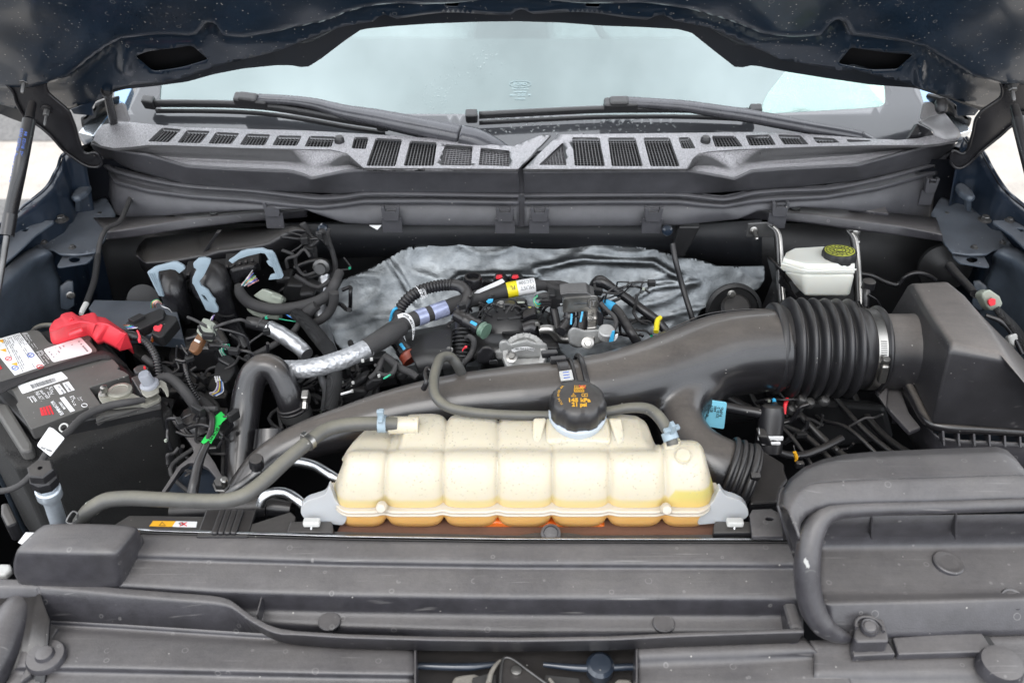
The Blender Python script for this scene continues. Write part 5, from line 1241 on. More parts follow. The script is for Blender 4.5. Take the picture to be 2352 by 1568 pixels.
# orange lower radiator frame glimpsed under the tank
lo=thing('lower_coolant_tank','orange glowing lower lobes of coolant under the cream tank','coolant tank',PY(1220,1215,.81))
M['orange']=milkmat('deep_orange_coolant',(.75,.16,.02),.5)
for u,w,v in ((1120,64,1214),(1230,60,1217),(1330,62,1214)):
    pts=[PY(u+w*math.cos(a),v+(10 if math.sin(a)>0 else 16)*math.sin(a),.790) for a in [2*math.pi*k/20 for k in range(20)]]
    prism('lower_lobe',pts,(0,.05,0),M['orange'],lo,bev=.006,seg=3)
M['redclay']=matte('rusty_red_dusty_plastic',(.10,.035,.018),.6,.6,(.17,.10,.07),bump=.4)
shf=mesh('fan_shroud_top',[PZ(790,1196,1.045),PZ(1640,1196,1.045),PZ(1660,1236,1.045),PZ(770,1236,1.045)],[(0,1,2,3)],M['redclay'],None,False);solid(shf,.004);tag(shf,'dusty reddish shroud surface just below the orange coolant lobes','fan shroud')
cs=thing('radiator_crossbar','slim black crossbar with a round centre boss under the tank','crossbar',('z',1265,1228,1.06))
prism('bar',[PZ(u,v,1.058) for u,v in ((700,1218),(1190,1228),(1230,1222),(1305,1222),(1345,1228),(1700,1226),(1700,1236),(700,1229))],(0,0,-.012),M['plastic'],cs,bev=.001)
lathe('centre_boss',PZ(1265,1226,1.060),(0,-.4,1),[(.012,-.006),(.012,.003),(.009,.005),(.008,.003),(.002,.004)],M['cover'],cs,seg=24)
for u,s_ in ((716,-1),(1688,1)):
    st_=thing('tank_mount','black mounting foot with white clip under the %s ear of the tank' % ('left' if s_<0 else 'right'),'mount',('z',u,1205,1.07))
    prism('foot_bracket',[PZ(u+s_*a,v,1.066) for a,v in ((-50,1212),(-46,1196),(50,1196),(58,1222),(-50,1224))],(0,0,-.02),M['plastic'],st_,bev=.002)
    boxo('white_clip',PZ(u,1199,1.074),(.020,.010,.008),M['white'],st_,bev=.002)
    tube('screw_tip',[('z',u,1204,1.070),('z',u-2,1222,1.062)],[3.5,3],M['alutube'],st_,seg=8)
bR=thing('support_bracket','black moulded bracket with oval hole between tank ear and snorkel','bracket',('z',1770,1200,1.06))
plate('bracket_top',[kD(*p) for p in ((405,590),(420,560),(530,555),(600,590),(645,660),(650,715),(420,715))],[[(1979.6-0+0-212.0+10*math.cos(a),1191+4*math.sin(a)) for a in [2*math.pi*k/14 for k in range(14)]]],lambda u,v:PZ(u,v,1.075),M['cover'],bR,thick=.006,bev=.001)
prism('bracket_leg',[PZ(*kD(*p),1.06) for p in ((560,515),(580,510),(660,640),(672,690),(640,690))],(0,0,-.01),M['cover'],bR,bev=.002)

# ============================================================ intake ducts
dc=thing('intake_duct','large dusty black plastic intake duct sweeping across the engine','intake duct',('z',1500,860,1.11))
mp=[(1800,803,1.104),(1740,806,1.104),(1660,816,1.104),(1590,838,1.104),(1500,868,1.102),(1400,892,1.099),(1330,903,1.097)]
md_=tube('main_duct',[('z',*p) for p in mp],[95,96,97,96,90,84,83],M['duct'],dc,seg=40,sub=10)
lp_=[(1352,900,1.097),(1290,908,1.095),(1200,917,1.092),(1100,926,1.089),(1000,938,1.085),(900,955,1.080),(800,982,1.073),(711,1010,1.064),(650,1038,1.055),(600,1075,1.04),(560,1130,1.02)]
tube('left_duct',[('z',*p) for p in lp_],[77,79,80,76,70,60,52,47,43,41,40],M['duct'],dc,seg=40,sub=10)
bp_=[(1690,815,1.100),(1640,838,1.096),(1592,880,1.090),(1566,925,1.084),(1562,970,1.076),(1582,1020,1.066),(1625,1062,1.056),(1672,1086,1.048)]
bd_=tube('branch_duct',[('z',*p) for p in bp_],[76,82,76,62,57,64,73,76],M['duct'],dc,seg=36,sub=10)
join([md_,bd_]);rm=md_.modifiers.new('fuse','REMESH');rm.mode='VOXEL';rm.voxel_size=.0032;rm.use_smooth_shade=True
sm=md_.modifiers.new('soften','SMOOTH');sm.iterations=40;sm.factor=.6
# crotch fillets between the branches
tube('moulding_line',[('z',u,v,1.1445-.0*u) for u,v in ((1776,709),(1690,712),(1620,722),(1560,746),(1500,772))],1.4,M['duct'],dc,seg=6)
tube('end_dome',[('z',622,985,1.05),('z',622,1030,1.03)],[34,40],M['duct'],dc,seg=28)
def ringpath(c,axis,r_,n=40,a0=0,a1=360):
    B=basis(axis);return [P(c)+B @ Vector((r_*math.cos(R(a0+(a1-a0)*k/n)),r_*math.sin(R(a0+(a1-a0)*k/n)),0)) for k in range(n if a1-a0==360 else n+1)]
def band(name,c,axis,r_,w,th,mat,parent,n=48):
    """flat hoop around an axis"""
    return lathe(name,P(c),axis,[(r_,-w/2),(r_+th,-w/2),(r_+th,w/2),(r_,w/2)],mat,parent,seg=n,shp=30)
axm=(PZ(1290,908,1.095)-PZ(1352,900,1.097)).normalized()
c1=PZ(1338,902,1.097);r_m=px(c1,84)
tube('coupling_ring',ringpath(c1,axm,r_m+.0015),6.5,M['satin'],dc,seg=10,sub=1,closed=True)
c2=PZ(1296,907,1.096);band('retaining_strap',c2,axm,px(c2,80),.013,.0035,M['satin'],dc)
tube('strap_edge',ringpath(c2+axm*.007,axm,px(c2,80)+.003),2.2,M['satin'],dc,seg=8,sub=1,closed=True)
c3=PZ(1316,905,1.096);tube('coupling_ring',ringpath(c3,axm,px(c3,80)+.001),4.5,M['rubber'],dc,seg=8,sub=1,closed=True)
# white clip on the strap
B=basis(axm)
qv=(PZ(1310,866,1.14)-c2);qv=(qv-axm*qv.dot(axm)).normalized()
wc=c2+qv*(px(c2,80)+.0045);o=boxo('white_clip',wc,(px(wc,30),px(wc,26),.004),M['white'],dc,z=qv,x=axm,bev=.0012)
for k in range(3):boxo('clip_slot',wc+qv*.0022+(qv.cross(axm))*(k-1)*-.0042,(px(wc,14),.0011,.0006),M['inkblue'],dc,z=qv,x=axm,bev=0)
for dv2 in ((1262,812),(1282,826)):
    boxo('strap_latch',PZ(dv2[0],dv2[1],1.145),(.022,.010,.008),M['satin'],dc,x=axm,bev=.0015)
# duct bracket tabs
tube('hose_hook',[PZ(*kE(*p),q) for p,q in (((775,1240),1.14),((795,1190),1.152),((785,1130),1.156),((800,1100),1.158),((822,1115),1.156))],[7,6,5,5,4],M['satin'],dc,seg=8)
# lower coupling to the right
axb=(PZ(1716,1100,1.042)-PZ(1640,1070,1.053)).normalized()
cpl=thing('duct_coupling','black ribbed duct coupling right of the tank, clamped to the lower duct','duct coupling',PZ(1700,1092,1.045))
for d,rr,w in ((-.004,79,.004),(.006,80,.0035),(.014,78,.0035),(.022,80,.005),(.028,76,.003)):
    c=PZ(1672,1086,1.048)+axb*d;tube('coupling_ring',ringpath(c,axb,px(c,rr)),w/px(c,1),M['rubber'],cpl,seg=10,sub=1,closed=True)
tube('rubber_sleeve',[PZ(1672,1086,1.048)-axb*.006,PZ(1672,1086,1.048)+axb*.03],78,M['rubber'],cpl,seg=40)
cbx=[k3(*p) for p in ((560,765),(640,780),(880,925),(880,990),(915,1075),(850,1150),(820,1280),(640,1290),(560,1300))]
prism('plenum_box',[PZ(u,v,1.045) for u,v in cbx],(.0,.0,-.06),M['satin'],cpl,bev=.004,seg=3)
boxo('clamp_block',PZ(*k3(600,1060),1.075),(.012,.008,.022),M['plastic'],cpl,z=(0,-.5,1),bev=.0015)

# bellows and air box
be=thing('duct_bellows','black rubber bellows with seven deep ribs joining duct and air box','bellows',('z',1880,800,1.104))
Yb=1.093
def pX(u):return PY(u,800,Yb)
ax_=Vector((1,0,0));base=pX(1770);kx=px(base,1)
prof=[(98,1768),(104,1770),(106,1776),(104,1784),(98,1788),(99,1796)]
pr2=[]
for a in range(6):
    u0=1800+a*26.6;q_=118-a*.8;pr2+=[(96,u0),(104,u0+3),(q_-3,u0+8),(q_,u0+12),(q_-3,u0+16),(104,u0+21),(96,u0+24)]
prof+=pr2+[(96,1961),(94,1966),(94,1976),(90,1978),(90,2006),(97,2008),(99,2012),(97,2016),(86,2018)]
lathe('rubber_bellows',PY(1768,800,Yb),(1,-.0,.0),[(r_*kx,(u-1768)*kx) for r_,u in prof],M['rubber'],be,seg=64,shp=80)
hc=thing('hose_clamp','shiny worm drive hose clamp around the air box end of the bellows','hose clamp',PY(1992,720,Yb))
ccl=PY(1993,802,Yb);band('clamp_band',ccl,(1,0,0),91.5*kx,20*kx,.0012,M['steel'],hc,64)
# worm screw housing on the near upper side
def onring(deg,extra=0):a=R(deg);return ccl+Vector((0,-math.cos(a),math.sin(a)))*(92*kx+extra)
for k in range(11):
    a=46-k*3.0;q=onring(a,.0014);nrm=Vector((0,-math.cos(R(a)),math.sin(R(a))));boxo('clamp_slot',q,(13*kx,.0014,.0009),M['dsteel'],hc,z=nrm,x=(1,0,0),bev=0)
q=onring(4,.006);boxo('screw_housing',q,(17*kx,.030,.011),M['steel'],hc,z=Vector((0,-1,.06)),x=(1,0,0),bev=.003,seg=3)
lathe('clamp_screw',onring(19,.006) ,(0,-.30,.95),[(.0058,-.004),(.0058,.007),(.0045,.009),(.002,.009)],M['steel'],hc,seg=12)
ab=thing('air_filter_box','big rounded matte black air filter box at the right side','air filter box',('z',2200,850,1.1))
Tt=[(2090,645,1.165),(2172,643,1.168),(2212,676,1.170),(2281,758,1.174),(2356,856,1.172),(2286,797,1.190),(2182,793,1.190),(2133,722,1.178)]
Tt[4]=(2372,905,1.176);Tt[5]=(2300,822,1.186)
Bt=[(2036,735,1.085),(2205,690,1.095),(2250,720,1.095),(2330,800,1.095),(2470,960,1.085),(2480,1000,1.072),(2140,974,1.070),(2085,860,1.075)]
tr_=[PZ(*p) for p in Tt];br_=[PZ(*p) for p in Bt]
ctr=sum(tr_,Vector())/8
bx2=loft('air_box_lid',[br_,[b_.lerp(a,.93) for a,b_ in zip(tr_,br_)],[a+(ctr-a)*.10+Vector((0,0,.002)) for a in tr_]],M['boxp'],ab)
m=bx2.modifiers.new('b','BEVEL');m.width=.022;m.segments=7;m.limit_method='ANGLE';m.angle_limit=R(22)
tube('lid_spout',[PY(2010,806,Yb),PY(2080,808,Yb),PY(2140,812,Yb-.005),PY(2190,825,Yb-.02)],[86,88,96,110],M['boxp'],ab,seg=48,sub=8)
flp=[(2082,880,1.070),(2104,922,1.066),(2124,958,1.063),(2142,974,1.062),(2170,981,1.062),(2250,985,1.062),(2352,990,1.062),(2500,998,1.062)]
tube('lid_flange',[('z',*p) for p in flp],13,M['duct'],ab,seg=14,sub=6)
for k in range(7):
    u=2166+k*35.3;a=PZ(u,980+k*.8,1.066);prism('flange_rib',[a+Vector((-.0016,0,0)),a+Vector((.0016,0,0)),a+Vector((.0036,-.014,-.022)),a+Vector((.0006,-.014,-.022))],(.001,.02,0),M['cover'],ab,bev=.0006)
lw=[(2050,893),(2068,893),(2110,955),(2150,1002),(2190,1010),(2352,1018),(2500,1022)]
sheet('lower_case',[hz(1.045,[(a,b_) for a,b_ in lw]),hz(1.035,[(a,b_+14) for a,b_ in lw]),hz(.99,[(a,b_+80) for a,b_ in lw])],M['cover'],ab,n=30,r=.004,by='l')
prism('case_gusset',[PZ(*kF(*p),1.05) for p in ((1330,1240),(1500,1238),(1560,1400),(1640,1500),(1560,1530),(1440,1400))],(0,0,-.008),M['cover'],ab,bev=.002)
prism('case_gusset',[PZ(*kF(*p),1.06) for p in ((1405,1225),(1412,1225),(1398,1360),(1350,1290))],(.003,0,-.004),M['cover'],ab,bev=.0005)
# ============================================================ hoses at the front
def th(name,label,cat,pts,r,mat,**kw):
    """single-mesh hose that is a thing of its own"""
    o=tube(name,pts,r,mat,None,**kw);return tag(o,label,cat)
z=lambda u,v,Z:('z',u,v,Z)
ha=thing('coolant_hose','dusty olive grey hose from tank left end down to the radiator','hose',z(700,1010,1.15))
tube('hose_run',[z(912,974,1.155),z(870,972,1.158),z(800,975,1.158),z(752,986,1.158),z(712,1012,1.157),z(660,1055,1.15),z(600,1110,1.142),z(560,1138,1.138),z(520,1149,1.133),z(450,1150,1.125),z(360,1146,1.115),z(285,1144,1.105),z(240,1150,1.10),z(205,1172,1.09),z(185,1200,1.07)],[16.5]*4+[16.5,17,17.5,17.5,17.5,17.5,17.5,18,18,18,18],M['hose'],ha,seg=24,sub=8)
c=PZ(708,1015,1.157);d=(PZ(700,1022,1.157)-PZ(716,1008,1.157)).normalized()
band('crimp_band',c,d,px(c,17),.0065,.0014,M['steel'],ha,32)
boxo('crimp_ear',PZ(698,998,1.166),(.008,.006,.005),M['steel'],ha,x=d,bev=.001)
def plclip(c,d,r_,label):
    o=thing('hose_clip',label,'hose clip',c);c=P(c)
    band('clip_band',c,d,px(c,r_),.010,.002,M['clipgrey'],o,28)
    up=Vector((0,-.25,.97));q=c+up*(px(c,r_)+.003)
    boxo('clip_tail',q+up*.006,(.008,.005,.018),M['clipgrey'],o,z=up,x=d,bev=.001);boxo('clip_cross',q+up*.004,(.020,.006,.005),M['clipgrey'],o,z=up,x=d.cross(up),bev=.001)
plclip(PZ(878,973,1.157),Vector((1,0,0)),17,'pale blue plastic clip on the hose at the upper left of the tank')
hb=thing('coolant_hose','dusty grey hose looping over the duct to the right end of the tank','hose',z(1036,820,1.13))
hp=[z(1062,862,1.125),z(1050,838,1.145),z(1034,820,1.157),z(1014,822,1.163),z(1002,846,1.166),z(996,880,1.168),z(1002,912,1.168),z(1028,934,1.166),z(1080,946,1.162),z(1150,952,1.158),z(1250,954,1.155),z(1330,952,1.155),z(1400,944,1.160),z(1450,936,1.166),z(1488,939,1.170),z(1512,956,1.170),z(1530,982,1.164),z(1541,1006,1.156),z(1545,1022,1.150)]
tube('hose_run',hp,[12]*9+[11.5,11,11,11.5,12,13,14,14,13.5,13.5],M['hose'],hb,seg=20,sub=8)
plclip(PZ(1539,1001,1.158),(PZ(1545,1022,1.150)-PZ(1530,982,1.164)).normalized(),14.5,'pale blue plastic clip on the hose at the right end of the tank')

uh=thing('upper_radiator_hose','thick black rubber hose arching over left of the engine','radiator hose',z(606,840,1.12))
up_=[z(549,1180,.96),z(551,1118,.985),z(554,1040,1.015),z(560,970,1.045),z(569,905,1.075),z(583,862,1.098),z(606,842,1.110),z(632,850,1.106),z(651,880,1.090),z(665,915,1.070),z(674,935,1.055)]
tube('hose_body',up_,[38,37,36,34.5,34,33,31,30,30,31,32],M['duct'],uh,seg=34,sub=8)
c=PZ(672,930,1.058);d=(PZ(676,940,1.052)-PZ(665,915,1.070)).normalized()
for k in (0,1):tube('clamp_bead',ringpath(c+d*(.006*k),d,px(c,33)+.001),3,M['rubber'],uh,seg=8,sub=1,closed=True)
tube('lower_neck',[c+d*.004,c+d*.03,c+d*.06],[33,33,32],M['rubber'],uh,seg=28)
hc2=thing('hose_clamp','metal worm clamp on the end of the arched black hose','hose clamp',c)
band('clamp_band',c+d*.014,d,px(c,34),.010,.0012,M['dsteel'],hc2)
boxo('worm_housing',PZ(*kJ_(1535,480),1.075) if 'kJ_' in globals() else PZ(703,911,1.075),(.010,.014,.020),M['steel'],hc2,z=(0,-.5,1),bev=.002)
lathe('worm_screw',PZ(700,930,1.065),(0,-.7,-.5),[(.0045,-.004),(.0045,.006),(.003,.007)],M['steel'],hc2,seg=6)

# aluminium lines
for pts,lab in (([z(640,1062,1.07),z(680,1060,1.075),z(720,1068,1.078),z(756,1088,1.08),z(790,1110,1.07)],'straight bright aluminium line entering behind the left end of the tank'),
                 ([z(598,1160,1.06),z(606,1142,1.07),z(626,1131,1.075),z(650,1130,1.076),z(674,1140,1.076),z(694,1156,1.07),z(708,1176,1.055)],'arched bright aluminium pipe just below the long olive hose')):
    th('aluminium_line',lab,'metal pipe',pts,11.5,M['alutube'],seg=18)
pf=thing('pressure_port','small grey pipe with black knurled cap left of the tank','service port',z(590,1080,1.08))
tube('port_pipe',[z(581,1096,1.06),z(588,1074,1.085),z(590,1066,1.09)],8,M['alutube'],pf,seg=14)
lathe('port_cap',PZ(590,1068,1.088),(.12,-.25,1),[(.0085,-.003),(.0095,0),(.0095,.012),(.008,.0155),(.003,.016)],M['plastic'],pf,seg=24,flute=(4,.08,.0088))
tube('grey_branch_line',[z(522,1135,1.06),z(545,1118,1.07),z(580,1092,1.075),z(598,1080,1.08)],8,M['dsteel'],pf,seg=14)

# radiator top tank, sensor label
rt=thing('radiator_top_tank','dusty black radiator top tank with warning sticker behind the seam strip','radiator tank',z(500,1200,1.05))
rtp=[PZ(*kB(*p),1.062) for p in ((640,660),(750,592),(1250,598),(1440,600),(1470,640),(1690,570),(1720,600),(1700,700),(800,676),(640,672))]
prism('tank_shell',rtp,(0,0,-.04),M['plastic'],rt,bev=.004,seg=3)
for k in range(4):boxo('tank_rib',PZ(*kB(1272+36*k,640),1.064),(.008,.040,.010),M['satin'],rt,bev=.003,seg=3)
boxo('tank_rib_base',PZ(*kB(1320,650),1.060),(.062,.045,.008),M['satin'],rt,bev=.002)
tube('tank_barrel',[PZ(*kB(1000,580),1.03),PZ(*kB(1300,560),1.035),PZ(*kB(1560,545),1.04)],[22,25,25],M['plastic'],rt,seg=20)
tube('barrel_cap',[PZ(*kB(1570,545),1.043),PZ(*kB(1700,560),1.043)],[24,20],M['satin'],rt,seg=12)
prism('yellow_warning_label',[PZ(*kB(*p),1.0632) for p in ((868,655),(890,625),(1022,627),(1000,658))],(0,0,-.0006),M['amber'],rt,bev=0)
prism('white_warning_label',[PZ(*kB(*p),1.0632) for p in ((1001,658),(1023,627),(1146,630),(1140,662))],(0,0,-.0006),M['label'],rt,bev=0)
def flat(name,pts,w,mat,parent,Z,closed=False):return tube(name,[PZ(u,v,Z) for u,v in pts],w,mat,parent,seg=5,sub=1,closed=closed)
flat('triangle_print',[kB(925,652),kB(942,632),kB(962,653)],.7,M['ink'],rt,1.0636,True)
flat('hand_print',[kB(1050,635),kB(1085,655)],1.3,M['inkred'],rt,1.0636);flat('hand_print',[kB(1085,634),kB(1045,655)],1.3,M['inkred'],rt,1.0636)
flat('fan_print',[kB(1040,640),kB(1060,634),kB(1070,646),kB(1056,652)],1.0,M['ink'],rt,1.0638,True)

# ============================================================ battery group at the left
kA=crop(0,900,520/2330);kA2=crop(0,1180,520/2330);kJ=crop(400,1000,500/1568);kW=crop(0,600,1000/2340);kN=crop(400,650,600/2352);kG=crop(850,780,450/1764);kH=crop(1250,780,600/2352)
ZB=1.092
M['batt']=matte('worn_grey_battery_case',(.070,.068,.066),.48,.35,(.15,.14,.12),speck=.08,mott=.2)
bt=thing('car_battery','dusty grey and black car battery with white labels, tied down at left','battery',PZ(*kA(900,800),ZB))
quad=[PZ(*kA(*p),ZB-.014) for p in ((-560,560),(1060,150),(2085,1232),(395,1572))]
prism('battery_case',quad,(0,0,-.15),M['dark'],bt,bev=.003)
lid=[(-560,560),(0,372),(250,300),(400,266),(500,264),(540,300),(640,425),(700,442),(1090,318),(1170,335),(1195,378),(1155,395),(1270,520),(1240,560),(1480,650),(1560,738),(1522,768),(1600,790),(1690,848),(1160,1012),(1325,1245),(1190,1278),(1165,1262),(560,1500),(400,1558),(205,1228),(245,1190),(160,1040),(-200,760)]
prism('battery_lid',[PZ(*kA(*p),ZB) for p in rcorner(lid,22,2)],(0,0,-.018),M['batt'],bt,bev=.002)
prism('side_shoulder',[PZ(*kA(*p),ZB-.012) for p in ((1400,1290),(2085,1175),(2088,1225),(1350,1390),(1250,1450),(1240,1400))],(0,0,-.01),M['batt'],bt,bev=.002)
for a,b_ in (((560,1545),(1230,1380)),((1245,1475),(2050,1215))):
    flat('case_rib',[kA(*a),kA(*b_)],1.6,M['plastic'],bt,ZB-.012)
for a in ((400,590,600,640),(900,1140,980,1060)):pass
def dec(name,pts,mat,dz=.0006,par=None):return prism(name,[PZ(*kA(*p),ZB+dz) for p in pts],(0,0,-.0005),mat,par or bt,bev=0)
dec('hazard_label',[(-200,420),(0,372),(255,302),(580,722),(190,852),(-80,520)],M['label'])
dec('rating_label',rcorner([(562,515),(1050,358),(1205,525),(1180,562),(690,682)],30),M['label'])
dec('barcode_label',rcorner([(228,988),(800,803),(887,890),(290,1092)],14),M['label'])
dec('small_label',[(696,988),(775,964),(862,1075),(780,1103)],M['label']);dec('small_label',[(812,955),(893,930),(972,1040),(885,1066)],M['label'])
dec('small_label',[(776,1148),(835,1130),(975,1308),(915,1328)],M['label'])
for i in range(4):
    dec('logo_stripe',[(518+i*36,1278-i*10),(542+i*38,1270-i*10),(582+i*40,1368-i*5),(540+i*48,1376-i*5)],M['inkred'])
def lines(p0,p1,q0,q1,n,mat,w0=.65,seed=1,gap=.35):
    """rows of fine print as short strokes between the side p0-p1 and the side q0-q1"""
    r_=random.Random(seed);vs=[];fs=[]
    for i in range(n):
        f=(i+.5)/n;a=Vector(p0).lerp(Vector(p1),f);b_=Vector(q0).lerp(Vector(q1),f);hw=(Vector(p1)-Vector(p0)).length/n*w0/2;t_=0
        n_=(Vector(p1)-Vector(p0)).normalized()*hw
        while t_<.97:
            l_=r_.uniform(.03,.14)
            if r_.random()>gap*.5:
                c0=a.lerp(b_,t_);c1_=a.lerp(b_,min(1,t_+l_*.8));b0=len(vs)
                for q in (c0-n_,c0+n_,c1_+n_,c1_-n_):vs.append(PZ(*kA(q.x,q.y),ZB+.0010))
                fs.append((b0,b0+1,b0+2,b0+3))
            t_+=l_
            if r_.random()<.08:t_=1
    o=mesh('fine_print',vs,fs,mat,bt,False);o['kind']='stuff';return o
M['inkgrey']=matte('printed_grey_ink',(.22,.22,.22),.5,0,bump=0)
lines((10,395),(150,350),(210,835),(390,780),7,M['inkgrey'],.45,2);lines((160,340),(250,312),(400,770),(570,715),5,M['inkgrey'],.45,3)
lines((600,540),(1040,390),(720,665),(1170,540),9,M['inkgrey'],.4,4,1.2)
lines((285,305),(355,298),(430,520),(515,500),5,M['inkwhite'],.5,5);lines((470,550),(545,525),(580,712),(680,680),5,M['inkwhite'],.5,6)
lines((350,1140),(440,1115),(400,1215),(495,1190),5,M['inkwhite'],.6,7,.1);lines((445,1075),(545,1045),(530,1180),(650,1145),6,M['inkwhite'],.55,8);lines((590,1020),(680,995),(640,1140),(740,1105),5,M['inkwhite'],.55,9)
lines((905,1130),(960,1115),(960,1250),(1035,1230),4,M['inkwhite'],.6,10);lines((1000,1150),(1060,1130),(1050,1210),(1110,1190),4,M['inkwhite'],.4,11)
# bar code strokes
rr_=random.Random(5);vs=[];fs=[];t_=0
while t_<1:
    w=rr_.choice((.006,.01,.016));a0=Vector((388,975)).lerp(Vector((705,880)),t_);a1=Vector((388,975)).lerp(Vector((705,880)),t_+w);e_=Vector((36,50));b0=len(vs)
    for q in (a0,a1,a1+e_,a0+e_):vs.append(PZ(*kA(q.x,q.y),ZB+.0010))
    fs.append((b0,b0+1,b0+2,b0+3));t_+=w+rr_.choice((.006,.01,.014))
mesh('bar_code',vs,fs,M['ink'],bt,False)
def btext(s_,a,b_,hpx,mat,name='printed_text'):
    A=PZ(*kA(*a),ZB+.0009);B_=PZ(*kA(*b_),ZB+.0009);X_=(B_-A);Y_=Vector((0,0,1)).cross(X_)
    return text(name,s_,(A+B_)/2,X_,Y_,px(A,hpx),mat,bt,width=X_.length)
btext('ELIMINATOR',(815,1362),(678,1188),11,M['inkwhite']);btext('WARNING',(20,770),(-90,600),9,M['inkred'])
btext('BATTERY',(845,1290),(780,1200),7,M['inkwhite']);btext('800 CCA',(920,1050),(850,965),6,M['inkgrey']);btext('94R H7',(835,1085),(760,990),6,M['inkgrey'])
for c_,r_,col_ in (((110,636),40,'inkred'),((400,588),42,'inkblue'),((195,755),42,'inkblue'),((520,738),42,'inkred')):
    flat('round_symbol',[kA(c_[0]+r_*math.cos(a),c_[1]+r_*.62*math.sin(a)) for a in [2*math.pi*k/18 for k in range(18)]],.8,M[col_],bt,ZB+.0012,True)
    flat('round_symbol',[kA(c_[0]-r_*.5,c_[1]+r_*.3),kA(c_[0]+r_*.5,c_[1]-r_*.3)],.8,M[col_],bt,ZB+.0012)
for c_ in ((10,405),(45,525),(190,705)):
    dec('triangle_symbol',[(c_[0]-45,c_[1]-2),(c_[0]+30,c_[1]-22),(c_[0]+35,c_[1]+22)],M['amber'],.0011)
flat('maple_symbol',[kA(1100+38*math.cos(a),1242+22*math.sin(a)) for a in [2*math.pi*k/12 for k in range(12)]],.9,M['inkwhite'],bt,ZB+.001,True)
# hold-down strap
st_=thing('battery_strap','woven black hold-down strap across the battery','strap',PZ(*kA(900,740),ZB))
e1=[(-250,1060),(0,955),(400,832),(800,703),(1200,572),(1330,542),(1440,572),(1550,640),(1645,725)];e2=[(-250,1190),(0,1105),(150,1025),(400,912),(800,792),(1200,682),(1340,645),(1430,655),(1520,700),(1660,762)][0:10]
za=[ZB+.002]*6+[ZB+.001,ZB-.010,ZB-.028];
r1_=[PZ(*kA(*p),q) for p,q in zip(e1,za)];r2_=[PZ(*kA(*p),q) for p,q in zip(e2,[ZB+.002]*7+[ZB,ZB-.012,ZB-.028])]
sheet('strap_web',[r1_,r2_],M['strap'],st_,n=50,r=0,thick=.0018,off=1)
# felt blanket box round the battery
fb=thing('battery_blanket','fuzzy black felt insulation box wrapped around the battery','insulation box',PZ(*kA2(1300,700),1.0))
bq=[kA2(-420,0),kA2(0,560),kA2(190,800),kA2(270,800),kA2(600,740),kA2(2190,90),kA2(2240,30),kA(1900,980),kA(1300,330),kA(1060,120)]
felt_top=[PZ(u,v,1.058) for u,v in bq]
prism('felt_box',felt_top,(0,0.01,-.25),M['felt'],fb,bev=.006,seg=3)
prism('tray_side',[PZ(*kA2(*p),1.080) for p in ((-120,-60),(100,-40),(420,480),(420,560),(300,590),(260,570),(-100,0))],(0,0,-.018),M['batt'],fb,bev=.004)
# fuzz along the felt edge
rr_=random.Random(9);vs=[];fs=[]
for i in range(900):
    f=rr_.random();a=Vector(kA2(600,740)).lerp(Vector(kA2(2190,90)),f) if i % 3 else Vector(kA2(60,600)).lerp(Vector(kA2(600,740)),f)
    p=PZ(a.x+rr_.gauss(0,5),a.y+rr_.gauss(2,5),1.060);d_=Vector((rr_.gauss(0,1),rr_.gauss(0,1),rr_.random())).normalized()*rr_.uniform(.003,.009);s_=Vector((rr_.gauss(0,1),rr_.gauss(0,1),rr_.gauss(0,1))).normalized()*.0002;b0=len(vs)
    vs+=[p-s_,p+s_,p+d_+Vector((0,0,.001))];fs.append((b0,b0+1,b0+2))
fz=mesh('felt_fibres',vs,fs,M['strap'],fb,False);fz['kind']='stuff'
rr_=random.Random(19);vs=[];fs=[]
for i in range(26):
    f=rr_.uniform(.1,.95);a=Vector(kA2(600,740)).lerp(Vector(kA2(2190,90)),f);p=PZ(a.x,a.y+6,1.05)+Vector((0,-.002,-rr_.uniform(.01,.14)));k_=rr_.uniform(.0006,.0018);b0=len(vs)
    vs+=[p,p+Vector((k_,-.0005,.0004)),p+Vector((k_*.6,-.001,k_*rr_.uniform(.4,2)))];fs.append((b0,b0+1,b0+2))
lint=mesh('lint_specks',vs,fs,M['label'],fb,False);lint['kind']='stuff'

# red terminal cover
rcv=thing('positive_terminal_cover','bright red plastic cover over the positive battery terminal','terminal cover',PZ(*kA(1000,250),1.11))
rb_=[(640,245),(660,190),(705,130),(778,92),(790,55),(850,32),(935,20),(990,58),(1030,80),(1120,50),(1205,25),(1240,38),(1265,82),(1370,96),(1500,188),(1600,255),(1655,298)]
rm_=[(642,268),(690,262),(750,250),(800,225),(830,208),(900,190),(980,168),(1050,152),(1140,160),(1200,178),(1240,196),(1262,176),(1330,172),(1420,196),(1500,240),(1580,290),(1640,312)]
rf_=[(660,400),(672,414),(720,416),(800,395),(860,375),(940,352),(1030,325),(1120,300),(1160,312),(1190,342),(1240,394),(1270,392),(1330,374),(1390,405),(1440,430),(1490,458),(1520,472)]
zz=lambda pts,Z:[PZ(*kA(*p),Z) for p in pts]
RB,RM,RF=zz(rb_,1.122),zz(rm_,1.136),zz(rf_,1.098)
sheet('cover_shell',[[p+Vector((0,.004,-.04)) for p in RB],RB,RM,RF,[p+Vector((0,.003,-.01)) for p in RF]],M['red'],rcv,n=90,r=.0035,thick=.002,by='l')
mesh('cover_end',[RB[-1],RM[-1],RF[-1],RF[-1]+Vector((0,.004,-.012)),RB[-1]+Vector((0,.004,-.03))],[(0,1,2,3,4)],M['red'],rcv,False)
boxo('raised_bar',PZ(*kA(985,290),1.118),(px(PZ(*kA(985,290),1.118),34),.006,.004),M['red'],rcv,z=(0,-.75,.6),x=PZ(*kA(1080,265),1.118)-PZ(*kA(890,315),1.118),bev=.002,seg=3)
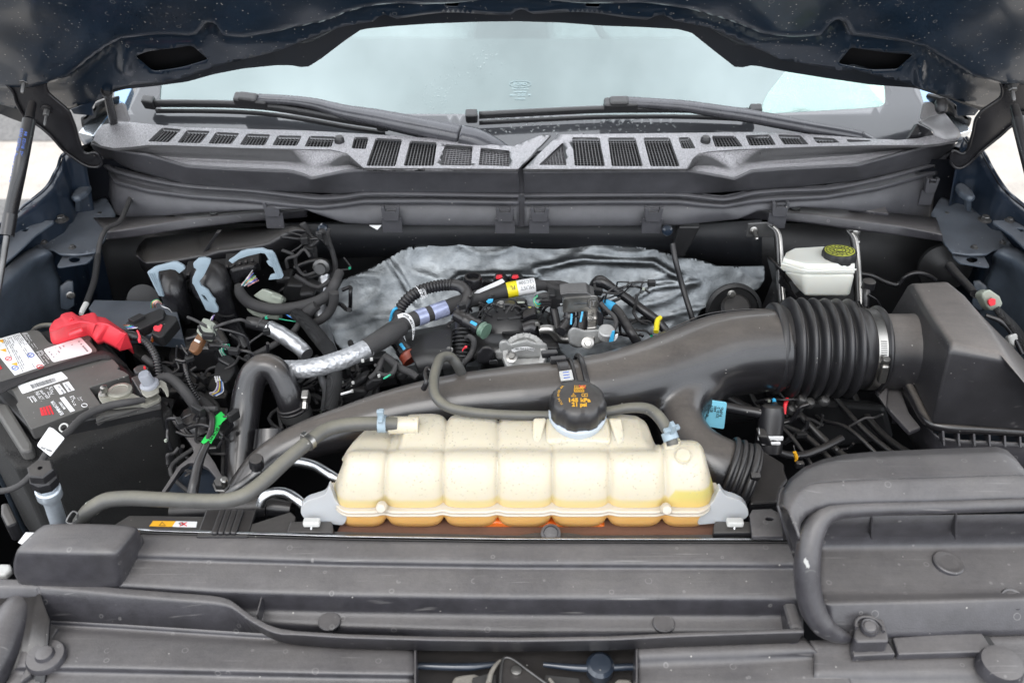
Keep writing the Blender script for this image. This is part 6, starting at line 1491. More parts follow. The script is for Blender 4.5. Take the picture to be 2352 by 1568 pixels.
text('plus_mark','+',PZ(*kA(925,128),1.1335),(1,-.2,0),(0,1,.2),.014,M['red'],rcv,ext=.0012)
for p_ in ((755,422),(1120,315)):boxo('latch_foot',PZ(*kA(*p_),ZB+.001),(.008,.006,.004),M['red'],rcv,bev=.001)
bo=thing('positive_cable','black corrugated battery cable curling down from the red cover','battery cable',PZ(*kA(1830,380),1.11))
tube('cable_boot',[PZ(*kA(1570,330),1.112),PZ(*kA(1700,335),1.112),PZ(*kA(1820,360),1.108)],[14,12,9],M['satin'],bo,seg=14)
prism('red_clip',[PZ(*kA(*p),1.122) for p in ((1772,258),(1800,258),(1830,330),(1828,392),(1790,392),(1800,330))],(0,0,-.006),M['red'],bo,bev=.0012)
tube('corrugated_loom',[PZ(*kA(1810,362),1.108),PZ(*kA(1900,420),1.104),PZ(*kA(1980,520),1.098),PZ(*kA(2035,640),1.090),PZ(*kA(2060,760),1.080),PZ(*kA(2075,880),1.070)],9.5,M['satin'],bo,seg=14,corr=(.0042,.16))
th('loom_end_hose','grey rubber stub hose behind the battery near the red cover','hose',[z(70,768,1.07),z(84,753,1.08),z(105,747,1.085),z(130,748,1.085)],6,M['hose'],seg=14)

# braided ground lead coming from the hood hinge area
gl_=thing('ground_lead','black braided lead dropping from the cowl corner with white sleeve end','cable',z(230,560,1.13))
tube('lead_jacket',[kLz for kLz in [PZ(*kL(1140,250),1.17),PZ(*kL(1085,350),1.17),PZ(*kL(1035,470),1.165),PZ(*kL(985,560),1.16),PZ(*kL(900,600),1.162),PZ(*kL(850,660),1.16),PZ(*kL(825,740),1.15),PZ(*kL(812,830),1.14)]],5.6,M['tape'],gl_,seg=14)
tube('braided_sleeve',[PZ(*kL(812,828),1.14),PZ(*kL(800,920),1.13),PZ(*kL(782,1040),1.12),PZ(*kL(745,1150),1.112),PZ(*kL(715,1230),1.108)],7.0,M['braid'],gl_,seg=16)
tube('white_sleeve',[PZ(*kL(718,1225),1.108),PZ(*kL(690,1275),1.106),PZ(*kL(672,1318),1.104)],[6.5,6.2,5],M['white'],gl_,seg=14)

# negative terminal
nt_=thing('negative_terminal','pale metal negative battery clamp with bolt, post and sensor','battery terminal',PZ(*kA(1600,1100),1.09))
M['clampm']=matte('pale_tinned_clamp',(.40,.39,.34),.42,.3,(.3,.28,.22),metal=.6,bump=.3)
prism('clamp_plate',[PZ(*kA(*p),1.092) for p in rcorner([(1270,1100),(1310,1052),(1440,1075),(1500,1012),(1610,1002),(1680,1060),(1850,1140),(1872,1195),(1700,1205),(1500,1225),(1345,1232),(1290,1160)],20)],(0,0,-.010),M['clampm'],nt_,bev=.003,seg=3)
c=PZ(*kA(1565,1058),1.094);lathe('terminal_post',c,(0,0,1),[(.0165,-.002),(.0165,.002),(.0145,.0032),(.011,.0035),(.0105,.0028),(.002,.0028)],M['clampm'],nt_,seg=28)
bolt('clamp_nut',PZ(*kA(1365,1085),1.093),(0,-.05,1),8.5,M['steel'],nt_);lathe('clamp_stud',PZ(*kA(1365,1060),1.100),(0,-.05,1),[(.0045,0),(.0045,.008),(.003,.009)],M['steel'],nt_,seg=12)
prism('sensor_block',[PZ(*kA(*p),1.098) for p in ((1700,880),(1885,800),(1998,955),(1880,1085),(1820,1080))],(0,0,-.025),M['plastic'],nt_,bev=.002)
prism('sensor_plug',[PZ(*kA(*p),1.102) for p in ((1728,765),(1780,725),(1880,705),(1935,750),(1925,800),(1780,820),(1760,820))],(0,0,-.018),M['plastic'],nt_,bev=.002)
prism('red_lock',[PZ(*kA(*p),1.104) for p in ((1862,735),(1890,728),(1900,755),(1872,762))],(0,0,-.004),M['inkred'],nt_,bev=.0005)
prism('sensor_plate',[PZ(*kA(*p),1.100) for p in rcorner([(1812,985),(1900,960),(2010,925),(2100,912),(2160,945),(2195,1050),(2198,1110),(2170,1122),(2140,1060),(2090,992),(2060,1000),(2072,1060),(1990,1110),(1905,1135),(1850,1090)],14)],(0,0,-.003),M['clampm'],nt_,bev=.0008)
prism('lower_plate',[PZ(*kA(*p),1.088) for p in rcorner([(1800,1225),(1860,1170),(2060,1090),(2095,1130),(2070,1170),(1900,1245)],12)],(0,0,-.005),M['clampm'],nt_,bev=.001)
M['smoke']=milkmat('smoky_clear_cap',(.25,.26,.29),.2)
lathe('clear_nut_cap',PZ(*kA(1955,985),1.100),(-.15,-.1,1),[(.013,0),(.013,.004),(.009,.006),(.0085,.020),(.007,.023),(.002,.023)],M['smoke'],nt_,seg=20)
nc=thing('negative_cable','black taped cable running from the negative terminal past the white tag','battery cable',PZ(*kA(1500,1230),1.09))
tube('cable_run',[PZ(*kA(1880,1170),1.092),PZ(*kA(1700,1200),1.096),PZ(*kA(1500,1232),1.096),PZ(*kA(1300,1290),1.096),PZ(*kA(1080,1400),1.098),PZ(*kA2(900,320),1.10),PZ(*kA2(780,420),1.10),PZ(*kA2(620,590),1.10),PZ(*kA2(520,740),1.095),PZ(*kA2(400,900),1.085),PZ(*kA2(280,1010),1.08),PZ(*kA2(140,1080),1.075),PZ(*kA2(0,1105),1.07),PZ(*kA2(-200,1110),1.07)],[7,9,9.5,9.5,9,8.5,8,7.5,7.5,7.5,7,7,7,7],M['tape'],nc,seg=16,wob=.08)
tgp=[PZ(*kA2(*p),1.118) for p in rcorner([(480,510),(500,470),(640,268),(690,285),(842,410),(655,648)],18)]
prism('white_tag',tgp,(0,0,-.0012),M['label'],nc,bev=.0003)
A_=PZ(*kA2(520,560),1.1186);B_=PZ(*kA2(650,620),1.1186)
text('tag_text','1L2T 14300',(PZ(*kA2(600,560),1.1187)),(1,-.45,0),(.45,1,0),.0038,M['inkgrey'],nc)
tube('white_eyelet',ringpath(PZ(*kA2(832,280),1.085),(0,-.6,.8),.0055),2.2,M['white'],nc,seg=8,sub=1,closed=True)

# air conditioning service port
sp_=thing('service_port','pale metal service port with hexagonal black cap below the battery','service port',PZ(*kA2(560,800),1.14))
a0=PZ(*kA2(800,1620),1.02);a1=PZ(*kA2(600,1010),1.115);a2=PZ(*kA2(520,800),1.145);dd=(a1-a0).normalized()
M['port']=matte('bluish_cast_metal',(.50,.55,.60),.35,.2,metal=.5,bump=.1)
tube('port_tube',[a0,a0.lerp(a1,.5),a1],[18,18,19],M['port'],sp_,seg=26)
lathe('port_collar',a1-dd*.016,dd,[(.0135,-.009),(.0145,-.007),(.0145,.006),(.0125,.008)],M['port'],sp_,seg=30)
dd2=(a2-a1).normalized()
lathe('cap_skirt',a1,dd2,[(.0150,0),(.0160,.003),(.0160,.014),(.0140,.017)],M['plastic'],sp_,seg=8,shp=20)
lathe('cap_head',a1+dd2*.017,dd2,[(.0150,0),(.0158,.003),(.0152,.011),(.0135,.013),(.003,.013),(.003,.008)],M['plastic'],sp_,seg=6,shp=20)
# small things at the left edge
prism('edge_plug',[PZ(*kA2(*p),1.05) for p in ((0,1260),(110,1240),(200,1440),(230,1500),(80,1560),(0,1400))],(0,0,-.03),M['plastic'],None,bev=.004)
tag(bpy.data.objects['edge_plug'],'black plastic plug at the left edge beside the service port','connector')
o=prism('pale_label_flap',[PZ(*kB(*p),1.055) for p in ((105,750),(150,692),(215,694),(180,730),(130,762))],(0,0,-.001),M['label'],None,bev=0);tag(o,'crumpled white sticker peeking out behind the corner cap','sticker')
o=prism('pale_edge_piece',[PZ(*kB(*p),1.03) for p in ((-40,890),(0,872),(60,872),(68,905),(30,940),(-40,938))],(0,0,-.01),M['white'],None,bev=.003);tag(o,'small pale block at the far left edge below the corner cap','block')
o=tube('hose_tongue_clamp',[z(153,1196,1.10),z(168,1174,1.108),z(177,1178,1.108),z(176,1192,1.10),z(164,1202,1.10)],2.2,M['dsteel'],None,seg=8,closed=True);tag(o,'open spring clamp tongue beside the low end of the olive hose','hose clamp')
# second front hose details: pale ring on olive hose end
c=PZ(212,1166,1.092);d=(PZ(200,1180,1.085)-PZ(222,1158,1.095)).normalized();lathe('pale_ring',c,d,[(px(c,18.6),-.002),(px(c,19),0),(px(c,18.6),.002)],M['cream'],ha,seg=30)

# ============================================================ between battery and engine
# flat bluish shelf behind the battery
shl=prism('flat_shelf',[PZ(*kW(*p),1.065) for p in ((600,690),(640,632),(1060,642),(1200,690),(1250,900),(860,860),(700,780))],(0,0,-.02),M['epaint'],None,bev=.002);tag(shl,'flat blue grey metal shelf behind the red terminal cover','shelf')
# Y shaped brace
yb=plate('forked_brace',[kJ(*p) for p in rcorner([(272,600),(330,640),(590,915),(640,990),(700,1075),(778,1220),(730,1238),(640,1125),(560,1085),(470,1078),(395,1130),(240,1362),(212,1350),(370,1110),(485,1020),(512,985),(500,935),(430,830),(310,690),(268,640)],14)],[],lambda u,v:PZ(u,v,1.045-(v-950)*.0001),M['cover'],None,thick=.007,bev=.0015);tag(yb,'forked grey plastic brace between the felt box and the big hose','brace')
gp=prism('dark_side_plate',[PZ(*kJ(*p),1.0) for p in ((240,1370),(480,1090),(700,1100),(860,1360),(560,1400))],(0,0,-.02),M['paint'],None,bev=.002);tag(gp,'dark blue plate under the forked brace','panel')
nn=thing('brace_nut','metal stud and nut at the lower fork of the brace','nut',PZ(*kJ(770,1270),1.05))
prism('nut_seat',[PZ(*kJ(*p),1.045) for p in ((695,1290),(730,1240),(800,1250),(835,1310),(780,1390))],(0,0,-.006),M['plastic'],nn,bev=.001)
lathe('nut',PZ(*kJ(765,1285),1.047),(.1,-.3,1),[(.0115,0),(.0115,.002),(.0092,.003),(.0092,.010),(.008,.012)],M['dsteel'],nn,seg=6,shp=20)
lathe('stud',PZ(*kJ(790,1262),1.058),(.25,-.3,1),[(.0048,-.004),(.0048,.009),(.003,.011)],M['steel'],nn,seg=14)
# taped lead with green tag
tl_=thing('tagged_lead','looped black lead with bright green part tag','cable',PZ(*kJ(650,800),1.07))
tube('taped_lead',[PZ(*kJ(*p),Z_) for p,Z_ in (((495,1390),1.05),((515,1270),1.06),((545,1130),1.07),((590,1000),1.078),((640,890),1.085),((672,780),1.09),((680,690),1.092),((655,620),1.09),((610,600),1.08),((560,640),1.065),((520,700),1.05))],[13,13,11,9.5,8.5,7.5,7.5,7,7,7,7],M['satin'],tl_,seg=14,wob=.15)
prism('green_tag',[PZ(*kJ(*p),1.090) for p in ((706,655),(760,610),(815,668),(765,712),(735,790),(668,905),(645,880),(600,905),(578,890),(640,800),(706,720))],(0,0,-.0008),M['green'],tl_,bev=.0002)
text('tag_text','FL34-3C247-A',PZ(*kJ(700,815),1.0912),PZ(*kJ(745,720),1.09)-PZ(*kJ(630,890),1.09),Vector((-1,.4,0)),.0062,M['ink'],tl_)
th('taped_bundle','thick wad of black tape wrapped around harness beside green tag','harness',[PZ(*kJ(470,640),1.04),PZ(*kJ(530,740),1.04),PZ(*kJ(580,860),1.03)],[20,27,22],M['satin'],wob=.25,sub=10)
th('battery_ground_cable','thick grey taped cable leaving the negative terminal to the right','battery cable',[PZ(*kJ(200,310),1.085),PZ(*kJ(290,310),1.088),PZ(*kJ(390,390),1.085),PZ(*kJ(480,500),1.07),PZ(*kJ(550,620),1.05),PZ(*kJ(600,760),1.03)],[11,12,12,12,12,12],M['tape'],seg=16,wob=.1)
cc2=thing('oxygen_sensor_lead','grey and brown connector with corrugated lead beside the battery cable','connector',PZ(*kN(760,1200),1.10))
M['connz']=M['cream']
prism('grey_shell',[PZ(*kN(*p),1.128) for p in ((665,1215),(742,1070),(800,1080),(880,1128),(850,1190),(862,1212),(800,1295),(700,1262))],(.0,.01,-.016),M['cream'],cc2,bev=.002)
prism('shell_ridge',[PZ(*kN(*p),1.132) for p in ((770,1110),(845,1140),(828,1180),(758,1150))],(0,0,-.006),M['cream'],cc2,bev=.001)
prism('brown_plug',[PZ(*kN(*p),1.120) for p in ((688,1235),(762,1268),(735,1330),(690,1420),(640,1468),(570,1435),(600,1360),(650,1290))],(0,.01,-.014),M['brown'],cc2,bev=.003)
prism('white_band',[PZ(*kN(*p),1.1215) for p in ((655,1308),(715,1335),(700,1355),(642,1328))],(0,0,-.001),M['label'],cc2,bev=.0002)
for i,m_2 in enumerate(('wwhite','wpurple')):tube('wire',[PZ(*kN(830+i*18,1095),1.13),PZ(*kN(850+i*10,1060),1.135),PZ(*kN(876,1040),1.13)],1.2,M[m_2],cc2,seg=6)
tube('lead',[PZ(*kN(600,1450),1.115),PZ(*kN(560,1500),1.105),PZ(*kJ(440,120),1.095),PZ(*kJ(430,190),1.09)],[5,3.5,3.2,3.2],M['rubber'],cc2,seg=8)
tube('corrugated_lead',[PZ(*kJ(430,185),1.09),PZ(*kJ(445,260),1.085),PZ(*kJ(468,340),1.075),PZ(*kJ(495,410),1.065),PZ(*kJ(560,500),1.05)],6,M['satin'],cc2,seg=12,corr=(.0035,.18))
th('rear_cable','black cable crossing behind the corrugated lead toward the hose','cable',[PZ(*kJ(60,120),1.08),PZ(*kJ(140,180),1.075),PZ(*kJ(250,230),1.06),PZ(*kJ(420,380),1.04),PZ(*kJ(640,560),1.03),PZ(*kJ(720,640),1.03)],[8,8,8,9,12,12],M['tape'],seg=12,wob=.1)
def plug(name,pts,Z,dz,mat,label,parent=None,bev=.002):
    o=prism(name,[PZ(u,v,Z) for u,v in pts],(0,.004,-dz),mat,parent,bev=bev)
    if label:tag(o,label,'connector')
    return o
c1_=thing('wire_connector','long black connector with bundle of thin coloured wires by red cover','connector',PZ(*kW(990,770),1.11))
prism('shell',[PZ(*kW(*p),1.118) for p in ((852,795),(870,775),(960,740),(1090,688),(1118,700),(1112,752),(965,826),(955,836))],(0,.004,-.018),M['dark'],c1_,bev=.002)
prism('latch',[PZ(*kW(*p),1.124) for p in ((868,762),(950,722),(985,738),(905,780))],(0,0,-.006),M['dark'],c1_,bev=.001)
for i,w in enumerate(('wbrown','wpink','wgreen','wblue','wpurple','wwhite')):tube('wire',[PZ(*kW(870+i*16,800+i*4),1.116),PZ(*kW(860+i*12,806+i*4),1.118),PZ(*kW(840+i*6,805+i*5),1.112)],1.3,M[w],c1_,seg=6)
c3_=thing('wire_connector','black connector with red lock tab and orange wires','connector',PZ(*kW(1100,820),1.10))
prism('shell',[PZ(*kW(*p),1.112) for p in ((1025,862),(1040,820),(1110,745),(1130,730),(1200,745),(1205,770),(1110,880),(1075,890))],(0,.004,-.020),M['dark'],c3_,bev=.002)
prism('red_lock',[PZ(*kW(*p),1.1145) for p in ((1040,820),(1052,806),(1080,808),(1090,797),(1104,800),(1102,812),(1090,836),(1078,842),(1046,836))],(0,0,-.003),M['red'],c3_,bev=.001)
for i,w in enumerate(('wpink','worange','worange','wred')):tube('wire',[PZ(*kW(1040+i*12,868+i*3),1.10),PZ(*kW(1030+i*9,895),1.092),PZ(*kW(1022+i*5,920),1.08)],1.4,M[w],c3_,seg=6)
c4_=thing('wire_connector','small coil of white and green wires entering a black sleeve','wires',PZ(*kW(1060,660),1.12))
for i,w in enumerate(('wgreen','worange','wwhite','wbrown','wpink')):tube('wire',[PZ(*kW(1098,655+i*2),1.11),PZ(*kW(1068,634+i*4),1.12),PZ(*kW(1036+i*5,648+i*3),1.118),PZ(*kW(1030+i*8,686),1.10)],1.3,M[w],c4_,seg=6)
tube('wire',[PZ(*kW(1092,668),1.11),PZ(*kW(1110,682),1.115),PZ(*kW(1145,695),1.112),PZ(*kW(1168,720),1.10)],1.2,M['wwhite'],c4_,seg=6)
c5_=thing('wire_connector','black multi pin connector hanging with white pins and loose wires','connector',PZ(*kJ(750,250),1.04))
prism('shell',[PZ(*kJ(*p),1.062) for p in ((690,280),(700,200),(760,100),(830,90),(890,130),(880,250),(830,330),(790,350),(740,300))],(0,.01,-.03),M['dark'],c5_,bev=.005,seg=3)
rr_=random.Random(4)
for i in range(10):a=(705+(i % 3)*20+(i // 3)*4,298+(i // 3)*14);boxo('pin',PZ(*kJ(*a),1.064),(.0015,.0015,.002),M['label'],c5_,bev=0)
for i,w in enumerate(('wwhite','wpurple','wyellow','wbrown','wblue','wwhite')):
    tube('wire',[PZ(*kJ(720+i*10,310),1.06),PZ(*kJ(725+i*11,380),1.055),PZ(*kJ(700+i*16,430),1.05),PZ(*kJ(655+i*12,445+i*5),1.045),PZ(*kJ(690+i*16,470-i*6),1.04)],1.2,M[w],c5_,seg=6)
for i,w in enumerate(('wwhite','wgreen','wwhite','wgreen')):
    tube('loose_wire',[PZ(*kJ(770+i*14,110),1.05),PZ(*kJ(745+i*10,60),1.06),PZ(*kJ(740+i*20,15),1.06),PZ(*kJ(775+i*20,2),1.06),PZ(*kJ(800+i*10,50),1.055)],1.0,M[w],c5_,seg=6)

# control module and its three big lever connectors
cm=thing('control_module','wide dark module housing tucked under the left cowl brace','control module',PZ(*kW(1500,230),1.11))
YM=1.36
ml=[(925,300),(950,255),(990,215),(1200,190),(1450,160),(1700,140),(2000,118),(2060,130)]
mm1=[(930,325),(980,372),(1200,350),(1365,318),(1380,325),(1480,290),(1700,262),(1830,232),(1940,165),(2010,140),(2070,150)]
mm2=[(940,345),(1000,392),(1200,380),(1380,352),(1500,325),(1700,300),(1840,265),(1960,200),(2020,170),(2080,175)]
mm3=[(960,420),(1010,460),(1200,460),(1400,450),(1600,440),(1800,420),(1960,340),(2060,280),(2100,240)]
yl=lambda pts,Y:[PY(*kW(*p),Y) for p in pts]
sheet('module_case',[yl(ml,1.44),yl(mm1,1.345),yl(mm2,1.340),yl(mm3,1.36)],M['plastic'],cm,n=70,r=.010,thick=.002)
prism('case_fin',[PY(*kW(*p),1.352) for p in ((1372,322),(1470,178),(1500,172),(1390,330))],(0,.01,0),M['plastic'],cm,bev=.001)
M['mod']=M['dark']
mc=thing('module_connectors','row of three bulky black harness plugs on the module','connector',PY(*kN(800,600),1.30))
for k,(a,b_,w_) in enumerate((((250,610),(560,545),60),((590,560),(1010,470),90),((1030,480),(1380,390),110))):
    A=PY(*kN(*a),1.315);B_=PY(*kN(*b_),1.315);boxo('plug_block',(A+B_)/2,((B_-A).length,.03,px(A,w_*.20161)),M['dark'],mc,x=B_-A,z=(0,-.4,1),bev=.002)
    for j in range(5):boxo('plug_rib',A.lerp(B_,(j+.5)/5)+Vector((0,-.017,.004)),(.004,.006,px(A,w_*.16)),M['plastic'],mc,x=B_-A,z=(0,-.4,1),bev=.0008)
tube('strain_boot',[PY(*kN(*p),Y_) for p,Y_ in (((395,615),1.285),((405,680),1.275),((415,780),1.265),((450,880),1.265),((520,990),1.27),((560,1080),1.28))],[27,31,31,29,22,16],M['satin'],mc,seg=26,e=1.0)
tube('strain_boot',[PY(*kN(*p),Y_) for p,Y_ in (((815,560),1.285),((830,640),1.272),((870,760),1.262),((930,880),1.26),((990,1010),1.262),((1050,1130),1.265),((1140,1290),1.26),((1230,1420),1.25))],[40,46,44,33,27,24,22,20],M['satin'],mc,seg=26)
tube('strain_boot',[PY(*kN(*p),Y_) for p,Y_ in (((640,640),1.30),((640,720),1.295),((690,800),1.29))],[14,20,12],M['satin'],mc,seg=20)
prism('angled_boot',[PY(*kN(*p),1.275) for p in ((1030,520),(1320,462),(1345,540),(1180,640),(1120,740),(1050,640))],(0,.03,-.01),M['satin'],mc,bev=.006,seg=3)
tie=[PY(*kN(1010+92*math.cos(a),1025+30*math.sin(a)),1.235) for a in [2*math.pi*k/20 for k in range(20)]]
tube('cable_tie',tie[1:10],2.5,M['dark'],mc,seg=6)
def lever(pts,hole,label):
    o=plate('connector_lever',rcorner([kN(*p) for p in pts],1.6),[[kN(*p) for p in hole]] if hole else [],lambda u,v:PY(u,v,1.224+(v-640)*-.00006),M['clipgrey'],None,thick=.0045,bev=.0007)
    return tag(o,label,'connector lever')
lever([(108,552),(195,492),(400,438),(450,440),(522,480),(540,515),(475,565),(430,528),(370,518),(245,540),(232,560),(236,640),(298,832),(240,820),(180,700)],None,'pale blue grey locking lever on the leftmost black plug')
lever([(690,395),(760,388),(830,410),(825,450),(770,560),(750,600),(700,660),(720,710),(800,760),(850,840),(885,870),(880,900),(915,960),(915,1005),(870,1015),(780,985),(700,820),(640,700),(622,680),(625,620),(670,520),(640,500),(632,450)],[(718,800),(762,818),(812,890),(762,870)],'long S shaped pale lever with square hole on the middle plug')
lever([(1035,420),(1110,370),(1170,320),(1250,297),(1420,282),(1470,305),(1530,315),(1560,350),(1660,600),(1640,625),(1490,640),(1510,590),(1570,570),(1540,500),(1500,480),(1465,430),(1500,420),(1450,340),(1400,335),(1250,370),(1150,405),(1080,455)],None,'hooked pale blue grey locking lever on the right black plug')
for nm_,segs in (('connector_lever',((130,570,262,815),(155,566,275,818),(180,562,285,822))),('connector_lever.002',((1485,335,1600,625),(1510,332,1620,622),(1535,335,1640,618)))):
    for x0_,y0_,x1_,y1_ in segs:tube('lever_rib',[PY(*kN(x0_,y0_),1.223),PY(*kN(x1_,y1_),1.220)],.9,M['clipgrey'],bpy.data.objects[nm_],seg=6)
wb=thing('wire_fan','fan of thin coloured wires between the right plug and taped harness','wires',PY(*kN(1270,620),1.25))
rr_=random.Random(2)
for i,w in enumerate(('wwhite','wpink','wgreen','wblue','worange','wwhite','wgreen','wyellow','wpurple','wwhite','wblue','wpink')):
    a=(1180+i*7,690+rr_.uniform(-5,20));b_=(1300+i*7+rr_.uniform(-20,10),545+i*10+rr_.uniform(-15,15))
    tube('wire',[PY(*kN(*a),1.25),PY(*kN((a[0]+b_[0])/2+6,(a[1]+b_[1])/2-6),1.24),PY(*kN(*b_),1.26)],1.3,M[w],wb,seg=6)
def hz_(name,label,pts,Y,r_,mat=None,cat='harness',**kw):
    n=len(pts);ys=Y if isinstance(Y,(list,tuple)) else [Y]*n
    return th(name,label,cat,[PY(u,v,y) for (u,v),y in zip(pts,ys)],r_,mat or M['tape'],**kw)
hz_('taped_harness','thick cloth taped harness curving under the lever connectors',[kN(*p) for p in ((1150,700),(1170,790),(1260,890),(1400,950),(1600,975),(1850,940),(2050,880),(2180,800),(2240,700),(2280,600),(2300,560))],[1.25]*9+[1.27,1.28],[9,13,13.5,13.5,13.5,13,13,13,12,11,11],wob=.06)
hz_('taped_harness','second taped harness branch making the lower loop beside heat shield',[kN(*p) for p in ((1850,1120),(1910,1145),(2010,1130),(2120,1070),(2200,980),(2235,880),(2240,780))],1.235,[9,10,10,10,10,11,11],wob=.1)
hz_('taped_harness','short diagonal taped branch between the two looping harnesses',[kN(*p) for p in ((1860,1130),(1900,1060),(1970,980),(2040,930))],1.24,[9,13,14,12],wob=.08)
hz_('taped_harness','thin taped lead running diagonally over the foil sleeve',[kN(*p) for p in ((1240,1530),(1330,1490),(1480,1420),(1620,1340),(1740,1260),(1810,1180),(1850,1120))],[1.14,1.16,1.17,1.18,1.20,1.21,1.23],[7,7,7.5,7.5,7.5,7.5,8],wob=.15)
hz_('taped_harness','vertical taped lead climbing to the cowl beside the bracket',[kN(*p) for p in ((2180,60),(2170,140),(2200,260),(2240,400),(2250,500),(2220,620))],1.33,[4,5,6,6,6,7],wob=.1)
hz_('taped_harness','small looping lead left of the foil wrapped pipe',[kN(*p) for p in ((1790,590),(1860,630),(1960,690),(2060,720),(2140,690),(2200,640))],1.29,[5,5,5,5,6,6],wob=.1)
hz_('taped_harness','cable running from the cowl down behind the module',[kN(*p) for p in ((1880,0),(1960,150),(2000,300),(2010,420))],1.36,[8,9,9,8])
for pts,lab in ((((1310,820),(1420,738),(1502,768),(1580,800),(1660,852),(1650,892),(1612,932),(1500,905),(1400,872)),'upper pale grey rectangular connector beside the harness'),(((1225,925),(1300,970),(1420,1005),(1612,1032),(1612,1098),(1500,1086),(1410,1076),(1310,1042),(1248,992)),'lower pale grey connector below the taped harness')):
    o=prism('pale_connector',[PY(*kN(*p),1.262) for p in pts],(0,.02,-.012),M['cream'],None,bev=.0025);tag(o,lab,'connector')
    q=pts[3]
prism('connector_ridge',[PY(*kN(*p),1.255) for p in ((1530,810),(1640,855),(1625,880),(1520,840))],(0,.01,0),M['cream'],bpy.data.objects['pale_connector'],bev=.001)
pw_=thing('wire_fan','coloured wires leaving the lower pale connector','wires',PY(*kN(1750,1080),1.25))
for i,w in enumerate(('wblue','wgreen','wpink','wbrown','wwhite','wblue')):
    tube('wire',[PY(*kN(1670+i*14,1015+i*4),1.25),PY(*kN(1740+i*10,1062+i*2),1.24),PY(*kN(1830,1105+i*4),1.24)],1.5,M[w],pw_,seg=6)
tube('wire',[PY(*kN(1612,1082),1.25),PY(*kN(1700,1098),1.24),PY(*kN(1830,1118),1.24)],1.3,M['wgreen'],pw_,seg=6)
bc=thing('wire_connector','cluster of black connector blocks right of the pale connectors','connector',PY(*kN(1850,800),1.30))
for pts,Y_ in ((((1640,780),(1700,690),(1900,700),(2060,760),(2100,830),(2000,880),(1740,900),(1660,860)),1.31),(((1830,800),(1960,780),(2020,800),(2010,850),(1850,860)),1.28),(((1560,640),(1720,600),(1760,640),(1700,700),(1580,690)),1.33)):
    prism('connector_block',[PY(*kN(*p),Y_) for p in pts],(0,.03,0),M['dark'],bc,bev=.004)
tube('bracket_wire',[PY(*kN(*p),1.33) for p in ((1790,500),(1880,460),(1990,425),(2120,420),(2170,460),(2190,560))],5,M['plastic'],bc,seg=8)
tube('bracket_wire',[PY(*kN(*p),1.32) for p in ((1900,540),(1950,610),(2080,580))],4,M['plastic'],bc,seg=8)
lathe('stud_nut',PY(*kN(2095,490),1.315),(0,-1,.2),[(.014,0),(.014,.004),(.009,.006),(.009,.014)],M['dsteel'],bc,seg=14)
# foil pipes
fp=thing('foil_wrapped_pipe','short foil wrapped pipe with black ribbed end cap','foil pipe',PY(*kN(1600,1250),1.17))
tube('end_cap',[PY(*kN(*p),1.19) for p in ((1240,1120),(1330,1135),(1440,1165),(1500,1185))],[13,15.5,15.5,15.5],M['rubber'],fp,seg=10)
tube('foil_sleeve',[PY(*kN(*p),Y_) for p,Y_ in (((1490,1185),1.188),((1620,1250),1.18),((1760,1345),1.17),((1870,1430),1.16),((1930,1490),1.15))],[18,19,19,18,16],M['wrap2'],fp,seg=26,wob=.06)
fh=thing('foil_wrapped_hose','wide crinkled silver foil hose running up to taped section','foil hose',PZ(730,840,1.10))
tube('foil_wrap',[z(618,850,1.085),z(640,848,1.09),z(690,848,1.095),z(740,840,1.10),z(800,820,1.105),z(848,797,1.108)],[19,21,22,22,22,21.5],M['wrap'],fh,seg=36,wob=.05,sub=14)
tube('tape_section',[z(840,800,1.108),z(872,782,1.11),z(900,766,1.112),z(925,752,1.11)],[22.5,23,22,17],M['tape'],fh,seg=28,wob=.04)
th('foil_wrapped_line','narrow crinkled foil line dropping behind the taped loops','foil pipe',[PY(*kG(*p),Y_) for p,Y_ in (((360,60),1.36),((350,200),1.35),((330,380),1.34),((320,540),1.33),((360,680),1.31),((420,800),1.28),((460,920),1.25),((500,1000),1.22))],[12,13,14,13,12,9,8,8],M['wrap2'],seg=20,wob=.15,sub=10)
th('foil_wrapped_line','lower piece of crinkled foil line beside the braided hose','foil pipe',[PY(*kG(*p),1.06) for p in ((310,1180),(345,1280),(385,1400),(370,1520),(350,1600))],[5,9,9,8,7],M['wrap2'],seg=16,wob=.2,sub=8)
th('braided_hose','black braided sleeve hose passing under the foil hose','hose',[PY(*kN(*p),Y_) for p,Y_ in (((1800,1020),1.24),((1900,1100),1.22),((2020,1240),1.19),((2140,1390),1.16))]+[PY(*kG(*p),Y_) for p,Y_ in (((400,900),1.14),((455,1040),1.09),((480,1160),1.06),((475,1300),1.04),((460,1450),1.03),((440,1600),1.02))],[14,15,17,17,17,17,17,18,17,16],M['braid'],seg=24)
th('wheel_arch_drum','dim rounded drum shape behind the left lever connector','drum',[PY(*kN(60,860),1.42),PY(*kN(60,860),1.36)],34,M['plastic'],seg=36)
# dark mechanical masses in the left gap
for pts,Z_,lab in (([kW(*p) for p in ((1140,1000),(1170,900),(1300,850),(1320,1010),(1250,1060),(1160,1050))],1.02,'dark angular housing behind the brown connector'),([kW(*p) for p in ((1400,760),(1480,760),(1560,900),(1480,960),(1340,960),(1200,960),(1210,900),(1320,850))],1.05,'rounded dark plastic tray edge below the middle plug'),([kW(*p) for p in ((880,900),(1040,960),(1120,1080),(1240,1180),(1100,1160),(900,1000))],1.0,'dark block below the corrugated battery cable')):
    o=prism('dark_housing',[PZ(u,v,Z_) for u,v in pts],(0,0,-.05),M['plastic'],None,bev=.008,seg=3);tag(o,lab,'housing')
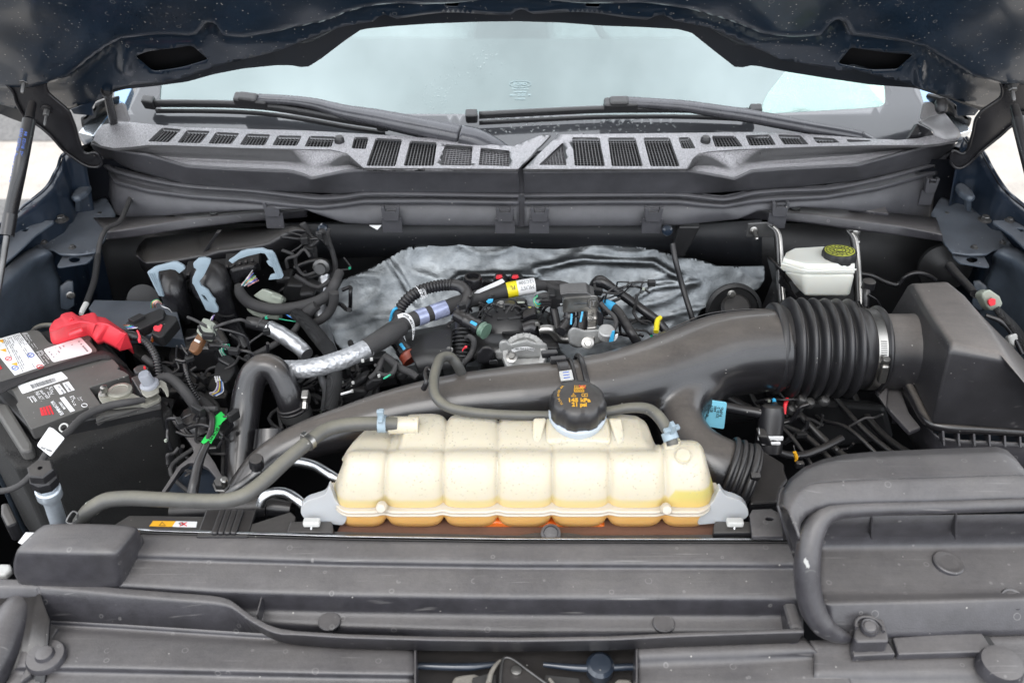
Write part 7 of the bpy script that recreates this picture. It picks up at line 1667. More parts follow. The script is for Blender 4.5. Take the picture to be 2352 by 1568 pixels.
# ============================================================ engine centre
yh=lambda f,pts,Y:[PY(*f(*p),Y) for p in pts]
def Q(f,x,y,Y):return PY(*f(x,y),Y)
hn=thing('main_harness','fat taped harness crossing in front of the heat shield with labels','harness',Q(kE,1000,650,1.25))
hpth=[Q(kE,430,930,1.12),Q(kE,500,880,1.14),Q(kE,600,815,1.17),Q(kE,700,770,1.19),Q(kE,830,725,1.21),Q(kE,1000,665,1.23),Q(kE,1180,610,1.245),Q(kE,1380,563,1.255),Q(kE,1530,538,1.26),Q(kE,1600,535,1.265)]
tube('harness_trunk',hpth,[20,20,19,18,18,18.5,18,17,15,11],M['tape'],hn,seg=24,sub=10,wob=.06)
def slv(name,a,b_,r_,mat):
    full=catmull(hpth,10);i0,i1=int(a*(len(full)-1)),int(b_*(len(full)-1));seg_=full[i0:i1+1]
    return tube(name,[seg_[0],seg_[len(seg_) // 2],seg_[-1]],r_,mat,hn,seg=26,sub=5)
M['silvtape']=matte('pale_violet_reflective_tape',(.42,.46,.66),.25,0,bump=.1,metal=.3,mott=.2)
slv('reflective_band',.36,.42,19.3,M['silvtape']);slv('reflective_band',.455,.515,19.4,M['silvtape'])
slv('yellow_label',.765,.80,18.6,M['yellow']);slv('white_label',.80,.895,18.5,M['label'])
full=catmull(hpth,10);i_=int(.845*(len(full)-1));tdir=(full[i_+1]-full[i_]).normalized();fr_=Vector((0,-.72,.70));fr_=(fr_-tdir*fr_.dot(tdir)).normalized();upd=fr_.cross(tdir)*-1
c=full[i_]+fr_*(px(full[i_],18.6)+.0005)
text('label_text','MUST',c+upd*.004,-tdir,-(fr_.cross(-tdir))*-1,.009,M['inkgrey'],hn)
text('label_text','12C508',c+upd*-.005,-tdir,-(fr_.cross(-tdir))*-1,.008,M['inkgrey'],hn)
i_=int(.782*(len(full)-1));c=full[i_]+fr_*(px(full[i_],18.7)+.0005)
text('label_text','FL',c,-tdir,-(fr_.cross(-tdir))*-1,.009,M['ink'],hn)
prism('paper_flag',[Q(kE,*p,1.235) for p in ((1118,590),(1140,570),(1310,492),(1328,512),(1300,528),(1150,590))],(0,.0006,0),M['label'],hn,bev=0)
def th2(name,label,cat,f,pts,Y,r_,mat,**kw):
    ys=Y if isinstance(Y,(list,tuple)) else [Y]*len(pts)
    return th(name,label,cat,[Q(f,*p,y) for p,y in zip(pts,ys)],r_,mat,**kw)
th2('taped_harness','taped harness end dropping to the right of the yellow label','harness',kE,((1560,530),(1650,555),(1730,580),(1800,600),(1850,610)),1.27,[10,11,9,8,8],M['tape'],wob=.15)
th2('taped_harness','loose taped branch with blue tips near the steel bracket','harness',kE,((1600,520),(1700,525),(1780,545),(1830,575)),1.29,[6,7,6,4],M['tape'],wob=.2)
ch=thing('corrugated_hose','black corrugated hose arching in front of the foil heat shield','hose',Q(kE,800,560,1.25))
tube('corrugated_section',[Q(kE,*p,y) for p,y in (((596,745),1.205),((625,680),1.215),((680,618),1.225),((750,575),1.235),((830,548),1.24),((910,535),1.24),((985,532),1.235))],[13,14,14.5,14.5,14.5,14,13.5],M['rubber'],ch,seg=18,corr=(.0052,.20))
tube('smooth_section',[Q(kE,*p,y) for p,y in (((975,530),1.235),((1030,545),1.23),((1068,590),1.22),((1065,640),1.205),((1040,690),1.19),((1020,730),1.18))],[13,13.5,13.5,13.5,13,13],M['rubber'],ch,seg=18)
full2=catmull([Q(kE,680,618,1.225),Q(kE,750,575,1.235)],6)
tube('white_print_band',ringpath(Q(kE,742,580,1.233),(Q(kE,760,570,1.235)-Q(kE,720,595,1.23)),px(Q(kE,742,580,1.233),14.7)),1.0,M['label'],ch,seg=6,sub=1,closed=True)
text('hose_print','07-88',Q(kE,765,595,1.216),(-.3,-.2,1),(-1,0,-.3),.009,M['inkwhite'],ch)
text('hose_print','<PA66>',Q(kE,785,585,1.217),(-.3,-.2,1),(-1,0,-.3),.006,M['inkwhite'],ch)
tube('left_stub',[Q(kE,*p,y) for p,y in (((605,740),1.20),((600,775),1.185),((575,810),1.17),((550,840),1.155))],[13,13,13,13],M['rubber'],ch,seg=18)
def quickfit(label,a,b_,c_,r_,basemat,f=kE,Y0=1.16,Y1=1.13):
    t=thing('quick_connector',label,'hose fitting',Q(f,*a,Y0));A=Q(f,*a,Y0);B_=Q(f,*b_,Y1);d_=(B_-A).normalized();L_=(B_-A).length
    k=px(A,1);lathe('fitting_body',A,d_,[(r_*k*.7,-.004),(r_*k,0),(r_*k,L_*.35),(r_*k*1.12,L_*.38),(r_*k*1.12,L_*.46),(r_*k*1.02,L_*.5),(r_*k*1.02,L_*.78),(r_*k*1.2,L_*.8),(r_*k*1.2,L_*.98),(r_*k*.8,L_)],M['satin'],t,seg=26)
    C_=Q(f,*c_,Y1-.004);lathe('coloured_collar',B_,d_,[(r_*k*1.0,-.001),(r_*k*1.25,.002),(r_*k*1.15,(C_-B_).length*.5),(r_*k*1.28,(C_-B_).length*.8),(r_*k*1.28,(C_-B_).length)],basemat,t,seg=24)
    nrm=Vector((.3,-.8,.5));nrm=(nrm-d_*nrm.dot(d_)).normalized()
    boxo('blue_latch',A.lerp(B_,.82)+nrm*r_*k*1.15,(.012,.005,.004),M['blue'],t,z=nrm,x=d_,bev=.001)
    return t
quickfit('black quick connector with rust red collar above the left valve cover',(545,845),(655,1000),(690,1050),16,M['rust'])
M['pgreen']=matte('pale_green_plastic',(.12,.20,.15),.4,.2,bump=.1)
quickfit('black quick connector with pale green collar pointing at the intake manifold',(1000,738),(1165,830),(1205,852),15,M['pgreen'],Y0=1.18,Y1=1.15)
# valve cover and engine masses
M['manif']=matte('black_glossy_nylon',(.012,.012,.013),.32,.18,(.08,.075,.07),speck=.06)
vc=thing('valve_cover','smooth dark plastic valve cover below the rust red connector','valve cover',Q(kE,800,950,1.12))
sheet('cover_shell',[yh(kE,((640,860),(760,830),(850,815),(960,790)),1.22),yh(kE,((660,930),(760,880),(860,860),(975,850)),1.17),yh(kE,((690,1010),(780,985),(860,985),(960,980)),1.10),yh(kE,((740,1130),(820,1120),(880,1110),(960,1100)),1.08)],M['dark'],vc,n=20,r=.012,thick=.002,by='l')
tube('cover_bead',[Q(kE,*p,1.10) for p in ((770,1120),(830,1080),(870,1075),(900,1090))],5,M['plastic'],vc,seg=8)
mf=thing('intake_manifold','black ribbed plastic intake manifold in the middle of the engine','intake manifold',Q(kE,1250,800,1.18))
# plenum drum and rows of ribs
A=Q(kE,1100,830,1.19)
sheet('manifold_shell',[yh(kE,((960,760),(1200,700),(1400,690),(1560,700),(1640,720)),1.27),yh(kE,((970,830),(1200,770),(1400,760),(1560,770),(1650,800)),1.22),yh(kE,((980,920),(1200,860),(1400,850),(1580,860),(1670,880)),1.165),yh(kE,((990,1090),(1200,1010),(1400,980),(1600,960),(1700,960)),1.12)],M['manif'],mf,n=30,r=.02,thick=.002,by='l')
for k in range(8):
    cx_,cy_=1035+(k % 2)*4,850+k*27;w=60+k*2
    pts=[Q(kE,cx_+w*math.cos(R(a)),cy_-22*math.sin(R(a)),1.165-k*.007-.012*math.sin(R(a))) for a in range(0,181,20)]
    tube('runner_rib',pts,2.6,M['manif'],mf,seg=7,sub=2)
tube('runner',[Q(kE,1030,810,1.19),Q(kE,1035,900,1.16),Q(kE,1030,1000,1.125),Q(kE,1010,1080,1.10)],[18,20,21,18],M['manif'],mf,seg=18)
c=Q(kE,1330,830,1.175);k_=px(c,1)
lathe('manifold_neck',c-Vector((0,-.02,.02)),(-.1,-.62,.78),[(58*k_,0),(58*k_,.012),(54*k_,.014),(54*k_,.024),(50*k_,.03),(40*k_,.034)],M['manif'],mf,seg=40)
for k in range(7):
    a=R(20+k*24);B_=basis((-.1,-.62,.78));p0=c+B_ @ Vector((40*k_*math.cos(a),40*k_*math.sin(a),.010));p1=c+B_ @ Vector((66*k_*math.cos(a),66*k_*math.sin(a),.000));tube('neck_rib',[p0,p1],2.2,M['manif'],mf,seg=6,sub=1)
for rr in (48,60,72):tube('arc_rib',[c+basis((-.1,-.62,.78)) @ Vector((rr*k_*math.cos(R(a)),rr*k_*math.sin(R(a)),.010-rr*.00015)) for a in range(0,181,12)],1.8,M['manif'],mf,seg=6,sub=1)
for i in range(5):tube('grid_rib',[Q(kH,560+i*60,380+(i % 2)*10,1.235),Q(kH,620+i*40,500,1.215),Q(kH,680+i*30,600,1.195)],1.6,M['manif'],mf,seg=6,sub=2)
for i in range(3):tube('grid_rib',[Q(kH,540,440+i*50,1.23-i*.01),Q(kH,700,430+i*55,1.23-i*.01),Q(kH,830,420+i*60,1.22-i*.01)],1.6,M['manif'],mf,seg=6,sub=2)
prism('manifold_slab',[Q(kH,*p,1.155) for p in ((800,720),(1240,700),(1310,790),(1200,830),(870,800))],(0,.03,-.02),M['manif'],mf,bev=.005,seg=3)
bxs=thing('manifold_sensor','glossy black square sensor on the manifold left of the steel elbow','sensor',Q(kH,1130,560,1.19))
prism('sensor_face',[Q(kH,*p,1.175) for p in ((1050,560),(1190,505),(1212,520),(1212,580),(1080,632))],(0,.02,0),M['satin'],bxs,bev=.003)
prism('sensor_arm',[Q(kH,*p,1.18) for p in ((870,570),(1050,540),(1060,640),(930,640),(890,600))],(0,.02,-.005),M['manif'],bxs,bev=.003)
tube('round_port',[Q(kH,1080,700,1.155),Q(kH,1180,670,1.155),Q(kH,1240,690,1.15)],[17,18,18],M['satin'],bxs,seg=22)
ms=thing('pressure_sensor','small grey black sensor block with a bolt and brass plug, thin wires','sensor',Q(kH,850,440,1.23))
prism('sensor_block',[Q(kH,*p,1.20) for p in ((735,410),(900,405),(1035,432),(1035,488),(900,500),(740,500))],(0,.02,-.005),M['plastic'],ms,bev=.002)
bolt('bolt',Q(kH,810,405,1.205),(0,-.3,1),6,M['steel'],ms)
prism('plug_body',[Q(kH,*p,1.205) for p in ((962,400),(985,370),(1080,372),(1110,400),(1115,455),(1030,450),(965,415))],(0,.015,-.004),M['dark'],ms,bev=.001)
prism('plug_tab',[Q(kH,*p,1.198) for p in ((990,378),(1075,376),(1080,395),(1000,400))],(0,.004,-.002),M['cream'],ms,bev=.0008)
for i,w in enumerate(('wyellow','wpink','wpurple')):tube('wire',[Q(kH,1120,440+i*6,1.20),Q(kH,1170,446+i*3,1.20),Q(kH,1220,430,1.205),Q(kH,1280,420-i*5,1.205)],1.1,M[w],ms,seg=6)
cn=thing('wire_connector','black ribbed connector with looping teal wires beside the steel bracket','connector',Q(kH,1380,380,1.22))
prism('shell',[Q(kH,*p,1.19) for p in ((1285,355),(1350,350),(1360,300),(1430,305),(1440,330),(1510,350),(1505,430),(1430,455),(1380,460),(1350,430),(1285,435))],(0,.03,-.005),M['dark'],cn,bev=.003)
for i in range(4):boxo('rib',Q(kH,1318,365+i*20,1.188),(.018,.004,.002),M['satin'],cn,bev=.0004)
for i,w in enumerate(('wgreen','wblue','wgreen','wyellow','wbrown','wgreen')):tube('wire',[Q(kH,1285,378+i*9,1.19),Q(kH,1235-i*5,405+i*5,1.185),Q(kH,1198-i*3,380,1.185),Q(kH,1195-i*2,350-i,1.19),Q(kH,1225,320-i*3,1.195)],1.3,M[w],cn,seg=6)
tube('wire_cover',[Q(kH,1200,330,1.20),Q(kH,1280,312,1.20),Q(kH,1350,320,1.20)],[5,8,8],M['tape'],cn,seg=10,wob=.2)
th2('breather_hose','dark vertical hose behind the ribbed connector','hose',kH,((1405,450),(1425,540),(1440,630),(1445,720)),[1.20,1.19,1.18,1.17],9.5,M['rubber'])
# steel elbow, egr style valve and bracket
el_=thing('steel_elbow_pipe','brushed steel elbow pipe between manifold and valve','metal pipe',Q(kH,1350,700,1.15))
tube('elbow',[Q(kH,*p,1.145) for p in ((1245,700),(1300,690),(1370,695),(1420,735),(1470,790),(1550,805),(1600,800))],[9.5,10.5,11,11,11.5,11,11],M['steel'],el_,seg=22)
prism('clip_bracket',[Q(kH,*p,1.14) for p in ((1195,625),(1225,615),(1250,640),(1262,760),(1245,760),(1235,660),(1200,655))],(0,.004,0),M['steel'],el_,bev=.001)
vb=thing('valve_bracket','stamped bright steel bracket with slot holding hoses and a valve','bracket',Q(kH,1750,400,1.18))
hole=[kH(1720+(60*s)+22*math.cos(a),402+(-4*s)+16*math.sin(a)) for s,rng in ((1,range(-90,91,30)),(-1,range(90,271,30))) for a in [R(x) for x in rng]]
plate('bracket_plate',rcorner([kH(*p) for p in ((1520,350),(1540,338),(1880,315),(1912,325),(1905,486),(1800,488),(1515,502),(1508,480))],4),[hole],lambda u,v:PY(u,v,1.150),M['steel'],vb,thick=.0025,bev=.0006)
prism('bracket_top',[Q(kH,*p,1.152) for p in ((1478,290),(1560,278),(1790,270),(1830,300),(1880,318),(1520,345))],(0,.028,0),M['dsteel'],vb,bev=.0012)
sheet('bracket_leg',[[Q(kH,1795,485,1.150),Q(kH,1905,480,1.150)],[Q(kH,1795,600,1.140),Q(kH,1900,590,1.140)],[Q(kH,1790,680,1.118),Q(kH,1895,670,1.118)],[Q(kH,1785,730,1.122),Q(kH,1885,720,1.122)],[Q(kH,1750,860,1.095),Q(kH,1860,855,1.095)]],M['steel'],vb,n=8,r=.004,thick=.0025)
text('stamped_mark','JT',Q(kH,1852,400,1.1485),(1,0,0),(0,.4,1),.012,M['dsteel'],vb);tube('stamped_ring',ringpath(Q(kH,1852,400,1.1485),(0,-1,.1),.0085),1,M['dsteel'],vb,seg=6,sub=1,closed=True)
text('stamped_text','UNCP 1031E07',Q(kH,1843,600,1.138),(0,.1,-1),(1,0,0),.006,M['dsteel'],vb);text('stamped_text','LASH',Q(kH,1815,570,1.138),(0,.1,-1),(1,0,0),.006,M['dsteel'],vb)
bolt('bolt',Q(kH,1795,850,1.09),(0,-.8,.6),9,M['steel'],vb)
for i,(a,b_,c_) in enumerate((((1590,500),(1580,600),(1490,720)),((1735,490),(1735,590),(1720,740)))):
    tube('valve_hose',[Q(kH,*a,1.165),Q(kH,*b_,1.155),Q(kH,*c_,1.13)],[13,13,12],M['satin'],vb,seg=20)
    tube('hose_bead',ringpath(Q(kH,(a[0]+b_[0])/2+2,545,1.16),(0,.3,1),px(Q(kH,*b_,1.15),13.5)),2,M['satin'],vb,seg=6,sub=1,closed=True)
for a,b_ in (((1612,520),(1606,640)),((1735,495),(1715,610))):prism('blue_stripe',[Q(kH,a[0]-10,a[1],1.138),Q(kH,a[0]+12,a[1],1.138),Q(kH,b_[0]+10,b_[1],1.130),Q(kH,b_[0]-12,b_[1],1.130)],(0,.002,0),M['blue'],vb,bev=.0005)
prism('valve_body',[Q(kH,*p,1.11) for p in ((1575,720),(1620,660),(1760,700),(1900,690),(2040,690),(2060,760),(1990,830),(1900,860),(1700,900),(1600,860))],(0,.04,-.03),M['alu'],vb,bev=.004,seg=3)
prism('valve_cap',[Q(kH,*p,1.125) for p in ((1905,470),(1950,500),(1980,560),(1975,640),(1940,665),(1900,650))],(0,.03,-.01),M['satin'],vb,bev=.005,seg=3)
lathe('valve_boss',Q(kH,2010,715,1.10),(0,-.3,1),[(.012,-.01),(.012,.002),(.010,.004),(.003,.004)],M['alu'],vb,seg=20)
prism('blue_tag',[Q(kH,*p,1.085) for p in ((2075,715),(2105,712),(2090,830),(2040,840),(2050,790))],(0,.002,0),M['blue'],vb,bev=.0005)
prism('white_clip',[Q(kH,*p,1.088) for p in ((2110,760),(2142,750),(2135,790),(2110,826),(2092,830))],(0,.003,0),M['label'],vb,bev=.0008)
# throttle body
tbd=thing('throttle_body','light cast aluminium throttle body half hidden by the intake duct','throttle body',Q(kH,1060,950,1.10))
c=Q(kH,1075,985,1.105);k_=px(c,1);axt=Vector((-.05,-.55,.83)).normalized()
lathe('cast_ring',c,axt,[(50*k_,-.02),(52*k_,.004),(49*k_,.008),(38*k_,.009),(36*k_,.004),(36*k_,-.012)],M['alu'],tbd,seg=48)
for k in range(9):
    a=R(20+k*18);B_=basis(axt);p0=c+B_ @ Vector((38*k_*math.cos(a),38*k_*math.sin(a),.010));p1=c+B_ @ Vector((50*k_*math.cos(a),50*k_*math.sin(a),.008));tube('cast_rib',[p0,p1],1.6,M['alu'],tbd,seg=6,sub=1)
prism('cast_flange',[Q(kH,*p,1.105) for p in ((780,850),(830,818),(870,826),(920,860),(1000,830),(1100,812),(1200,845),(1300,845),(1330,870),(1350,950),(1300,1010),(980,1020),(830,1040),(760,1040),(720,940),(790,935))],(0,.02,-.012),M['alu'],tbd,bev=.004,seg=3)
prism('part_label',[Q(kH,*p,1.0905) for p in ((925,925),(980,905),(1100,893),(1190,912),(1180,942),(1090,925),(1000,940),(940,962))],(0,.001,0),M['label'],tbd,bev=.0002)
text('label_text','0 280 750 S-2145E',Q(kH,1060,916,1.0893),(1,-.02,0),(0,.5,.8),.0042,M['ink'],tbd)
bolt('cast_bolt',Q(kH,928,1012,1.082),(0,-.5,.85),8.5,M['steel'],tbd)
prism('motor_housing',[Q(kH,*p,1.095) for p in ((590,900),(650,878),(720,915),(735,960),(700,1080),(530,1090),(540,960))],(0,.03,-.02),M['plastic'],tbd,bev=.006,seg=3)
prism('metal_tab',[Q(kH,*p,1.086) for p in ((668,1050),(760,1042),(775,1090),(670,1095))],(0,.004,-.002),M['alutube'],tbd,bev=.001)
for (x_,y_),lab in (((215,930),'small green tinted bolt on a bright bracket left of the manifold'),):
    t=thing('bracket_bolt',lab,'bolt',Q(kH,x_,y_,1.11));bolt('bolt_head',Q(kH,x_,y_,1.11),(0,-.3,1),6,M['steel'],t);prism('bracket_foot',[Q(kH,*p,1.112) for p in ((160,940),(190,925),(245,945),(235,972),(170,960))],(0,.003,-.003),M['alutube'],t,bev=.0006)
th2('wire_loop','curved black cable loop with red tip over the ribbed runner','cable',kH,((400,790),(450,775),(495,820),(490,920),(440,1010),(370,1080),(330,1120)),[1.13,1.125,1.12,1.115,1.105,1.10,1.10],[4,6,7,7,7,7.5,8],M['tape'],wob=.1)
o=prism('red_tip',[Q(kH,*p,1.105) for p in ((362,940),(395,892),(425,895),(415,912),(385,925),(370,955))],(0,.004,0),M['red'],None,bev=.001);tag(o,'small red plastic tip beside the curved cable loop','clip')
ol=thing('vent_pipe','short upright black pipe in front of the shiny crease of the shield','pipe',Q(kE,1110,540,1.26))
lathe('pipe_body',Q(kE,1112,580,1.27),(0,0,1),[(.015,-.02),(.015,.026),(.0135,.029),(.0105,.0295),(.010,.020),(.003,.019)],M['satin'],ol,seg=28)
for x_ in (1290,1400):
    t=thing('injector_plug','black plug with red cap behind the labelled harness, %s one' % ('left' if x_<1350 else 'right'),'plug',Q(kE,x_,500,1.29))
    prism('plug_body',[Q(kE,x_-38+a,b_,1.285) for a,b_ in ((0,500),(14,478),(66,474),(90,500),(110,530),(-10,540))],(0,.03,-.01),M['dark'],t,bev=.003)
    prism('red_cap',[Q(kE,x_-26+a,b_,1.280) for a,b_ in ((0,486),(6,474),(40,470),(48,484),(30,494),(8,496))],(0,.01,-.003),M['red'],t,bev=.001)
o=prism('dark_block',[Q(kE,*p,1.295) for p in ((1170,512),(1200,500),(1260,520),(1300,560),(1170,570))],(0,.02,-.01),M['dark'],None,bev=.003);tag(o,'small dark block left of the two red capped plugs','plug')
th2('blue_clip_strip','thin light blue strip curling left of the corrugated hose','strip',kE,((592,688),(570,705),(556,745),(545,800)),1.205,[3.5,3.5,3.5,3],M['blue'],seg=8)
o=prism('blue_clip',[Q(kE,*p,1.20) for p in ((1200,650),(1215,636),(1248,634),(1245,652),(1215,664))],(0,.004,0),M['blue'],None,bev=.001);tag(o,'tiny light blue clip under the main harness','clip')
ct=thing('part_tag','curled white tag strap printed in black over the left connector','tag',Q(kE,680,760,1.15))
e1_=[Q(kE,*p,1.135) for p in ((596,735),(640,724),(680,738),(708,780),(716,840),(706,905))];e2_=[Q(kE,*p,1.132) for p in ((602,762),(640,752),(668,770),(692,810),(700,850),(702,908))]
sheet('tag_strip',[e1_,e2_],M['label'],ct,n=30,r=0,thick=.0008,smooth=True,by='l')
for ch_,(x_,y_),a in zip('ML3E-6K817-AA',[(642,738),(652,741),(661,746),(670,753),(678,762),(685,772),(691,783),(696,795),(700,808),(703,822),(705,836),(706,850),(706,864)],range(0,95,7)):
    text('tag_print',ch_,Q(kE,x_,y_,1.1325),(math.cos(R(a)),0,-math.sin(R(a))),(math.sin(R(a)),.2,math.cos(R(a))),.0048,M['ink'],ct)
# left bank: coil plugs and small loom under the foil hose
lb=thing('coil_connectors','cluster of dark ignition connectors with white tabs above the left duct','connector',Q(kG,800,1300,1.05))
for pts,Y_ in ((((740,1110),(800,1060),(930,1010),(1040,1000),(1030,1060),(880,1110),(760,1145)),1.10),(((600,1360),(780,1240),(860,1220),(830,1290),(640,1420),(570,1450)),1.06),(((820,1320),(900,1260),(1020,1250),(1040,1300),(900,1400),(830,1400)),1.055),(((1170,1210),(1260,1170),(1330,1200),(1280,1290),(1200,1280)),1.065),(((560,1460),(700,1380),(820,1380),(860,1440),(700,1520),(560,1520)),1.05)):
    prism('connector_body',[Q(kG,*p,Y_) for p in pts],(0,.03,-.01),M['dark'],lb,bev=.004)
for x_,y_ in ((800,1050),(900,1032),(690,1300),(985,1222),(680,1395)):boxo('white_tab',Q(kG,x_,y_,1.045),(.004,.003,.005),M['white'],lb,x=(1,.3,.2),bev=.0008)
boxo('white_tab',Q(kG,610,1415,1.03),(.016,.003,.003),M['label'],lb,x=(1,.5,.5),bev=.0008)
tube('green_wire',[Q(kG,1040,1255,1.04),Q(kG,1080,1230,1.04),Q(kG,1115,1210,1.045)],2.2,M['wgreen'],lb,seg=6)
th2('taped_harness','dusty taped lead running down across the valve cover','harness',kG,((1050,1000),(1100,1030),(1170,1100),(1260,1150),(1350,1190),(1420,1240)),[1.09,1.085,1.08,1.07,1.065,1.06],[9,9,9,9,9,8],M['tape'],wob=.12)
th2('taped_harness','dusty lead curling down among the ignition connectors','harness',kG,((1040,1010),(1000,1090),(960,1180),(880,1250)),[1.09,1.075,1.065,1.06],[6,7,7,6],M['tape'],wob=.15)
th2('taped_harness','thin lead looping back below the foil hose end','harness',kG,((1180,1090),(1150,1180),(1080,1220),(960,1180)),[1.07,1.06,1.055,1.06],[5,6,6,5],M['tape'],wob=.15)
# right side hoses above the duct
th2('rubber_hose','glossy black hose slanting right in front of the shield','hose',kH,((1870,260),(1890,190),(1935,150),(1990,170),(2080,230),(2200,310),(2352,420),(2460,500),(2600,610),(2680,720),(2700,900)),[1.26,1.25,1.245,1.24,1.235,1.23,1.22,1.21,1.20,1.19,1.18],[14,15,15,13,11,10.5,10.5,10.5,10.5,10.5,10.5],M['satin'],seg=20)
hb2=thing('rubber_hose','grey black hose with light blue band curving down to the duct','hose',Q(kH,2050,440,1.18))
tube('hose_run',[Q(kH,*p,y) for p,y in (((1900,370),1.20),((1980,400),1.19),((2080,440),1.18),((2160,520),1.165),((2220,620),1.15),((2290,730),1.13),((2350,830),1.125),((2400,950),1.12),((2420,1080),1.12))],11,M['rubber'],hb2,seg=20)
tube('blue_band',[Q(kH,*p,y) for p,y in (((1985,402),1.189),((2040,420),1.184),((2095,450),1.178))],11.6,M['blue'],hb2,seg=20)
th2('taped_harness','thin black lead arcing right of the valve bracket','harness',kH,((1940,390),(2020,480),(2090,540),(2120,620),(2090,700)),[1.15,1.14,1.13,1.12,1.11],5,M['tape'],wob=.1)
o=tube('yellow_clip',[PY(1507,762,1.13),PY(1511,735,1.15),PY(1518,728,1.155)],[6.5,6.5,5],M['yellow'],None,seg=10);tag(o,'small yellow plastic clip above the duct right of the hoses','clip')
th('shield_cable','thin dark cable draped down across the right part of the shield','cable',[PY(1545,560,1.37),PY(1552,600,1.35),PY(1568,660,1.33),PY(1585,715,1.30),PY(1600,770,1.28),PY(1610,820,1.26)],6.5,M['rubber'])
o=prism('dark_bracket',[PY(u,v,1.385) for u,v in ((1560,520),(1610,520),(1590,560),(1570,592),(1556,590),(1548,560))],(0,.02,0),M['dark'],None,bev=.003);tag(o,'dark clip bracket hanging under the cowl right of centre','bracket')
for x_,y_,lab in ((1532,527,'small round blue black plug under the cowl at right of centre'),(822-80,524,'small round blue black plug under the cowl at left of centre')):
    o=lathe('round_plug',PY(x_,y_,1.36),(0,-1,0),[(.009,0),(.009,.006),(.006,.010),(.002,.011)],M['paint'],None,seg=20);tag(o,lab,'plug')
o=prism('white_corner',[PY(*kE(*p),1.37) for p in ((405,130),(487,130),(460,160))],(0,.002,0),M['label'],None,bev=0);tag(o,'tiny white triangular corner poking below the cowl apron','label')

# ============================================================ brake fluid reservoir and brackets
M['milk']=milkmat('milky_white_tank',(.66,.66,.60),.5)
br_t=thing('brake_fluid_reservoir','white translucent brake fluid tank with black and yellow cap','brake fluid tank',PY(1880,640,1.24))
def hexring(pts):return [P(p) for p in pts]
up1=[PY(1806,580,1.30),PY(1826,570,1.305),PY(1890,566,1.305),PY(1962,574,1.30),PY(1963,606,1.24),PY(1850,606,1.232),PY(1800,592,1.25)]
up2=[p+Vector((0,0,-.010)) for p in [PY(1799,590,1.30),PY(1822,578,1.31),PY(1890,572,1.31),PY(1967,582,1.305),PY(1966,612,1.232),PY(1848,613,1.225),PY(1795,602,1.25)]]
lo1=[PY(1800,620,1.29),PY(1822,612,1.30),PY(1890,610,1.30),PY(1962,612,1.30),PY(1963,628,1.226),PY(1850,628,1.220),PY(1799,622,1.25)]
lo2=[PY(1840,660,1.28),PY(1850,655,1.29),PY(1890,650,1.29),PY(1946,655,1.29),PY(1952,682,1.228),PY(1846,682,1.222),PY(1838,668,1.25)]
tkb=loft('tank_lower',[lo2,[a.lerp(b_,.5) for a,b_ in zip(lo2,lo1)],lo1],M['milk'],br_t);bevel(tkb,.008,4,25)
tkt=loft('tank_upper',[lo1,[a.lerp(b_,.15) for a,b_ in zip(lo1,up2)],up2,up1],M['milk'],br_t);bevel(tkt,.005,3,25)
tube('seam',[PY(1797,606,1.245),PY(1850,621,1.218),PY(1905,621,1.216),PY(1966,619,1.224)],2.6,M['milk'],br_t,seg=8,sub=4)
c=PY(1926,596,1.262);k_=px(c,1);axk=Vector((-.05,.10,1)).normalized()
cbk=lathe('cap',c,axk,[(37*k_,-.004),(38.5*k_,0),(38.5*k_,.013),(36.5*k_,.0155),(10*k_,.0158)],M['dark'],br_t,seg=60,flute=(5,.035,37.5*k_))
tc_=c+axk*.0158;lathe('printed_disc',tc_,axk,[(33*k_,0),(33*k_,.0004)],M['pcol'],cbk,seg=48)
B_=basis(axk)
for rr,w in ((30,1.0),(22,.9),(13,1.4),(7,1.0)):tube('print_ring',[tc_+axk*.0006+B_ @ Vector((rr*k_*math.cos(a),rr*k_*math.sin(a),0)) for a in [2*math.pi*q/28 for q in range(28)]],w,M['ink'],cbk,seg=5,sub=1,closed=True)
for i in range(30):
    a=2*math.pi*i/30;r0,r1=(15,21) if i % 2 else (23,29);tube('print_stroke',[tc_+axk*.0006+B_ @ Vector((r_*k_*math.cos(a),r_*k_*math.sin(a),0)) for r_ in (r0,r1)],.9,M['ink'],cbk,seg=5,sub=1)
M['rail']=matte('grey_painted_bracket',(.10,.10,.10),.35,.2,metal=.5,bump=.1)
def post(label,head,leg,bolt_at):
    t=thing('steel_bracket',label,'bracket',PY(*leg[0]))
    prism('bracket_head',[PY(u,v,1.375) for u,v in head],(0,.004,0),M['rail'],t,bev=.0015)
    bolt('bolt',PY(*bolt_at,1.372),(0,-1,.1),5.5,M['steel'],t);lathe('stud',PY(bolt_at[0]+2,bolt_at[1]+3,1.368),(.1,-1,-.4),[(.0035,0),(.0035,.016),(.002,.018)],M['steel'],t,seg=10)
    pth=catmull([PY(u,v,y) for u,v,y in leg],5)
    sweep('bracket_leg',pth,[(.008,-.0015),(.008,.0015),(-.006,.0015),(-.006,-.0015)],M['rail'],t,up=Vector((0,-1,.2)))
    sweep('leg_flange',[p+Vector((.005,-.006,0)) for p in pth],[(.0007,-.004),(.0007,.002),(-.0007,.002),(-.0007,-.004)],M['steel'],t,up=Vector((0,-1,.2)))
post('tall grey steel bracket left of the brake fluid tank',[(1714,545),(1718,513),(1762,511),(1780,520),(1778,545)],[(1764,516,1.37),(1778,530,1.36),(1784,570,1.34),(1787,640,1.31),(1791,700,1.28)],(1731,529))
post('tall grey steel bracket right of the brake fluid tank',[(1948,528),(1978,531),(1972,548),(1950,546)],[(1945,530,1.37),(1955,545,1.36),(1962,600,1.33),(1965,650,1.30),(1968,705,1.27)],(1963,537))
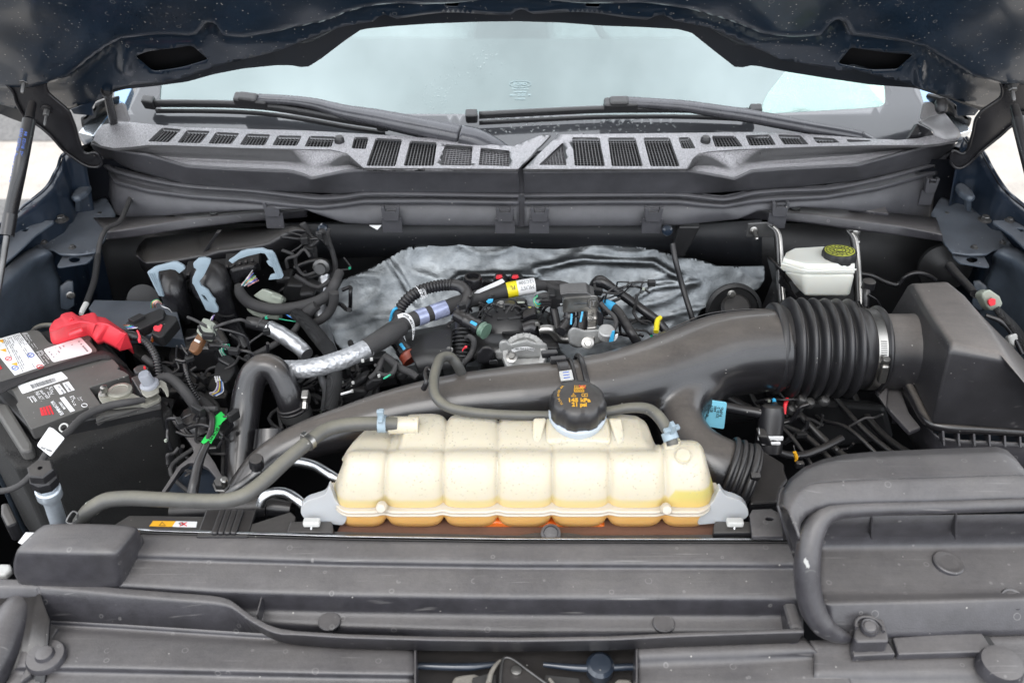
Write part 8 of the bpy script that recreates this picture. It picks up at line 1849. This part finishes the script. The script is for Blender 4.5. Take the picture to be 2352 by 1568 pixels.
# booster, dark round opening with rusty hub
ho=thing('steering_shaft_boot','dark round opening with a dusty hub right of the shield','boot',PY(1680,690,1.36))
lathe('dark_rim',PY(1684,712,1.37),(0,-1,.3),[(.050,0),(.050,.005),(.044,.008),(.042,.002),(.01,0)],M['dark'],ho,seg=40)
lathe('dusty_hub',PY(1688,712,1.36),(0,-.6,.8),[(.027,0),(.027,.010),(.022,.015),(.01,.015)],M['plastic'],ho,seg=30)
bolt('hub_bolt',PY(1680,676,1.345),(0,-1,.3),6,M['steel'],ho)
bs=thing('brake_booster','dark rounded brake booster shell behind the tall brackets','brake booster',PY(1820,650,1.36))
lathe('booster_shell',PY(1870,700,1.42),(0,-1,.15),[(.085,0),(.085,.03),(.070,.05),(.03,.06),(.02,.06)],M['dark'],bs,seg=44)
sheet('mount_plate',[yh(kF,((600,330),(640,500),(560,690)),1.34),yh(kF,((700,420),(760,560),(740,690)),1.30)],M['plastic'],bs,n=14,r=0,thick=.003,by='l')
prism('label_stripe',[Q(kF,*p,1.295) for p in ((690,470),(800,620),(770,630),(670,520))],(0,.004,0),M['satin'],bs,bev=.001)
bk2=thing('brake_lines','thin dark lines and upright fitting right of the tall bracket','brake lines',Q(kF,1280,600,1.22))
tube('fitting',[Q(kF,1262,680,1.20),Q(kF,1268,600,1.21),Q(kF,1275,540,1.22)],[8,9,9],M['satin'],bk2,seg=16)
lathe('fitting_cap',Q(kF,1275,560,1.22),(0,0,1),[(.008,0),(.010,.001),(.010,.014),(.007,.016)],M['plastic'],bk2,seg=20)
for pts in (((1215,640),(1240,700),(1290,730),(1330,760)),((1280,600),(1340,640),(1370,700),(1380,760)),((700,640),(850,650),(1000,640),(1150,655))):tube('line',[Q(kF,*p,1.20) for p in pts],2.6,M['satin'],bk2,seg=8)
for i in range(5):tube('line',[Q(kF,1190+i*22,650+i*8,1.20),Q(kF,1210+i*22,690+i*8,1.18)],2,M['dsteel'],bk2,seg=6)
th2('rear_harness','thin corrugated harness behind the brake tank running right','harness',kF,((1200,455),(1300,470),(1400,515),(1480,530),(1530,480),(1600,452),(1680,465),(1740,500)),1.32,5,M['satin'],seg=10)
gr=thing('rubber_grommet','large round dark rubber grommet with hose under the right ledge','grommet',Q(kF,1800,400,1.33))
lathe('grommet_disc',Q(kF,1800,410,1.40),(-.2,-1,.1),[(.046,0),(.044,.006),(.03,.012),(.02,.02),(.01,.022)],M['dark'],gr,seg=36)
tube('grommet_hose',[Q(kF,*p,y) for p,y in (((1830,400),1.31),((1890,470),1.28),((1950,530),1.25),((2000,590),1.22))],[10,10,9,9],M['rubber'],gr,seg=16)
rcn=thing('wire_connector','grey connector with red lock on a black lead at the right edge','connector',Q(kF,2120,640,1.20))
prism('shell',[Q(kF,*p,1.19) for p in ((2050,600),(2070,575),(2110,562),(2180,610),(2200,660),(2180,690),(2120,710),(2090,680))],(0,.02,-.012),M['cream'],rcn,bev=.003)
prism('red_lock',[Q(kF,*p,1.182) for p in ((2098,640),(2120,622),(2150,630),(2148,668),(2115,680),(2100,662))],(0,.004,-.002),M['red'],rcn,bev=.001)
tube('lead',[Q(kF,*p,y) for p,y in (((2150,690),1.185),((2200,750),1.175),((2270,820),1.16),((2340,920),1.15),((2420,1050),1.13))],[7,10,10,10,10],M['braid'],rcn,seg=14)
tube('lead',[Q(kF,*p,y) for p,y in (((2080,740),1.18),((2180,780),1.17),((2250,850),1.16),((2330,1000),1.14))],[5,6,6,6],M['satin'],rcn,seg=10)
o=prism('cream_piece',[Q(kF,*p,1.15) for p in ((2232,880),(2290,858),(2325,890),(2322,940),(2290,962),(2250,930))],(0,.01,-.008),M['white'],None,bev=.003);tag(o,'cream plastic piece above the air box at the right edge','clip')
# below the duct on the right
lp2=thing('coolant_pipe','glossy black pipe with light blue label below the intake duct','pipe',Q(kF,400,1370,1.00))
tube('pipe_run',[Q(kF,*p,y) for p,y in (((100,1340),1.0),((250,1355),1.0),((400,1380),1.0),((520,1400),.995),((600,1415),.99))],[12,12,12,12,12],M['satin'],lp2,seg=22)
prism('cyan_label',[Q(kF,*p,.982) for p in rcorner([(198,1315),(320,1332),(300,1512),(172,1492)],12)],(0,.0008,0),M['cyan'],lp2,bev=0)
for i,(s_,h_) in enumerate((('FoMoCo',.0062),('22131 21 817',.005),('6400',.005),('82198',.005),('VNL34 9Y440',.005))):text('label_text',s_,Q(kF,285-i*22,1378-i*3,.9812),(0.08,.30,1),(-1,0,.08),h_,M['ink'],lp2)
cn2=thing('elbow_connector','black elbow fitting with white clips at the end of the labelled pipe','hose fitting',Q(kF,630,1440,.99))
lathe('elbow_body',Q(k3,745,640,.98),(.06,.45,.9),[(.016,-.03),(.019,-.028),(.019,-.006),(.0175,0),(.0175,.026),(.015,.036),(.012,.038)],M['plastic'],cn2,seg=28)
boxo('white_clip',Q(k3,780,700,.962),(.026,.004,.006),M['label'],cn2,x=(1,0,-.12),bev=.001);boxo('white_clip',Q(k3,755,745,.958),(.026,.004,.004),M['label'],cn2,x=(1,0,-.1),bev=.001)
prism('white_side_clip',[Q(k3,*p,.960) for p in ((635,720),(650,610),(658,680),(650,722))],(0,.004,0),M['label'],cn2,bev=.0006);prism('clip_foot',[Q(k3,*p,.955) for p in ((640,680),(730,690),(780,780),(660,760))],(0,.02,0),M['plastic'],cn2,bev=.003)
tube('blue_tip',[Q(k3,790,390,1.02),Q(k3,780,345,1.03)],[4.5,4.5],M['blue'],cn2,seg=8);tube('tip_body',[Q(k3,805,450,1.0),Q(k3,790,385,1.02)],[7,6],M['plastic'],cn2,seg=10)
rdc=thing('red_wire_sleeve','red sleeve and metal fittings hanging beneath the bellows','wires',Q(k3,880,420,1.03))
tube('red_sleeve',[Q(k3,905,340,1.04),Q(k3,885,390,1.03),Q(k3,878,480,1.02)],[4.5,5,3.5],M['inkred'],rdc,seg=10)
for a in ((940,435),(1000,420),(1035,345),(1240,355),(1105,375)):lathe('metal_fitting',Q(k3,*a,1.04),(.2,-.4,1),[(.006,-.006),(.008,-.004),(.008,.002),(.006,.005),(.002,.006)],M['dsteel'],rdc,seg=14)
tube('dark_line',[Q(k3,*p,1.03) for p in ((870,560),(930,540),(980,480),(1020,420),(1100,390))],5,M['satin'],rdc,seg=10)
th2('dark_hose','broad dark hose crossing behind the labelled pipe','hose',k3,((180,250),(300,300),(420,370),(560,440)),1.07,11,M['rubber'])
th2('dark_hose','second dark hose crossing steeply behind the labelled pipe','hose',k3,((280,200),(380,290),(470,390),(560,430)),1.09,10,M['rubber'])
th2('dark_hose','low dark hose running under the air box toward the snorkel','hose',k3,((760,810),(900,850),(1060,850),(1200,800),(1400,700)),[.98,.98,.99,1.0,1.02],9,M['satin'])
o=thing('yellow_sensor_lead','short yellow sleeve and grey plug above the snorkel corner','wires',Q(k3,980,860,.95))
tube('yellow_sleeve',[Q(k3,970,825,.95),Q(k3,985,870,.95),Q(k3,980,910,.95)],[4,5,3],M['amber'],o,seg=8);boxo('grey_plug',Q(k3,1015,940,.945),(.012,.008,.010),M['plastic'],o,bev=.002);tube('thin_lead',[Q(k3,960,765,.96),Q(k3,968,800,.955),Q(k3,972,830,.95)],1.5,M['plastic'],o,seg=6)
blk=thing('lower_engine_block','dim lower engine and frame masses glimpsed below the air box','engine block',PY(1900,950,1.1))
for pts,Y_ in ((((1760,930),(1900,920),(2040,930),(2060,1010),(1900,1030),(1800,1000)),1.12),(((1620,900),(1760,890),(1780,960),(1640,980)),1.16)):
    prism('casting',[PY(u,v,Y_) for u,v in pts],(0,.05,-.03),M['dark'],blk,bev=.012,seg=3)
for i in range(6):tube('dim_pipe',[PY(1640+i*60,850+(i % 3)*10,1.20),PY(1700+i*58,930+(i % 2)*26,1.12),PY(1800+i*50,985+(i % 3)*16,1.06),PY(1880+i*60,1090,.98)],5+i % 3*2,M['plastic'],blk,seg=10)
# engine block filling under the manifold and left gap
eb=thing('engine_block','dark engine block castings deep between the hoses','engine block',PY(900,900,1.2))
rr_=random.Random(12)
for i in range(26):
    u=rr_.uniform(760,1700);v=rr_.uniform(790,900);y=1.22+rr_.uniform(-.04,.05);p=PY(u,v,y)+Vector((0,0,-.03))
    boxo('casting',p,(rr_.uniform(.03,.08),rr_.uniform(.03,.06),rr_.uniform(.02,.06)),M['dark'] if i % 3 else M['plastic'],eb,z=(rr_.uniform(-.3,.3),rr_.uniform(-.4,.1),1),bev=.004)
for i in range(20):
    u=rr_.uniform(270,520);v=rr_.uniform(700,1000);p=PZ(u,v,.98)
    boxo('casting',p,(rr_.uniform(.03,.07),rr_.uniform(.03,.06),rr_.uniform(.02,.05)),M['dark'] if i % 3 else M['plastic'],eb,z=(rr_.uniform(-.3,.3),rr_.uniform(-.4,.1),1),bev=.004)
for i in range(12):
    u=rr_.uniform(300,900);v=rr_.uniform(720,1000);Z_=1.0+rr_.uniform(-.02,.02)
    tube('deep_cable',[PZ(u,v,Z_),PZ(u+rr_.uniform(-60,60),v+60,Z_+.01),PZ(u+rr_.uniform(-90,90),v+130,Z_),PZ(u+rr_.uniform(-90,120),v+200,Z_-.02)],rr_.uniform(4,9),M['tape'],eb,seg=8,wob=.1)

# dense small wiring in the gaps
def clutter(label,n,ur,vr,Yr,seed,lo=2.0,hi=5.5):
    t=thing('wiring_loom',label,'wiring',PY(sum(ur)/2,sum(vr)/2,sum(Yr)/2));r_=random.Random(seed);vs_=[]
    for i in range(n):
        u=r_.uniform(*ur);v=r_.uniform(*vr);y=r_.uniform(*Yr);a=r_.uniform(0,6.28);L_=r_.uniform(30,75);pts=[]
        for k in range(5):
            pts.append(PY(u,v,y));a+=r_.gauss(0,.7);u=min(ur[1]+15,max(ur[0]-15,u+L_*.5*math.cos(a)));v=min(vr[1]+12,max(vr[0]-12,v+L_*.4*math.sin(a)));y+=r_.uniform(-.012,.012)
        tube('cable',pts,r_.uniform(lo,hi),(M['tape'],M['satin'],M['rubber'],M['tape'])[i % 4],t,seg=8,wob=.1,sub=5)
        if i % 3==0:boxo('clip',pts[2]+Vector((0,-.006,.002)),(r_.uniform(.010,.020),.008,r_.uniform(.008,.014)),(M['dark'],M['plastic'],M['satin'])[i % 3],t,x=pts[3]-pts[1],bev=.0015)
        if i % 6==1:boxo('lock_tab',pts[3]+Vector((0,-.006,.003)),(.004,.003,.004),(M['cream'],M['wgreen'],M['alutube'],M['white'])[(i // 6) % 4],t,x=pts[3]-pts[1],bev=.0005)
    return t
clutter('dense dark wiring behind the arched hose and ignition connectors',26,(640,860),(850,930),(1.08,1.12),31)
clutter('dark tangled wiring between the module plugs and heat shield',13,(660,790),(545,700),(1.30,1.36),32)
clutter('dark cables and clips below the middle module plug',24,(390,600),(740,900),(1.06,1.12),33)
clutter('small cables and clips over the black intake manifold',22,(1040,1330),(690,790),(1.19,1.23),34,1.5,3.6)
clutter('small dark cables right of the valve bracket',16,(1380,1480),(660,760),(1.16,1.22),35,1.5,4)
clutter('dark cables in the gap below the bellows',8,(1690,2020),(930,1020),(1.02,1.10),36)
clutter('dark cables between the felt box and the big arched hose',16,(400,530),(950,1100),(.93,.98),37)
